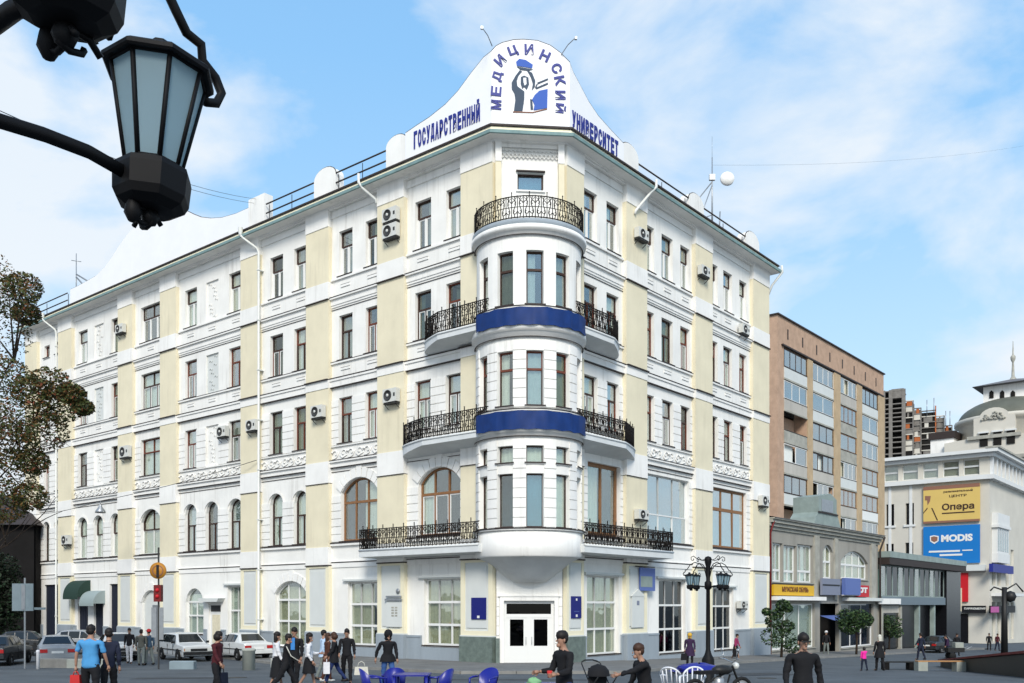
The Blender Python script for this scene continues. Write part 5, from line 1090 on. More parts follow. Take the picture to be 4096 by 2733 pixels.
# roof aerials
def aerial(base, h, label, dish=None, lean=()):
    a = put('antenna_mast', None, None, Matrix.Translation(base), label, 'antenna'); M0 = Matrix.Translation(base)
    part('mast', MB().tube([(0,0,0),(0,0,h)], [.07,.03], 5).box(-.18,.18,-.1,.1,h*.72,h*.79), ['metal'], a, M0)
    part('strut', MB().tube([(0,0,h*.7),(-2.3,.6,.9)], .04, 4).tube([(0,0,h*.66),(-1.1,-.6,.5)], .04, 4).tube([(0,0,h*.3),(-1.4,.2,h*.22)],.03,4), ['metal'], a, M0)
    part('aerial_rod', MB().tube([(-.5,0,h*.12),(.5,0,h*.16)],.05,4), ['metal'], a, M0); part('aerial_rod', MB().tube([(.45,0,h*.1),(.5,0,h*.34)],.05,4), ['metal'], a, M0); part('aerial_rod', MB().tube([(0,0,h),(0,0,h*1.25)],.012,4), ['metal'], a, M0)
    if dish: part('dish', MB().lathe([(0,-.05),(.28,.02),(.41,.15),(.43,.17),(.43,.34),(0,.42)], 20, M=Matrix.Translation(dish) @ Matrix.Rotation(R(82),4,'X')), ['white2'], a, M0)
aerial(FR.p(17.2,-1.0,25.9), 5.2, 'roof mast with round white dish above the right face', dish=(.85,-.2,3.6))
def aerial2(base, h):
    a = put('antenna_mast', None, None, Matrix.Translation(base), 'spindly roof mast with guy struts at the far left end', 'antenna'); M0 = Matrix.Translation(base)
    mb = MB().tube([(0,0,0),(0,0,h)], [.08,.03], 5).tube([(-.4,0,h*.9),(.4,0,h*.88)],.03,4)
    part('mast', mb, ['metal'], a, M0); part('strut', MB().tube([(0,0,h*.7),(2.6,0,h*.42)],.08,4).tube([(0,0,h*.66),(1.4,0,h*.38)],.08,4).tube([(0,0,h*.4),(1.6,0,h*.2)],.05,4).tube([(-.5,0,h*.25),(1.4,0,h*.34)],.06,4).tube([(-1.0,0,h*.08),(1.0,0,h*.1)],.06,4), ['metal'], a, M0)
p_ = FL.p(-46.3,-2.0,25.7); aerial2((p_.x,p_.y,p_.z), 5.6)
# overhead wires
def wire(pts, label, r=.012):
    P = []
    for (a, b) in zip(pts[:-1], pts[1:]):
        a, b = Vector(a), Vector(b)
        for k in range(12): t = k/12; q = a.lerp(b, t); q.z -= 4*t*(1-t)*(b-a).length*.012; P.append(q)
    P.append(Vector(pts[-1])); put('wire', MB().tube(P, r, 4).mesh('wire','acdark'), None, None, label, 'cable')
def W3(D, y, d): return ((D*1.743-CX)/F*d, d, HC-(y*1.743-YH)/F*d)
e1 = FL.p(-18.6,.4,27.3)
wire([W3(-60,228,24), e1], 'upper of two thin cables slung from the left sky to the white parapet pier'); wire([W3(-60,240,24.5), FL.p(-18.8,.4,27.1)], 'lower of two thin cables slung from the left sky to the white parapet pier')
wire([FR.p(17.2,-1.0,30.6), W3(2420,322,95)], 'faint cable running right from the roof mast across the sky', .005)
wire([FL.p(-50,.5,10.2), FL.p(-31.5,3.5,9.8), FL.p(-18.6,.4,11.6)], 'sagging cable carrying the small hanging street light across the long face', .02)
hl = put('hanging_light', None, None, FL.at(-31.5,9.2,3.5), 'small metal street light hanging on the cable before the long face', 'street light'); part('lamp_shade', MB().lathe([(.08,.55),(.12,.4),(.32,.12),(.34,0),(.28,.0)], 12), ['metal'], hl, FL.at(-31.5,9.0,3.5)); part('hook', MB().tube([(0,0,.55),(0,0,.8)],.02,4), ['metal'], hl, FL.at(-31.5,9.0,3.5))
# ------------------------------------------------------------------ street lamps
def lamp_glass():
    m = bpy.data.materials.new('frosted_lamp_glass'); m.use_nodes = True; t = m.node_tree; b = t.nodes['Principled BSDF']; b.inputs['Base Color'].default_value = (.42,.58,.64,1); b.inputs['Roughness'].default_value = .3
    tl = t.nodes.new('ShaderNodeBsdfTranslucent'); tl.inputs[0].default_value = (.62,.80,.88,1); x = t.nodes.new('ShaderNodeMixShader'); x.inputs[0].default_value = .6
    t.links.new(b.outputs[0], x.inputs[1]); t.links.new(tl.outputs[0], x.inputs[2]); t.links.new(x.outputs[0], t.nodes['Material Output'].inputs[0]); return m
M_['lampglass'] = lamp_glass()
def octp(r, z, k, n=8, ph=0.5): g = 2*math.pi*(k+ph)/n; return (r*math.cos(g), r*math.sin(g), z)
def lantern_meshes(rot=0):
    fr = MB(); r0, r1, h = .080, .137, .292; panes = []
    for k in range(8):
        fr.tube([octp(r0,0,k),octp(r1,h,k)], .0075, 4)
        a, b, c, d = octp(r0*.985,.003,k), octp(r0*.985,.003,k+1), octp(r1*.985,h-.002,k+1), octp(r1*.985,h-.002,k)
        panes.append((a, b, c, d))
    fr.tube([octp(r0,0,k) for k in range(8)], .008, 4, closed=True); fr.tube([octp(r1,h,k) for k in range(8)], .009, 4, closed=True)
    def oct_lathe(mb, prof):
        vs = []; fs = []
        for r, z in prof: vs += [octp(r,z,k) for k in range(8)]
        for i in range(len(prof)-1): fs += [(i*8+k, i*8+(k+1)%8, (i+1)*8+(k+1)%8, (i+1)*8+k) for k in range(8)]
        mb.add(vs, fs)
    lid = MB(); oct_lathe(lid, [(.128,h),(.160,h-.006),(.166,h+.0),(.166,h+.012),(.15,h+.024),(.09,h+.05),(.04,h+.065),(.03,h+.10),(.0,h+.11)])
    bowl = MB(); oct_lathe(bowl, [(0,.001),(.088,.0),(.112,-.012),(.116,-.028),(.112,-.095),(.10,-.118),(.07,-.135),(.0,-.14)])
    bowl.ball((0,0,-.155),.028,8); bowl.tube([(.06*math.cos(t*.9)*(1-t*.09)-.02, .0, -.165+.034*math.sin(t*.9)*(1-t*.09)) for t in range(8)], .008, 5)
    bowl.tube([(.0, .06*math.cos(t*.9)*(1-t*.09)+.02, -.165+.034*math.sin(t*.9)*(1-t*.09)) for t in range(8)], .008, 5); bowl.lathe([(.012,-.12),(.022,-.14),(.026,-.165),(.012,-.19),(0,-.195)], 8, cx=-.058)
    return fr.mesh('lantern','black'), [MB().add(p,[(0,1,2,3)]).mesh('pane','lampglass') for p in panes], lid.mesh('lid','black'), bowl.mesh('bowl','black')
LMESH = lantern_meshes()
def street_lamp(x, y, ph, label, simple=False):
    z = ground(x, y); M0 = Matrix.Translation((x,y,z)); L = put('street_lamp', None, None, M0, label, 'street lamp', 'ornate lamps with four lanterns')
    part('pole', MB().lathe([(.0,-.3),(.24,-.3),(.24,.04),(.20,.10),(.20,.78),(.17,.86),(.13,.92),(.10,1.0),(.075,1.1),(.062,3.0),(.075,3.02),(.115,3.05),(.115,3.24),(.075,3.28),(.065,3.3),(.075,3.75),(.11,3.88),(.115,4.0),(.09,4.05),(0,4.08)], 12), ['black'], L, M0)
    for k in range(4):
        Mk = M0 @ Matrix.Rotation(ph + k*math.pi/2, 4, 'Z'); D_ = .67; T = Mk @ Matrix.Translation((D_,0,3.16)) @ Matrix.Rotation(R(4), 4, 'Y')
        arm = MB().tube([(.08,0,3.10),(.2,0,3.105),(.33,0,3.12),(.46,0,3.125),(D_-.1,0,3.11)], .021, 6)
        s_ = MB().tube([(.06,0,3.4),(.14,0,3.68),(.3,0,3.82),(.5,0,3.87),(.66,0,3.80),(.75,0,3.68),(.79,0,3.63),(.845,0,3.62),(.85,0,3.57),(.90,0,3.54),(.925,0,3.50),(.905,0,3.46),(.865,0,3.445),(.85,0,3.465),(.87,0,3.485)], .0155, 6)
        s_.tube([(.10,0,3.98),(.25,0,3.94),(.42,0,3.99),(.55,0,4.07),(.63,0,4.03),(.63,0,3.95),(.57,0,3.92),(.53,0,3.96),(.56,0,3.99)], .013, 5)
        s_.tube([(.48,0,3.44),(.44,0,3.50),(.48,0,3.56),(.54,0,3.53),(.52,0,3.48)], .012, 5)
        part('arm', arm, ['black'], L, Mk); part('scroll', s_, ['black'], L, Mk)
        ln = put('lantern', LMESH[0], L, T)
        for p in LMESH[1]: put('pane', p, ln, T)
        put('lid', LMESH[2], ln, T); put('bowl', LMESH[3], ln, T)
    return L
street_lamp(-1.465, 2.305, math.atan2(.555,.375), 'near street lamp at the upper left, black lanterns with pale blue glass panes')
lx = d_at(1625*1.743, 30.0); street_lamp(lx, 30.0, R(22), 'whole black street lamp standing before the right face of the corner building')
LM2 = None

# ------------------------------------------------------------------ trees
def leaf_cloud(mb, centers, n, size, rnd, mats=1, flat=.5):
    for _ in range(n):
        c, rad = rnd.choice(centers); 
        while True:
            d = Vector((rnd.uniform(-1,1), rnd.uniform(-1,1), rnd.uniform(-1,1)))
            if .25 < d.length < 1: break
        d = d.normalized()*(d.length**.55)
        p = Vector(c) + Vector((d.x*rad, d.y*rad, d.z*rad*.8)); s = size*rnd.uniform(.55,1.3)
        u = Vector((rnd.uniform(-1,1), rnd.uniform(-1,1), rnd.uniform(-.6,.6))).normalized(); v = u.cross(Vector((rnd.uniform(-1,1), rnd.uniform(-1,1), rnd.uniform(-1,1)))).normalized()
        mb.add([p-u*s, p+v*s*.5, p+u*s, p-v*s*.5], [(0,1,2,3)], rnd.choices(range(mats), weights=(6,4,2,1)[:mats])[0])
def branch(mb, p, d, L, r, depth, rnd, tips):
    pts = [Vector(p)]; rad = [r]; q = Vector(p); dd = Vector(d).normalized()
    for k in range(4):
        dd = (dd + Vector((rnd.uniform(-.22,.22), rnd.uniform(-.22,.22), rnd.uniform(-.1,.2)))).normalized(); q = q + dd*L/4; pts.append(q.copy()); rad.append(r*(1-.16*(k+1)))
    mb.tube(pts, rad, 6 if depth > 1 else 4)
    if depth == 0: tips.append(q); return
    for k in range(rnd.choice((2,3,3))):
        nd = (dd + Vector((rnd.uniform(-.9,.9), rnd.uniform(-.9,.9), rnd.uniform(-.25,.6)))).normalized()
        branch(mb, pts[rnd.choice((2,3,4,4))], nd, L*rnd.uniform(.6,.8), r*.5, depth-1, rnd, tips)
    tips.append(q)
M_['bark'] = mat('dark_bark', (0.05,0.035,0.025), .95, .4, 6, .5)
M_['leaf1'] = mat('olive_leaf', (0.06,0.075,0.02), .7); M_['leaf2'] = mat('brown_leaf', (0.13,0.075,0.022), .7); M_['leaf3'] = mat('dark_leaf', (0.022,0.032,0.012), .7); M_['leaf4'] = mat('rust_leaf', (0.18,0.055,0.025), .7)
M_['leafg'] = mat('green_leaf', (0.035,0.075,0.02), .6); M_['leafg2'] = mat('pale_green_leaf', (0.075,0.12,0.045), .6); M_['leafg3'] = mat('deep_green_leaf', (0.012,0.03,0.012), .6)
rt = random.Random(21)
tx, ty = -22.6, 35.5; tz = ground(tx,ty)
t = put('autumn_tree', None, None, Matrix.Translation((tx,ty,tz)), 'tree with thinning olive and rust autumn leaves at the left edge of the picture', 'tree')
tb_ = MB().tube([(0,0,-.3),(.1,0,1.5),(.0,.2,3.5),(-.2,.1,5.5)], [.34,.27,.23,.19], 10); tips = []
part('trunk', tb_, ['bark'], t, Matrix.Translation((tx,ty,tz)))
lb_ = MB()
for d, L, h, dp_ in (((.85,-.2,.32),3.4,4.6,2),((.8,.3,.05),3.0,4.0,2),((-.8,.3,.5),3.2,4.4,2),((.2,.1,1),3.6,5.3,2),((-.3,-.6,.8),3,5,2),((.55,.2,.85),3.3,5.2,2)): branch(lb_, (0,.1,h), d, L, .11, dp_, rt, tips)
part('limb', lb_, ['bark'], t, Matrix.Translation((tx,ty,tz)), kind='stuff')
def tpos(D, yD, d): return Vector(((D*1.743-CX)/F*d-tx, d-ty, HC-(yD*1.743-YH)/F*d-tz))
cents = [(tpos(D,y_,d_), r_) for D, y_, d_, r_ in ((20,680,35,1.0),(-30,760,36,1.6),(10,860,35,.9),(40,960,34,1.1),(75,900,34.5,.75),(115,880,34.5,.75),(140,930,34.5,.8),(165,905,34.6,.5),(100,990,35,.9),(-20,1000,35,1.5),(30,1080,35,1.0),(75,1060,35,.6),(70,1140,35,.65),(15,1160,35,.8),(55,660,36,.7),(-60,640,36,1.6),(60,720,36.5,.55),(-40,900,37,1.7),(-120,800,37,2),(-30,1150,36,1.3),(30,1010,36,.9),(190,935,34.8,.4))]
lf = MB(); leaf_cloud(lf, cents, 24000, .068, rt, 4)
# twigs running into the leaf clumps
tw_ = MB()
for c, r_ in cents:
    src_ = min(tips, key=lambda q: (q-c).length)
    tw_.tube([src_, src_.lerp(c,.5)+Vector((0,0,.15)), c], [.045,.03,.015], 4)
    for _ in range(5): e_ = c+Vector((rt.uniform(-1,1),rt.uniform(-.5,.5),rt.uniform(-.7,.7)))*r_; tw_.tube([c, c.lerp(e_,.5)+Vector((0,0,.05)), e_], [.018,.012,.006], 3)
part('twig', tw_, ['bark'], t, Matrix.Translation((tx,ty,tz)), kind='stuff'); part('crown', lf, ['leaf1','leaf2','leaf3','leaf4'], t, Matrix.Translation((tx,ty,tz)), kind='stuff')
def small_tree(D, d, h, r, label, seed, n=2600, cents=None):
    rr = random.Random(seed); x = (D*1.743-CX)/F*d; z = ground(x,d)+KH; M0 = Matrix.Translation((x,d,z))
    t = put('young_tree', None, None, M0, label, 'tree'); tips = []
    part('trunk', MB().tube([(0,0,-.2),(.05,0,h*.3),(0,0,h*.6)], [.09,.07,.05], 7), ['bark'], t, M0)
    lb = MB()
    for k in range(6): branch(lb, (0,0,h*.35+k*.12), (math.cos(k*1.1),math.sin(k*1.1),.9), h*.3, .035, 1, rr, tips)
    part('limb', lb, ['bark'], t, M0, kind='stuff'); lm = MB(); leaf_cloud(lm, cents or [((rr.uniform(-.5,.5)*r, rr.uniform(-.5,.5)*r, h*.68+rr.uniform(-.5,.5)*r), r*rr.uniform(.45,.65)) for _ in range(8)], n, .10, rr, 3)
    part('crown', lm, ['leafg3','leafg','leafg2'], t, M0, kind='stuff')
small_tree(1793, 58, 3.2, 1.2, 'loose green young tree in front of the shop window next to the corner building', 4, 2600, [((-.5,0,1.3),.8),((.1,0,1.1),.8),((.3,0,1.9),.5),((-.5,0,2.2),.5),((.7,.0,.7),.6),((-.9,0,2.8),.3),((.1,0,3.2),.45),((-.2,0,2.7),.35),((.4,0,3.0),.3)])
small_tree(1965, 66, 3.3, 1.35, 'round dense green tree standing before the shop with the red sign', 5, 3400)
small_tree(2040, 82, 2.9, 1.3, 'dark small tree before the green-glazed pavilion', 6, 2000)
rr_ = random.Random(9)
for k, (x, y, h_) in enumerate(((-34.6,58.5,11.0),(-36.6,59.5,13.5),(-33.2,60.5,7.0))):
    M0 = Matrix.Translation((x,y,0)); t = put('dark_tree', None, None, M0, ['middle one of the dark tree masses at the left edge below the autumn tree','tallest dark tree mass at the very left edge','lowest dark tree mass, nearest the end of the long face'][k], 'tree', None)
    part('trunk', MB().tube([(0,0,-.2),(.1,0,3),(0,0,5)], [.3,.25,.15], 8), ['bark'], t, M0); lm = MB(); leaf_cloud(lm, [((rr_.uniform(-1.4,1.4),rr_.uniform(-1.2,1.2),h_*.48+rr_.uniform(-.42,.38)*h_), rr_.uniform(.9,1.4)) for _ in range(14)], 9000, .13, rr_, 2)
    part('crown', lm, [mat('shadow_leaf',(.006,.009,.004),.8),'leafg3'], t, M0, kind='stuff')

# ------------------------------------------------------------------ cars
M_['tyre'] = mat('tyre_rubber', (0.012,0.012,0.012), .85); M_['hub'] = mat('wheel_hub', (0.35,0.35,0.35), .4, metal=.5); M_['carglass'] = mat('car_glass', (0.012,0.016,0.018), .06, spec=.6)
M_['trimblack'] = mat('black_bumper', (0.015,0.015,0.015), .5); M_['lightred'] = mat('tail_lamp', (0.40,0.012,0.012), .25, spec=.6); M_['lightclear'] = mat('headlamp_glass', (0.62,0.62,0.58), .12, spec=.8); M_['chrome'] = mat('chrome', (0.5,0.5,0.5), .2, metal=.9); M_['lightamber'] = mat('amber_lamp', (0.55,0.20,0.02), .25)
def paint(name, c): return mat(name, c, .3, .05, 3, spec=.6)
M_['pwhite'] = paint('white_car_paint', (.62,.63,.62)); M_['psilver'] = paint('silver_car_paint', (.28,.30,.32)); M_['pdark'] = paint('dark_car_paint', (.02,.022,.025))
def car(D, d, ang, m, label, kind='sedan', x=None, dz=0):
    x = (D*1.743-CX)/F*d if x is None else x; z = ground(x,d)+dz; M0 = Matrix.Translation((x,d,z)) @ Matrix.Rotation(ang, 4, 'Z')
    c = put('parked_car', None, None, M0, label, 'car')
    # stations along the length (front is +x): x, lower z, belt z, top z, half width at belt, half width at top
    if kind == 'wagon': st = [(-2.08,.42,.80,.82,.74,.70),(-2.02,.30,.90,.93,.79,.74),(-1.9,.26,.92,1.36,.80,.60),(-1.0,.24,.92,1.42,.81,.61),(.15,.24,.91,1.41,.81,.60),(.35,.24,.90,1.38,.81,.59),(.95,.24,.88,.92,.80,.74),(1.9,.26,.80,.83,.78,.73),(2.06,.34,.68,.74,.75,.70)]
    else: st = [(-2.12,.40,.80,.84,.74,.70),(-2.05,.30,.90,.93,.79,.75),(-1.45,.25,.93,.97,.81,.75),(-.95,.24,.93,1.36,.82,.60),(-.5,.24,.92,1.41,.82,.60),(.15,.24,.91,1.40,.82,.60),(.35,.24,.90,1.37,.82,.59),(1.0,.24,.88,.92,.81,.75),(1.95,.27,.78,.81,.78,.73),(2.10,.36,.66,.72,.74,.70)]
    mb = MB(); ring_ = []
    for X, zl, zb, zt, wb, wt in st:
        green = zt-zb > .2
        ring_.append([(X,-wb+.03,zl),(X,-wb,zl+.12),(X,-wb-.015,(zl+zb)/2+.05),(X,-wb,zb),(X,-wt,zt-(.05 if green else .012)),(X,-wt+.08,zt),(X,0,zt+(.025 if green else .02)),(X,wt-.08,zt),(X,wt,zt-(.05 if green else .012)),(X,wb,zb),(X,wb+.015,(zl+zb)/2+.05),(X,wb,zl+.12),(X,wb-.03,zl)])
    n_ = 13
    for r_ in ring_: mb.v += r_
    for i in range(len(ring_)-1):
        for k in range(n_-1): mb.f.append([i*n_+k, (i+1)*n_+k, (i+1)*n_+k+1, i*n_+k+1]); mb.mi.append(0); mb.sm.append(False)
        mb.f.append([i*n_, i*n_+n_-1, (i+1)*n_+n_-1, (i+1)*n_]); mb.mi.append(1); mb.sm.append(False)
    for i in (0, len(ring_)-1): mb.f.append(list(range(i*n_, (i+1)*n_))); mb.mi.append(0); mb.sm.append(False)
    me = mb.mesh('body', [m,'trimblack']); body = part('body', me, None, c, M0)
    bv = body.modifiers.new('soft', 'BEVEL'); bv.width = .025; bv.segments = 2; bv.limit_method = 'ANGLE'; bv.angle_limit = R(25)
    def glass_quad(pts, off, name='window'):
        a, b, c_, d__ = [Vector(p) for p in pts]; nn_ = (b-a).cross(d__-a).normalized(); ctr = (a+b+c_+d__)/4
        q = [ctr+(p-ctr)*.88 for p in (a,b,c_,d__)]
        if nn_.dot(Vector((ctr.x*.3, ctr.y, .5))) < 0: nn_ = -nn_
        part(name, MB().add([p+nn_*(off+.02) for p in q]+[p+nn_*(off-.02) for p in q], [(0,1,2,3),(0,1,5,4),(1,2,6,5),(2,3,7,6),(3,0,4,7)]), ['carglass'], c, M0)
    gi = [i for i, s in enumerate(st) if s[3]-s[2] > .2]; f0, f1 = gi[0], gi[-1]
    B_ = lambda i, s: (st[i][0], s*st[i][4], st[i][2]+.015); T_ = lambda i, s: (st[i][0], s*st[i][5], st[i][3]-.05)
    for s in (-1, 1):
        cuts = [f0, f0+1, f1] if kind == 'wagon' else [f0, f1-1 if f1-1>f0 else f1, f1]
        if kind == 'wagon': segs = [(f0,f0+1),(f0+1,f1-1)]
        else: segs = [(f0,f0+1),(f0+1,f1-1)]
        for a_, b_ in segs:
            mid = a_ if b_-a_ <= 1 else None
            glass_quad((B_(a_,s),B_(b_,s),T_(b_,s),T_(a_,s)), .012)
        glass_quad((B_(f1-1,s),(st[f1+1][0]-.12,s*st[f1+1][4],st[f1+1][2]+.02),T_(f1,s),T_(f1-1,s)), .012)
    w0 = st[f1]; w1 = st[f1+1]; glass_quad(((w1[0]-.03,-w1[4]+.1,w1[3]+.01),(w1[0]-.03,w1[4]-.1,w1[3]+.01),(w0[0],w0[5]-.05,w0[3]),(w0[0],-w0[5]+.05,w0[3])), .014, 'windscreen')
    w0 = st[f0]; w1 = st[f0-1]; glass_quad(((w1[0]+.03,-w1[4]+.1,w1[3]+.01),(w1[0]+.03,w1[4]-.1,w1[3]+.01),(w0[0],w0[5]-.05,w0[3]),(w0[0],-w0[5]+.05,w0[3])), .014, 'rear_window')
    wx = (-1.25, 1.28)
    if 'wheel' not in _cache:
        _cache['wheel'] = (MB().lathe([(.15,-.09),(.27,-.09),(.30,-.06),(.30,.06),(.27,.09),(.15,.09)], 18).mesh('tyre','tyre'), MB().lathe([(0,.075),(.06,.08),(.10,.05),(.17,.06),(.185,.085),(.19,.05)], 12).lathe([(0,-.075),(.06,-.08),(.10,-.05),(.17,-.06),(.185,-.085),(.19,-.05)], 12).mesh('rim','hub'))
    for X in wx:
        for s in (-1, 1):
            Mw = M0 @ Matrix.Translation((X, s*.72, .30)) @ Matrix.Rotation(R(90), 4, 'X'); wh = empty('wheel', (0,0,0)); wh.parent = c; W[wh.name] = Mw; wh.matrix_basis = M0.inverted() @ Mw
            put('tyre', _cache['wheel'][0], wh, Mw); put('rim', _cache['wheel'][1], wh, Mw)
            part('wheel_arch', MB().lathe([(.355,-.02),(.355,.02),(.0,.02)], 14, 90-90, 360).mesh('wheel_arch','trimblack'), None, c, M0 @ Matrix.Translation((X, s*.815, .33)) @ Matrix.Rotation(R(90), 4, 'X')) if False else None
            ar = MB(); ar.add([(X+.37*math.cos(R(t)), s*.834, .30+.37*math.sin(R(t))) for t in range(-10,191,20)] + [(X-.3, s*.834,.22),(X+.3,s*.834,.22)], [list(range(13))]); part('wheel_arch', ar, ['trimblack'], c, M0)
            # move the wheel just outside the dark arch
            for o_, rr in ((wh, Mw),): pass
            wh.matrix_basis = M0.inverted() @ M0 @ Matrix.Translation((X, s*.765, .30)) @ Matrix.Rotation(R(90), 4, 'X')
    zf = st[-1]; part('bumper', MB().box(zf[0]-.06,zf[0]+.10,-.78,.78,.36,.52), ['trimblack'], c, M0); zr_ = st[0]; part('bumper', MB().box(zr_[0]-.10,zr_[0]+.06,-.79,.79,.38,.54), ['trimblack' if kind=='wagon' else m], c, M0)
    part('grille', MB().box(zf[0]-.05,zf[0]+.025,-.42,.42,.55,.68), ['trimblack'], c, M0); part('number_plate', MB().box(zr_[0]-.03,zr_[0]+.02,-.26,.26,.60,.71), ['whiteframe'], c, M0)
    for s in (-1, 1):
        part('headlight', MB().box(zf[0]-.08,zf[0]+.03,s*.58-.14,s*.58+.14,.55,.70,0).box(zf[0]-.08,zf[0]+.02,s*.74-.015,s*.74+.015,.56,.69,1), ['lightclear','lightamber'], c, M0); part('tail_light', MB().box(zr_[0]-.025,zr_[0]+.14,s*.60-.17,s*.60+.17,.64,.80), ['lightred'], c, M0)
        part('door_handle', MB().box(-.35,-.2,s*.835,s*.855,.80,.83), ['chrome'], c, M0); part('mirror', MB().box(.72,.82,s*.84,s*.98,.92,1.03), ['trimblack'], c, M0)
        part('trim_strip', MB().box(-1.95,1.85,s*.838,s*.852,.58,.62), ['trimblack'], c, M0)
        for xx in (.55,-.32): part('door_seam', MB().box(xx-.006,xx+.006,s*.825,s*.842,.32,.9), ['trimblack'], c, M0)
    return c
car(425, 49.5, R(-52), 'pwhite', 'white estate car with dark windows parked before the long face, nose to the right', 'wagon')
car(555, 50.5, R(130), 'pwhite', 'white saloon parked tail outwards with red tail lamps, right end of the parked row')
car(268, 50.0, R(-62), 'pwhite', 'small white saloon behind the two standing men, headlamps facing the square')
car(128, 46.5, R(118), 'psilver', 'silver-grey saloon parked near the road sign at the left')
car(5, 46.0, R(100), 'pdark', 'dark car half out of the picture at the far left'); car(60, 54, R(20), 'pdark', 'dark car in the shade behind the silver saloon')
car(185, 56, R(10), 'psilver', 'grey car mostly hidden at the foot of the long face')
car(2155, 78, R(40), 'pdark', 'dark car parked before the black shop front in the side street')
# ------------------------------------------------------------------ people
def smat(name, c, r=.85, v=.12): 
    if name not in M_: M_[name] = mat(name, c, r, v, 9)
    return name
smat('skin',(.34,.19,.13),.6,.05); smat('hair_dark',(.012,.009,.008),.6); smat('hair_brown',(.05,.022,.012),.6); smat('cloth_black',(.008,.008,.010)); smat('cloth_navy',(.012,.016,.035)); smat('cloth_jeans',(.04,.10,.28)); smat('cloth_darkjeans',(.015,.03,.11))
smat('cloth_skyblue',(.07,.28,.55)); smat('cloth_maroon',(.06,.008,.012)); smat('cloth_white',(.68,.68,.70)); smat('cloth_paleblue',(.42,.54,.70)); smat('cloth_brown',(.07,.025,.015)); smat('cloth_olive',(.10,.10,.085)); smat('cloth_pink',(.80,.03,.33)); smat('cloth_plum',(.28,.03,.10)); smat('cloth_purple',(.035,.015,.05)); smat('cloth_grey',(.16,.18,.17)); smat('cloth_yellow',(.60,.36,.05)); smat('cloth_red',(.5,.03,.03)); smat('cloth_teal',(.0,.22,.18)); smat('cloth_cream',(.62,.60,.52)); smat('shoe',(.012,.010,.009),.5); smat('shoe_white',(.6,.6,.58),.5); smat('cloth_blue2',(.05,.22,.55)); smat('bluegrey',(.05,.09,.14))
from mathutils import noise as mnoise
def skin_mesh(name, chains, mats, sub=1, folds=0.0):
    """chains: list of [(pos, radius)...]; verts closer than 1 mm are shared. The first vertex is the root."""
    vs, es, rs = [], [], []
    def idx(p, r):
        for i, q in enumerate(vs):
            if (q-p).length < 1e-3: return i
        vs.append(p); rs.append(r); return len(vs)-1
    for ch in chains:
        prev = None
        for p, r in ch:
            i = idx(Vector(p), r)
            if prev is not None and i != prev and (prev, i) not in es and (i, prev) not in es: es.append((prev, i))
            prev = i
    me = bpy.data.meshes.new('tmp'); me.from_pydata([tuple(v) for v in vs], es, []); o = bpy.data.objects.new('tmp', me); COL.objects.link(o)
    sk = o.modifiers.new('s', 'SKIN'); sk.use_smooth_shade = True
    ss = o.modifiers.new('u', 'SUBSURF'); ss.levels = sub
    for i, r in enumerate(rs):
        rr = r if isinstance(r, tuple) else (r, r); me.skin_vertices[0].data[i].radius = rr
    me.skin_vertices[0].data[0].use_root = True
    bpy.context.view_layer.update(); m2 = bpy.data.meshes.new_from_object(o.evaluated_get(bpy.context.evaluated_depsgraph_get())); bpy.data.objects.remove(o); m2.name = name
    m2.materials.clear(); m2.materials.append(M_[mats])
    if folds:
        ph_ = sum(len(c_) for c_ in chains)*.37 + chains[0][0][0][2]*9
        ns = [v.normal.copy() for v in m2.vertices]
        for v, n_ in zip(m2.vertices, ns): v.co += n_*folds*(mnoise.noise(Vector((v.co.x*9+ph_, v.co.y*9, v.co.z*17)))+.5*mnoise.noise(Vector((v.co.x*22, v.co.y*22+ph_, v.co.z*34))))
    return m2
def join_mesh(me, mb, mats):
    """append loose builder geometry to a skinned mesh so the body stays one mesh"""
    bm = bmesh.new(); bm.from_mesh(me); tmp = mb.mesh('x', mats); n0 = len(me.materials); bm2 = bmesh.new(); bm2.from_mesh(tmp)
    vm = [bm.verts.new(v.co) for v in bm2.verts]
    for f in bm2.faces:
        try: g = bm.faces.new([vm[v.index] for v in f.verts]); g.material_index = f.material_index + n0; g.smooth = f.smooth
        except ValueError: pass
    for m in tmp.materials: me.materials.append(m)
    bm.to_mesh(me); bm.free(); bm2.free(); return me
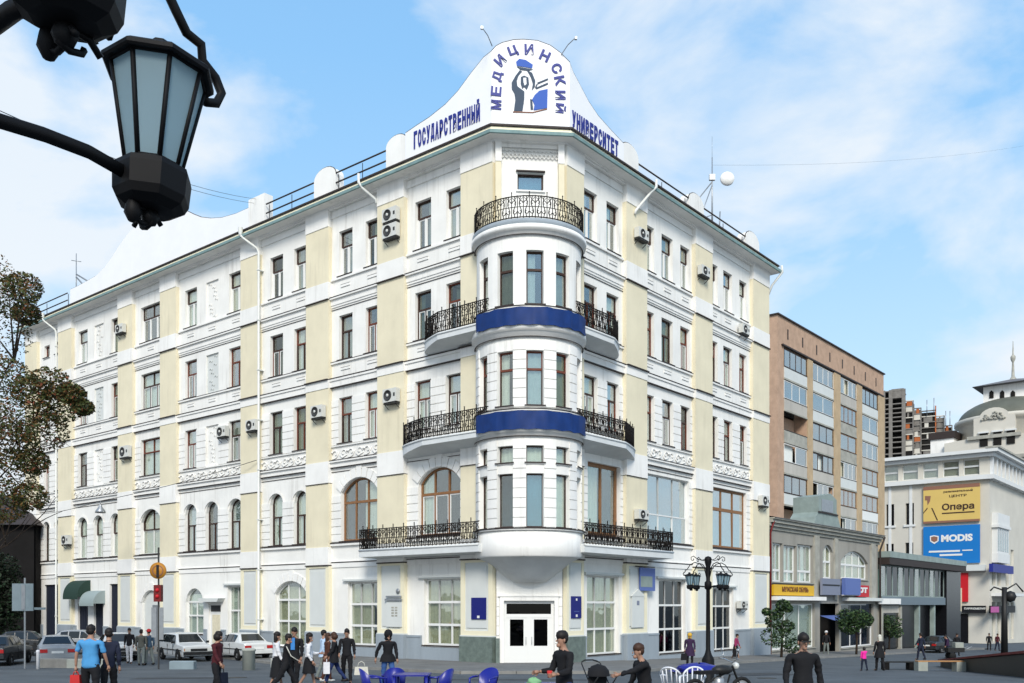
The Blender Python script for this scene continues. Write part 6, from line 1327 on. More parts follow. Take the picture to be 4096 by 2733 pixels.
def person(D, d, H, face, label, top='cloth_black', legs='cloth_black', hair='hair_dark', hl='short', sw=(10,-10), kn=(5,8), arm=(8,-8), el=(15,15), ab=(7,7), lean=0, look=(0,0), skirt=None, coat=0, sleeves='long', shoes='shoe', width=1.0, stripe=None, front=None, x=None, group=None, hat=None, z=None, head_tilt=0, glasses=False, bag=None):
    x = (D*1.743-CX)/F*d if x is None else x; z0 = (ground(x,d)+(KH if False else 0)) if z is None else z
    s = H/1.75; M0 = Matrix.Translation((x,d,z0)) @ Matrix.Rotation(R(face), 4, 'Z') @ Matrix.Scale(s, 4)
    P = put('person', None, None, M0, label, 'person', group)
    def rotx(v, a, o): v = Vector(v)-Vector(o); c_, s_ = math.cos(R(a)), math.sin(R(a)); return Vector((v.x, v.y*c_+v.z*s_, -v.y*s_+v.z*c_))+Vector(o)   # positive swings upper parts forward (+y)
    hips = (0,0,.93); Lf = lambda p: rotx(p, lean, hips)
    W_ = width
    pel = Vector((0,0,.95)); wai = Lf((0,0,1.10)); che = Lf((0,0,1.30)); nb = Lf((0,-.01,1.45)); nt = Lf((0,.01,1.52)); hd = Lf((0,.035,1.615))
    def leg(sd, swing, bend):
        h = Vector((sd*.095*W_,0,.90)); k = h + Vector((sd*.01, .43*math.sin(R(swing)), -.43*math.cos(R(swing)))); a2 = swing-bend
        a = k + Vector((0, .41*math.sin(R(a2)), -.41*math.cos(R(a2)))); return h, k, a
    legs_ = [leg(-1, sw[0], kn[0]), leg(1, sw[1], kn[1])]
    low = min(l[2].z for l in legs_); dz = .075-low
    def armp(sd, sg, e, b):
        sh = Lf((sd*.185*W_,-.01,1.405)); a = R(sg+lean*.3); bb = R(b)
        el_ = sh + Vector((sd*.29*math.sin(bb), .29*math.sin(a)*math.cos(bb), -.29*math.cos(a)*math.cos(bb))); a2 = R(sg+lean*.3+e)
        wr = el_ + Vector((sd*.24*math.sin(bb)*.4, .24*math.sin(a2), -.24*math.cos(a2))); return sh, el_, wr
    arms_ = [armp(-1, arm[0], el[0], ab[0]), armp(1, arm[1], el[1], ab[1])]
    up = Vector((0,0,dz))
    T_ = lambda p: Vector(p)+up
    # body: one continuous skinned surface with head, hands and fingers
    ch = [[(T_(pel),(.105*W_,.08)),(T_(wai),(.10*W_,.08)),(T_(che),(.125*W_,.085)),(T_(nb),(.07,.065)),(T_(nt),.052),(T_(hd)+Vector((0,-.01,-.05)),(.068,.075)),(T_(hd)+Vector((0,-.005,.03)),(.076,.092)),(T_(hd)+Vector((0,-.01,.085)),(.055,.07))]]
    for (h, k, a), sd in zip(legs_, (-1,1)): ch.append([(T_(pel),.1),(T_(h),.068),(T_(k),.05),(T_(a),.038),(T_(a)+Vector((sd*.015,.10,-.045)),.036),(T_(a)+Vector((sd*.02,.17,-.05)),.026)])
    for (sh, e, w_) in arms_: ch.append([(T_(che),.1),(T_(sh),.052),(T_(e),.040),(T_(w_),.026)])
    me = skin_mesh('body', ch, 'skin'); hm = MB()
    for (sh, e, w_), sd in zip(arms_, (-1,1)):
        dr = (w_-e).normalized(); sx = dr.cross(Vector((sd,0,0))).normalized() if abs(dr.x) < .9 else Vector((0,1,0)); ins = Vector((-sd,0,0)); w0 = T_(w_)
        palm = w0+dr*.055; hm.tube([w0-dr*.01, palm-dr*.01, palm+dr*.03], [.022,.034,.030], 6)
        for k in range(4):
            b_ = palm+dr*.03+sx*(.026-.0175*k); L_ = (.062,.072,.068,.052)[k]; hm.tube([b_, b_+dr*L_*.55+ins*.008, b_+dr*L_*.85+ins*.028], [.0095,.0085,.007], 4)
        tb0 = w0+dr*.03+sx*.026; hm.tube([tb0, tb0+sx*.022+dr*.025+ins*.01, tb0+sx*.022+dr*.055+ins*.022], [.012,.010,.008], 4)
    c = T_(hd); yaw = R(look[0]); f_ = Vector((math.sin(yaw), math.cos(yaw), 0)); r_ = Vector((math.cos(yaw), -math.sin(yaw), 0))
    hm.ball(tuple(c+f_*.088+Vector((0,0,-.018))), .0115, 6, sz=1.7); hm.ball(tuple(c+f_*.045+Vector((0,0,-.088))), .036, 8)
    for sd in (-1,1): hm.ball(tuple(c+r_*sd*.085+Vector((0,0,-.01))-f_*.01), .022, 6, sz=1.5, sx=.5)
    me = join_mesh(me, hm, 'skin'); em = MB()
    for sd in (-1,1): em.ball(tuple(c+f_*.080+r_*sd*.031+Vector((0,0,.012))), .0075, 6)
    em.box(-.018,.018,-.004,.004,-.004,.004, M=Matrix.Translation(c+f_*.092+Vector((0,0,-.062))) @ Matrix.Rotation(-yaw,4,'Z'))
    me = join_mesh(me, em, 'hair_dark'); body = put('body', me, P, M0)
    # hair
    hb = MB(); hc = c+Vector((0,0,.05))-f_*.022
    hb.ball(tuple(hc+Vector((0,0,.012))), .106, 12, sz=.86, sx=.84, sy=1.0); hb.ball(tuple(hc-f_*.03+Vector((0,0,-.035))), .088, 10, sz=.95, sx=1.0, sy=.8)
    hb.v = [(x_+mnoise.noise(Vector((x_*30,y_*30,z_*30)))*.012, y_, z_+mnoise.noise(Vector((x_*26,z_*26,y_*26+5)))*.014) for x_,y_,z_ in hb.v]
    if hl == 'long':
        hb.ball(tuple(hc-f_*.035+Vector((0,0,-.09))), .10, 10, sz=1.7, sx=.95, sy=.7); hb.ball(tuple(hc-f_*.05+Vector((0,0,-.20))), .085, 8, sz=1.7, sx=1.0, sy=.6)
    if hl == 'bob': hb.ball(tuple(hc-f_*.03+Vector((0,0,-.06))), .118, 10, sz=1.0)
    if hl == 'tail': hb.tube([hc-f_*.09, hc-f_*.14+Vector((0,0,-.05)), hc-f_*.12+Vector((0,0,-.18))], [.03,.028,.012], 6)
    part('hair', hb, [hair], P, M0)
    if hat == 'scarf': part('headscarf', MB().ball(tuple(hc+Vector((0,0,.0))), .125, 10, sz=1.0).ball(tuple(hc-f_*.03+Vector((0,0,-.13))), .11, 8, sz=.8), ['cloth_yellow'], P, M0)
    elif hat == 'hood': part('hood', MB().ball(tuple(hc-f_*.02), .132, 12, sz=1.1).ball(tuple(hc-f_*.05+Vector((0,0,-.13))), .12, 8, sz=.7), [top], P, M0)
    elif hat: part('cap', MB().ball(tuple(hc+Vector((0,0,.01))), .12, 10, sz=.9).box(-.07,.07,.06,.17,.015,.03, M=Matrix.Translation(hc)), [hat], P, M0)
    if glasses: part('glasses', MB().box(-.075,.075,.0,.012,-.013,.013, M=Matrix.Translation(c+f_*.09+Vector((0,0,.010))) @ Matrix.Rotation(-yaw,4,'Z')), ['trimblack'], P, M0)
    # clothes follow the same skeleton, a little fuller
    up_ch = [[(T_((0,0,.83)),(.165*W_,.138)),(T_((0,0,.93)),(.166*W_,.14)),(T_(wai),(.135*W_,.112)),(T_(che),(.165*W_,.118)),(T_(nb)+Vector((0,0,-.01)),(.085,.075)),(T_(nb)+Vector((0,0,.035)),(.064,.062))]]
    for (sh, e, w_) in arms_:
        if sleeves == 'short': up_ch.append([(T_(che),.1),(T_(sh),.068),(T_(sh).lerp(T_(e),.85),.058)])
        else: up_ch.append([(T_(che),.1),(T_(sh),.068),(T_(e),.054),(T_(e).lerp(T_(w_),.92),.04)])
    part('top', skin_mesh('top', up_ch, top, 2, .017), None, P, M0)
    def flare(z0_, z1_, r0, r1, m, name):
        mb = MB(); n_ = 20; vs = []
        for zz, rr in ((z0_, r0),(z0_*.6+z1_*.4, r0*.75+r1*.35),(z1_, r1)):
            for k in range(n_):
                g = 2*math.pi*k/n_; q = rr*(1+.05*math.sin(5*g)*(zz != z0_)); vs.append((q*1.15*math.cos(g)*W_, q*.85*math.sin(g)+(legs_[0][1].y+legs_[1][1].y)/2*(.0 if zz == z0_ else .5), zz+dz))
        mb.add(vs, [(i*n_+k, i*n_+(k+1)%n_, (i+1)*n_+(k+1)%n_, (i+1)*n_+k) for i in range(2) for k in range(n_)], 0, True); part(name, mb, [m], P, M0)
    if coat: flare(1.06, .93-coat, .135, .19+.08*coat, top, 'coat_skirt')
    if skirt: flare(1.05, .93-skirt, .13, .20+.10*skirt, legs, 'skirt')
    lg = [[(T_(pel),(.145*W_,.118))]]
    ch2 = []
    for (h, k, a) in legs_:
        if skirt: ch2.append([(T_(k).lerp(T_(a),.1),.05),(T_(a)+Vector((0,0,.02)),.042)]); continue
        ch2.append([(T_((0,0,1.03)),(.105*W_,.085)),(T_((0,0,.95)),(.132*W_,.105)),(T_(h)+Vector((0,0,-.03)),.105),(T_(k),.072),(T_(a)+Vector((0,0,-.01)),.060)])
    if not skirt: part('trousers', skin_mesh('trousers', ch2, legs, 2, .015), None, P, M0)
    sb_ = MB()
    for (h, k, a), sd in zip(legs_, (-1,1)):
        q = T_(a); sb_.ball((q.x,q.y+.055,q.z-.035), .14, 8, sz=.32, sx=.36); sb_.ball((q.x,q.y-.02,q.z-.01), .055, 6)
    part('shoes', sb_, [shoes], P, M0)
    if front: part('shirt_front', MB().box(-.06,.06,.0,.02,-.18,.16, M=Matrix.Translation(T_(che)+Vector((0,.115,0)))), [front], P, M0)
    if stripe:
        for (sh, e, w_), sd in zip(arms_, (-1,1)): o_ = Vector((sd*.062,0,0)); part('sleeve_stripe', MB().tube([T_(sh)+o_, T_(e)+o_*.85, T_(w_)+o_*.6], .014, 4), [stripe], P, M0)
    return P, M0, [T_(a_[2]) for a_ in arms_], s
def hold(Pw, side, name, fn, label, cat):
    P, M0, wr, s = Pw; q = M0 @ (wr[side]+Vector((0,.0,-.09))); return fn(name, q, label, cat)
def bag(name, q, label, cat, m='cloth_black', w_=.34, h=.30, t_=.12, strap=.28, rz=0):
    M = Matrix.Translation(q) @ Matrix.Rotation(rz,4,'Z'); b = put(name, None, None, M, label, cat)
    part('body', MB().prism([(-w_/2,-strap-h),(w_/2,-strap-h),(w_*.44,-strap),(-w_*.44,-strap)], -t_/2, t_/2), [m], b, M)
    part('handle', MB().tube([(-w_*.25,0,-strap),(-w_*.18,0,-strap*.3),(0,0,0),(w_*.18,0,-strap*.3),(w_*.25,0,-strap)], .012, 5), [m], b, M); return b
p = person(208, 20.0, 1.80, -8, 'man seen from behind in a sky-blue and navy T-shirt and black trousers', 'cloth_skyblue', 'cloth_black', sw=(6,-4), kn=(4,4), arm=(-4,10), el=(10,12), ab=(14,12), sleeves='short', width=1.25, z=.66)
hold(p, 0, 'red_bag', lambda n,q,l,c: bag(n,q,l,c,'cloth_red',.22,.34,.12,.08), 'red and white bag in the left hand of the man in sky blue', 'bag')
person(250, 20.6, 1.72, 20, 'slim person in a dark navy jacket walking beside the man in sky blue', 'cloth_navy', 'cloth_black', sw=(-8,10), width=.92, z=.66)
person(297, 46.5, 1.75, 190, 'person in black with white trousers standing behind the small white saloon', 'cloth_black', 'cloth_white')
person(324, 45.0, 1.72, 10, 'man in an olive-grey jacket with his back turned, by the estate car', 'cloth_olive', 'cloth_grey', width=1.15); person(342, 45.3, 1.72, 60, 'man in a blue-grey jacket and red cap beside the man in olive', 'bluegrey', 'cloth_grey', hat='cloth_red', width=1.1)
p = person(497, 23.8, 1.70, -100, 'person in a maroon jacket walking past with a dark bag, facing right', 'cloth_maroon', 'cloth_black', sw=(-10,12), arm=(-12,14), el=(25,20), hl='bob', width=1.1, lean=4)
hold(p, 0, 'dark_bag', lambda n,q,l,c: bag(n,q,l,c,'cloth_navy',.36,.34,.16,.14,R(80)), 'dark blue bag hanging from the hand of the person in maroon', 'bag')
p = person(635, 26.4, 1.68, -70, 'long-haired woman in a white top and long black skirt with a cream shoulder bag', 'cloth_white', 'cloth_black', hl='long', skirt=.50, sw=(14,-12), arm=(-6,10))
q = p[1] @ (Vector((-.24,-.06,1.0))); bag('shoulder_bag', q, 'cream shoulder bag at the side of the woman in the long black skirt', 'bag', 'cloth_cream', .36, .26, .14, .04, R(-70))
person(656, 25.6, 1.70, -80, 'man in a black tracksuit with a white sleeve stripe striding right', 'cloth_black', 'cloth_black', sw=(30,-26), kn=(8,22), arm=(-20,24), el=(20,30), stripe='cloth_cream', lean=5)
person(676, 27.6, 1.80, 170, 'man in an open dark jacket over a bright blue shirt, walking towards the camera', 'cloth_black', 'cloth_black', sw=(12,-12), front='cloth_blue2', width=1.1)
p = person(709, 26.2, 1.66, -75, 'woman in a short white jacket and knee-length black skirt', 'cloth_white', 'cloth_black', hl='long', skirt=.36, sw=(16,-18), kn=(4,16), arm=(20,-6), el=(70,40))
person(742, 32.5, 1.72, -70, 'man in a loose pale blue shirt behind the group', 'cloth_paleblue', 'cloth_grey', coat=.12, sw=(14,-14), width=1.1)
person(752, 31.3, 1.62, -60, 'woman in a dark brown coat and white shoes half hidden in the group', 'cloth_brown', 'cloth_brown', hl='long', coat=.30, shoes='shoe_white', hair='hair_brown', sw=(12,-14))
p = person(767, 30.2, 1.68, 100, 'woman in a black coat and blue jeans walking left, carrying a white plastic bag', 'cloth_black', 'cloth_darkjeans', hl='bob', hair='hair_brown', coat=.18, sw=(22,-20), kn=(6,18), arm=(16,-20), el=(30,25))
hold(p, 0, 'plastic_bag', lambda n,q,l,c: bag(n,q,l,c,'cloth_white',.30,.36,.2,.10,R(100)), 'white plastic bag carried between the two walkers in black', 'bag')
p = person(796, 30.4, 1.76, 190, 'man dressed all in black walking beside the woman in jeans', 'cloth_black', 'cloth_black', sw=(12,-14), kn=(4,14), arm=(6,14), el=(20,25), width=1.05)
hold(p, 0, 'patterned_bag', lambda n,q,l,c: bag(n,q+Vector((.22,0,-.1)),l,c,'cloth_cream',.46,.26,.06,.18,R(8)), 'cream patterned paper bag held by the man in black', 'bag')
person(890, 27.6, 1.72, -160, 'person in a loose black hooded jacket and blue jeans behind the blue table', 'cloth_black', 'cloth_jeans', hat='hood', coat=.10, sw=(12,-10), arm=(10,-22), el=(10,15), ab=(6,22), width=1.1, lean=6, z=.42)
p = person(1296, 15.0, 1.78, 120, 'young man in a black sweater and jeans looking down at what he holds', 'cloth_black', 'cloth_darkjeans', arm=(10,14), el=(72,70), lean=3, width=1.0, z=.70, look=(0,0))
q = p[1] @ (p[2][0]+Vector((.03,.10,.0))); ph = put('red_cup', None, None, Matrix.Translation(q), 'small red cup in the hands of the young man in the black sweater', 'cup'); part('cup_body', MB().lathe([(0,-.05),(.03,-.05),(.042,.06),(.038,.06),(.028,-.04),(0,-.04)], 12), ['cloth_red'], ph, Matrix.Translation(q))
person(1482, 15.3, 1.66, 105, 'person with short brown hair in a black coat reaching an arm out to the left', 'cloth_black', 'cloth_black', hair='hair_brown', hl='short', arm=(62,10), el=(14,15), ab=(2,8), lean=10, width=1.08, z=.62)
person(1583, 44.0, 1.60, 170, 'woman in a dark purple coat and yellow headscarf walking by the corner building', 'cloth_purple', 'cloth_black', hat='scarf', coat=.34, sw=(6,-8), width=1.1)
p = person(1688, 55.0, 1.55, -120, 'woman in a plum-pink jacket with a black bag near the right end of the building', 'cloth_plum', 'cloth_black', skirt=.42, sw=(16,-12), width=1.15, lean=8); hold(p, 1, 'black_bag', lambda n,q,l,c: bag(n,q,l,c,'cloth_black',.42,.36,.2,.12,R(60)), 'bulky black bag carried by the woman in plum pink', 'bag')
p = person(1584, 44.2, 1.6, 0, '', x=-300) if False else None
hbag = bag('black_bag', Vector(((1570*1.743-CX)/F*43.8, 43.8, .75)), 'black handbag beside the woman in the purple coat', 'bag', 'cloth_black', .30, .30, .12, .12)
person(1843, 14.4, 1.74, 184, 'man in dark glasses and black clothes walking towards the camera at the right', 'cloth_black', 'cloth_black', glasses=True, sw=(10,-10), arm=(-14,6), el=(20,20), ab=(16,14), width=1.12, z=.72)
person(1983, 43.0, 1.08, 20, 'small child in a bright pink jacket holding a hand out to the woman', 'cloth_pink', 'cloth_navy', arm=(0,70), el=(10,0), ab=(8,10), hl='bob', width=1.25); person(2019, 43.4, 1.65, 10, 'blond woman in a long black coat standing beside the pink child', 'cloth_black', 'cloth_black', hl='long', hair='cloth_cream', coat=.30, width=1.1)
person(2113, 60.0, 1.72, 30, 'person in dark clothes crossing in front of the black shop front', 'cloth_navy', 'cloth_navy', sw=(14,-14), arm=(20,-20)); person(1896, 66.0, 1.72, 180, 'person in a white cap and dark jacket by the dark doorway of the shop building', 'cloth_black', 'cloth_grey', hat='cloth_white')
person(2270, 88.0, 1.62, 160, 'person in black standing at the left of a pair by the stone building', 'cloth_black', 'cloth_black', width=1.1); person(2289, 88.0, 1.6, 200, 'person in a dark red top, right one of a pair by the stone building', 'cloth_maroon', 'cloth_navy', width=1.1)
person(2175, 64.0, 1.6, 90, 'person in dark purple busy at a barrow before the black shop front', 'cloth_purple', 'cloth_navy', lean=12); person(2196, 70.0, 1.66, 180, 'person in black by the end wall of the dark pavilion', 'cloth_black', 'cloth_black')
person(1512, 18.2, 1.30, 60, 'person in a teal top sitting low behind the one in the black coat', 'cloth_teal', 'cloth_grey', lean=25, sw=(60,60), kn=(80,80), z=.42)

# ------------------------------------------------------------------ street furniture
M_['bluep'] = mat('blue_plastic', (0.009,0.013,0.22), .35, .06, 3, spec=.5); M_['whitep'] = mat('white_plastic', (0.70,0.71,0.74), .4, .05, 3); M_['signback'] = mat('sign_back_grey', (0.22,0.28,0.31), .5, .15, 2)
M_['amber'] = mat('amber_sign_back', (0.50,0.22,0.03), .5, .15, 4); M_['wood'] = mat('bench_wood', (0.42,0.22,0.09), .7, .25, 6)
M_['block'] = mat('pale_concrete_block', (0.36,0.38,0.34), .9, .2, 2, .3)
def chair(D, d, rz, m, label, grp, x=None, slat=False):
    x = (D*1.743-CX)/F*d if x is None else x; z = ground(x,d); M = Matrix.Translation((x,d,z)) @ Matrix.Rotation(R(rz),4,'Z'); c = put('plastic_chair', None, None, M, label, 'chair', grp)
    part('seat', MB().prismz([(-.22,-.22),(.22,-.22),(.24,.0),(.22,.22),(-.22,.22),(-.24,0)], .42, .445), [m], c, M)
    bk = MB(); n_ = 10; vs = []
    for k in range(n_+1):
        g = R(-64+128*k/n_); hh = .86-.17*abs(k/n_*2-1)**2.2
        for rr in (.25,.265):
            vs += [(rr*math.sin(g), -.02-rr*math.cos(g)*.9, .44), (rr*1.12*math.sin(g), -.06-rr*1.1*math.cos(g), hh)]
    for k in range(n_): b_ = 4*k; bk.add([], []); bk.f += [[b_,b_+4,b_+5,b_+1],[b_+2,b_+3,b_+7,b_+6],[b_+1,b_+5,b_+7,b_+3]]; bk.mi += [0]*3; bk.sm += [True]*3
    bk.v += vs
    if not slat: part('backrest', bk, [m], c, M)
    else:
        for k in range(0, n_+1, 2): a_ = Vector(vs[4*k]); b_ = Vector(vs[4*k+1]); part('back_slat', MB().tube([a_, a_.lerp(b_,.5)+Vector((0,.01,0)), b_], .017, 5), [m], c, M)
        part('top_rail', MB().tube([vs[4*k+1] for k in range(n_+1)], .024, 6), [m], c, M)
    for sx in (-1,1):
        part('armrest', MB().tube([(sx*.27,-.16,.66),(sx*.29,.05,.655),(sx*.27,.22,.63),(sx*.25,.24,.43)], [.022,.026,.024,.02], 6), [m], c, M)
        for sy in (-1,1): part('leg', MB().tube([(sx*.20,sy*.19,.43),(sx*.25,sy*.25,0)], [.03,.018], 6), [m], c, M)
    return c
chair(858, 21.8, -65, 'bluep', 'blue plastic armchair left of the blue table', 'blue plastic armchairs'); chair(905, 22.6, 10, 'bluep', 'blue plastic armchair behind the blue table', 'blue plastic armchairs') ; chair(1008, 21.8, 60, 'bluep', 'blue plastic armchair right of the blue table', 'blue plastic armchairs'); chair(1112, 21.7, 150, 'bluep', 'single blue plastic armchair before the entrance', 'blue plastic armchairs')
x_ = d_at(945*1.743,21.7); z_ = ground(x_,21.7); M = Matrix.Translation((x_,21.7,z_)); tbl = put('plastic_table', None, None, M, 'square blue plastic table between the blue armchairs', 'table')
part('tabletop', MB().box(-.42,.42,-.42,.42,.70,.73), ['bluep'], tbl, M)
for sx in (-1,1):
    for sy in (-1,1): part('leg', MB().tube([(sx*.36,sy*.36,.7),(sx*.39,sy*.39,0)], [.045,.028], 6), ['bluep'], tbl, M)
for k,(D_,d_,rz,m_) in enumerate(((1545,22.5,-30,'whitep'),(1590,21.8,160,'whitep'))): chair(D_,d_,rz,m_,('white slatted plastic armchair beside the teal-topped person','white slatted plastic armchair under the blue cloth near the street lamp')[k],'white plastic armchairs',slat=True)
# blue cloth bundle on a low crate near the lamp
def bundle(D, d, w_, h, m, label, z=0, seed=1, cat='cloth'):
    rr = random.Random(seed); x = (D*1.743-CX)/F*d; z0 = ground(x,d)+z; M = Matrix.Translation((x,d,z0)); mb = MB(); n_, m__ = 14, 7; vs = []
    for i in range(m__):
        for k in range(n_):
            g = 2*math.pi*k/n_; t_ = i/(m__-1); r_ = math.cos(t_*1.5)*(1+.22*math.sin(3*g+i)+rr.uniform(-.08,.08)); vs.append((w_/2*r_*math.cos(g), w_*.3*r_*math.sin(g), h*math.sin(t_*1.55)*(1+.12*math.sin(2*g))))
    mb.add(vs, [(i*n_+k, i*n_+(k+1)%n_, (i+1)*n_+(k+1)%n_, (i+1)*n_+k) for i in range(m__-1) for k in range(n_)], 0, True); return put('cloth_bundle', mb.mesh('cloth_bundle', m), None, M, label, cat)
def crate(D, d, w_, dep, h, m, label, z=0):
    x = (D*1.743-CX)/F*d; z0 = ground(x,d)+z; M = Matrix.Translation((x,d,z0)); c = put('stall_table', None, None, M, label, 'table')
    part('tabletop', MB().box(-w_/2,w_/2,-dep/2,dep/2,h-.04,h), [m], c, M)
    for sx in (-1,1):
        for sy in (-1,1): part('leg', MB().box(sx*(w_/2-.05)-.025,sx*(w_/2-.05)+.025,sy*(dep/2-.05)-.025,sy*(dep/2-.05)+.025,0,h-.04), ['metal'], c, M)
    return c
crate(1600, 25.2, 1.3, .7, .62, 'darknavy', 'low dark stall table carrying the blue cloth by the street lamp'); bundle(1602, 25.2, 1.4, .22, 'bluep', 'crumpled bright blue cloth lying on the low stall table', .62, 2)
# a parked motorcycle by the foot of the lamp and a pushchair in front
def motorcycle(D, d, rz, label):
    x = (D*1.743-CX)/F*d; z = ground(x,d); M = Matrix.Translation((x,d,z)) @ Matrix.Rotation(R(rz),4,'Z'); c = put('motorcycle', None, None, M, label, 'motorcycle')
    for X in (-.68,.70):
        w_ = part('wheel', MB().tube([(X+.29*math.cos(2*math.pi*k/16),0,.32+.29*math.sin(2*math.pi*k/16)) for k in range(16)], .045, 6, closed=True), ['tyre'], c, M); part('rim', MB().lathe([(.24,-.02),(.24,.02),(.04,.04),(.04,-.04),(.24,-.02)], 14, M=Matrix.Translation((X,0,.32)) @ Matrix.Rotation(R(90),4,'X')), ['hub'], w_, M)
    part('frame', MB().tube([(-.68,0,.32),(-.3,0,.55),(.3,0,.78),(.42,0,.9),(.70,0,.32)], .03, 6).tube([(-.3,0,.5),(.2,0,.3),(.35,0,.7)], .025, 6), ['trimblack'], c, M)
    part('engine', MB().box(-.18,.22,-.13,.13,.26,.52).lathe([(.14,.5),(.14,.62),(.08,.66)], 10), ['metal'], c, M); part('tank', MB().ball((.12,0,.82),.2,10,sz=.6,sx=1.5,sy=.8), ['trimblack'], c, M)
    part('saddle', MB().box(-.62,-.08,-.12,.12,.74,.82), ['cloth_black'], c, M); part('handlebar', MB().tube([(.30,-.34,1.08),(.36,-.2,1.06),(.42,0,.98),(.36,.2,1.06),(.30,.34,1.08)], .015, 6), ['chrome'], c, M); part('headlight', MB().ball((.52,0,.90),.09,8), ['lightclear'], c, M)
    for s in (-1,1): part('mirror', MB().tube([(.36,s*.2,1.06),(.34,s*.26,1.24)],.008,4).ball((.34,s*.27,1.27),.05,8,sx=.3), ['chrome'], c, M)
motorcycle(1648, 21.6, 28, 'black motorcycle parked at the foot of the street lamp')
def pushchair(D, d, rz, label):
    x = (D*1.743-CX)/F*d; z = ground(x,d); M = Matrix.Translation((x,d,z)) @ Matrix.Rotation(R(rz),4,'Z'); c = put('pushchair', None, None, M, label, 'pushchair')
    for sx in (-1,1):
        part('frame', MB().tube([(sx*.24,-.35,.12),(sx*.24,.05,.55),(sx*.24,.42,.98),(sx*.20,.48,1.02)], .014, 6).tube([(sx*.24,.35,.12),(sx*.24,-.05,.5),(sx*.24,-.3,.72)], .014, 6), ['trimblack'], c, M)
        for y in (-.35,.35): part('wheel', MB().lathe([(.09,-.02),(.1,-.015),(.1,.015),(.09,.02),(0,.02)], 12, M=Matrix.Translation((sx*.27,y,.10)) @ Matrix.Rotation(R(90),4,'Y')), ['tyre'], c, M)
    part('handle', MB().tube([(-.20,.48,1.02),(-.1,.52,1.05),(.1,.52,1.05),(.20,.48,1.02)], .018, 6), ['trimblack'], c, M); part('seat', MB().prismz([(-.22,-.25),(.22,-.25),(.22,.15),(-.22,.15)], .44, .5).box(-.22,.22,.10,.16,.5,.9), ['cloth_black'], c, M)
    part('hood', MB().lathe([(.27,0),(.25,.12),(.17,.22),(0,.27)], 14, -90, 90, M=Matrix.Translation((0,.12,.72))), ['cloth_black'], c, M)
pushchair(1378, 20.8, 25, 'black folding pushchair with raised handle on the square'); 
crate(1245, 19.8, .75, .5, .62, 'bluep', 'small blue stall table at the lower edge of the picture'); s = bundle(1225, 19.8, .3, .12, 'cloth_green' if 'cloth_green' in M_ else smat('cloth_green',(.2,.4,.2)), 'light green cloth on the small blue stall table', .62, 4)
# bollards, planters and road signs
def bollard(D, d, r, h, m, label, kind='post'):
    x = (D*1.743-CX)/F*d; z = ground(x,d); M = Matrix.Translation((x,d,z)); put('bollard', MB().lathe([(0,-.1),(r,-.1),(r,h*.85),(r*1.12,h*.87),(r*1.12,h*.93),(r*.9,h*.97),(0,h)], 12).mesh('bollard', m), None, M, label, 'bollard')
bollard(87, 41.0, .07, .85, 'whitep', 'thin white bollard on the kerb at the left'); bollard(571, 40.0, .27, .95, 'block', 'squat pale concrete bollard with a flared head behind the white saloon')
def cblock(D, d, w_, dep, h, m, label, rz=0, name='concrete_block', cat='block', grp=None):
    x = (D*1.743-CX)/F*d; z = ground(x,d); M = Matrix.Translation((x,d,z)) @ Matrix.Rotation(R(rz),4,'Z'); b_ = .03
    mb = MB(); vs = []
    for zz, i in ((-.1,0),(h-b_,0),(h,b_)): vs += [(-w_/2+i,-dep/2+i,zz),(w_/2-i,-dep/2+i,zz),(w_/2-i,dep/2-i,zz),(-w_/2+i,dep/2-i,zz)]
    mb.add(vs, [(k,(k+1)%4,(k+1)%4+4,k+4) for k in range(4)]+[(k+4,(k+1)%4+4,(k+1)%4+8,k+8) for k in range(4)]+[(8,9,10,11)]); return put(name, mb.mesh(name, m), None, M, label, cat, grp)
cblock(140, 42.5, 1.9, .5, .42, 'kerb', 'long low concrete planter beside the road-sign post'); cblock(205, 42.3, 1.8, .5, .40, 'block', 'pale low concrete block right of the planter'); cblock(420, 41.0, 1.05, .4, .36, 'signback', 'blue-grey low concrete block in front of the estate car')
def post_sign(D, d, h, label, shape_, m, zc):
    x = (D*1.743-CX)/F*d; z = ground(x,d); M = Matrix.Translation((x,d,z)); s = put('road_sign', None, None, M, label, 'road sign'); part('post', MB().cyl((0,0,-.2), .04, h+.2, 8), ['metal' if shape_ == 'rect' else 'acdark'], s, M); return s, M
s, M = post_sign(57, 41.5, 4.0, 'back of a rectangular grey road sign on a pole, left of the parked cars', 'rect', 'signback', 3)
part('plate', MB().box(-.5,.42,-.12,-.07,2.55,3.75,0).box(.44,.95,-.08,-.05,2.6,2.7,0), ['signback'], s, M); part('clamp', MB().box(-.08,.08,-.14,-.12,2.6,3.7), ['metal'], s, M)
s, M = post_sign(364, 41.0, 5.3, 'round amber sign disc seen from behind on a thin dark pole', 'disc', 'amber', 5)
z_ = HC-(1310*1.743-YH)/F*41-ground(d_at(364*1.743,41),41)
Md = M @ Matrix.Translation((0,-.06,z_)) @ Matrix.Rotation(R(90),4,'X'); part('disc', MB().lathe([(.0,.0),(.33,0),(.36,-.02),(.36,.03),(0,.03)], 24), ['amber'], s, Md); part('ring', MB().lathe([(.20,.035),(.24,.05),(.24,.031)], 20), ['rust'], s, Md); part('bracket', MB().box(-.05,.05,-.14,-.09,z_-.3,z_+.25), ['trimblack'], s, M)
part('signal_box', MB().box(-.16,.16,-.16,.10,z_-1.35,z_-.62,0).ball((0,-.16,z_-.85),.09,8,1).ball((0,-.16,z_-1.12),.09,8,1), ['darkred','red'], s, M); part('notice', MB().box(-.28,-.06,-.1,-.07,z_-2.9,z_-1.6,0).box(.06,.24,-.1,-.07,z_-3.0,z_-1.6,0), ['metal'], s, M)
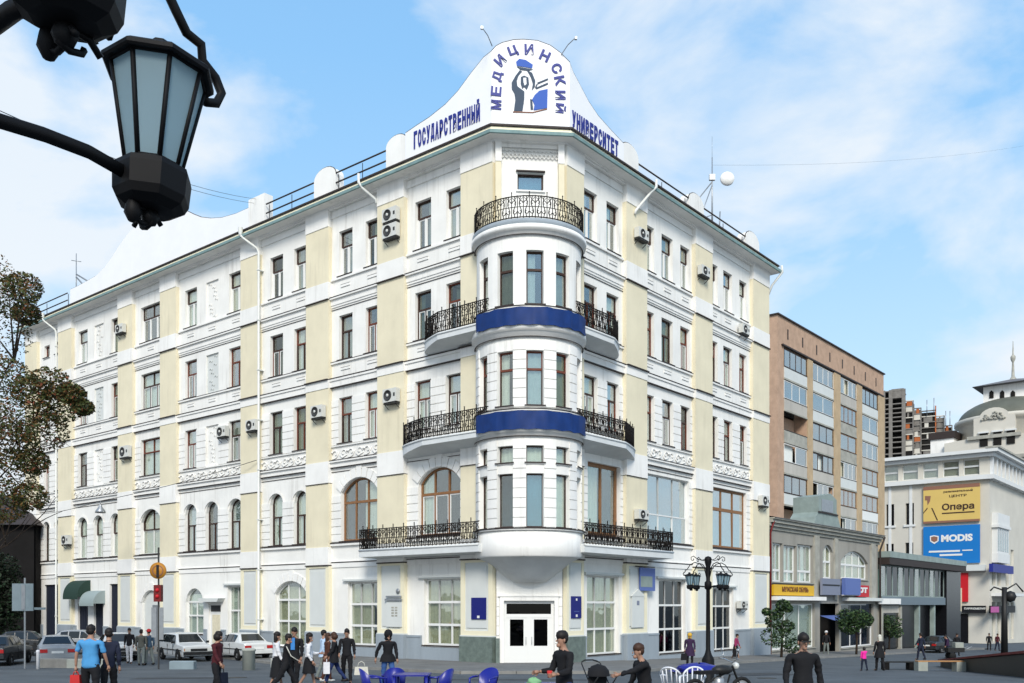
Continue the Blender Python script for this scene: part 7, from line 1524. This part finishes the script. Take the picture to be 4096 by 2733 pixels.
# benches of concrete blocks and planks on the right
gx = d_at(2140*1.743, 44.5); gz_ = ground(gx, 44.5); M = Matrix.Translation((gx,44.5,gz_)); bn = put('street_bench', None, None, M, 'bench of pale concrete blocks with a wooden plank seat, right side of the square', 'bench')
for k, X in enumerate((-.55,1.25)): part('support_block', MB().box(X-.22,X+.22,-.25,.25,-.1,.44), ['block'], bn, M)
for y in (-.2,-.06,.08): part('seat_plank', MB().box(-.76,1.42,y,y+.12,.442,.49), ['wood'], bn, M)
cblock(2253, 44.0, .72, .5, .5, 'block', 'single pale concrete cube right of the plank bench')
M = Matrix.Translation((d_at(2060*1.743,45.5),45.5,ground(d_at(2060*1.743,45.5),45.5))); bn = put('street_bench', None, None, M, 'dark low bench left of the plank bench, by the woman in black', 'bench'); part('seat', MB().box(-.75,.75,-.25,.25,.36,.42), ['trimblack'], bn, M)
for X in (-.6,.6): part('support_block', MB().box(X-.12,X+.12,-.22,.22,-.1,.36), ['darkbrick'], bn, M)
# long dark red market counter running out of the frame on the right
P0 = Vector((d_at(2175*1.743,50),50,0)); P1 = Vector((d_at(2420*1.743,33),33,0)); dd = (P1-P0); L_ = dd.length; ang = math.atan2(dd.y,dd.x); zz = ground(P0.x,P0.y)
M = Matrix.Translation((P0.x,P0.y,zz)) @ Matrix.Rotation(ang,4,'Z'); mc_ = put('market_counter', None, None, M, 'long dark red market counter with sloping top running out of the picture at the right', 'counter')
zr1 = HC-(1492*1.743-YH)/F*34.5-zz
part('top', MB().prism([(0,.30),(L_,zr1+.0),(L_,zr1+.10),(0,.38)], -.5, .5), ['darkred'], mc_, M); part('front', MB().prism([(.1,-.2),(L_,-.2),(L_,zr1-.02),(.1,.28)], -.38, .38), ['trimblack'], mc_, M)
# barrow before the black shop front
gx = d_at(2192*1.743,63); M = Matrix.Translation((gx,63,ground(gx,63))); bw = put('barrow', None, None, M, 'small dark barrow with a pale box in front of the black shop front', 'barrow')
part('tray', MB().box(-.6,.5,-.3,.3,.45,.75), ['trimblack'], bw, M); part('box', MB().box(-.1,.45,-.25,.25,.752,1.1), ['block'], bw, M); part('wheel', MB().lathe([(.0,-.03),(.22,-.03),(.22,.03),(0,.03)], 12, M=Matrix.Translation((-.3,-.32,.22)) @ Matrix.Rotation(R(90),4,'X')), ['tyre'], bw, M); part('wheel', MB().lathe([(.0,-.03),(.22,-.03),(.22,.03),(0,.03)], 12, M=Matrix.Translation((-.3,.32,.22)) @ Matrix.Rotation(R(90),4,'X')), ['tyre'], bw, M); part('handle', MB().tube([(.5,-.25,.6),(1.0,-.25,.85),(1.0,.25,.85),(.5,.25,.6)], .02, 5), ['metal'], bw, M)
gx = d_at(2305*1.743,80); M = Matrix.Translation((gx,80,ground(gx,80))); 
# a tall dark street lamp and cables seen against the stone building
lp = put('black_post', None, None, M, 'tall black post with bracket before the street face of the stone building', 'post'); part('pole', MB().tube([(0,0,0),(0,0,5.6)], [.28,.2], 8), ['trimblack'], lp, M); part('bracket', MB().tube([(0,0,5.3),(-.9,0,5.6),(-1.2,0,5.3)], .07, 5).tube([(0,0,5.3),(1.0,0,5.9),(1.6,0,5.2)], .07, 5).ball((.5,0,4.8),.5,8), ['trimblack'], lp, M)

# repairs in the asphalt and two manhole covers
M_['patch'] = mat('darker_asphalt_patch', (0.055, 0.06, 0.066), .95, .3, 1.2, .4, 40); M_['cover'] = mat('cast_iron_cover', (0.05, 0.048, 0.045), .6, .3, 8, metal=.4)
def patch(D, d, w_, l_, rz):
    x = (D*1.743-CX)/F*d; M = Matrix.Translation((x,d,0)) @ Matrix.Rotation(R(rz),4,'Z'); mb = MB(); nx, ny = 6, 4; vs = []
    for j in range(ny+1):
        for i in range(nx+1):
            p = M @ Vector((-w_/2+w_*i/nx, -l_/2+l_*j/ny, 0)); vs.append((p.x, p.y, max(ground(p.x,p.y), .025*max(0,45-p.y) if p.y<45 else -9)+.006 if p.y<44 else ground(p.x,p.y)+.012))
    mb.add(vs, [(j*(nx+1)+i, j*(nx+1)+i+1, (j+1)*(nx+1)+i+1, (j+1)*(nx+1)+i) for j in range(ny) for i in range(nx)]); put('asphalt_patch', mb.mesh('asphalt_patch','patch'), kind='structure')
patch(420, 33.5, 3.4, 1.1, 6); patch(1180, 32.5, 5.0, .7, -3); patch(1740, 36.5, 2.4, 1.6, 20)
for D_, d_, l_ in ((545,34.0,'round iron manhole cover in the asphalt in front of the white saloon'),(1760,33.5,'round iron manhole cover in the asphalt right of the street lamp')):
    x = (D_*1.743-CX)/F*d_; Mm = Matrix.Translation((x,d_,ground(x,d_))) @ Matrix.Rotation(-math.atan(.025),4,'X'); mh = put('manhole_cover', MB().lathe([(.34,.0),(.34,.012),(.30,.014),(.29,.010),(0,.012)], 20).mesh('manhole_cover','cover'), None, Mm, l_, 'manhole cover')
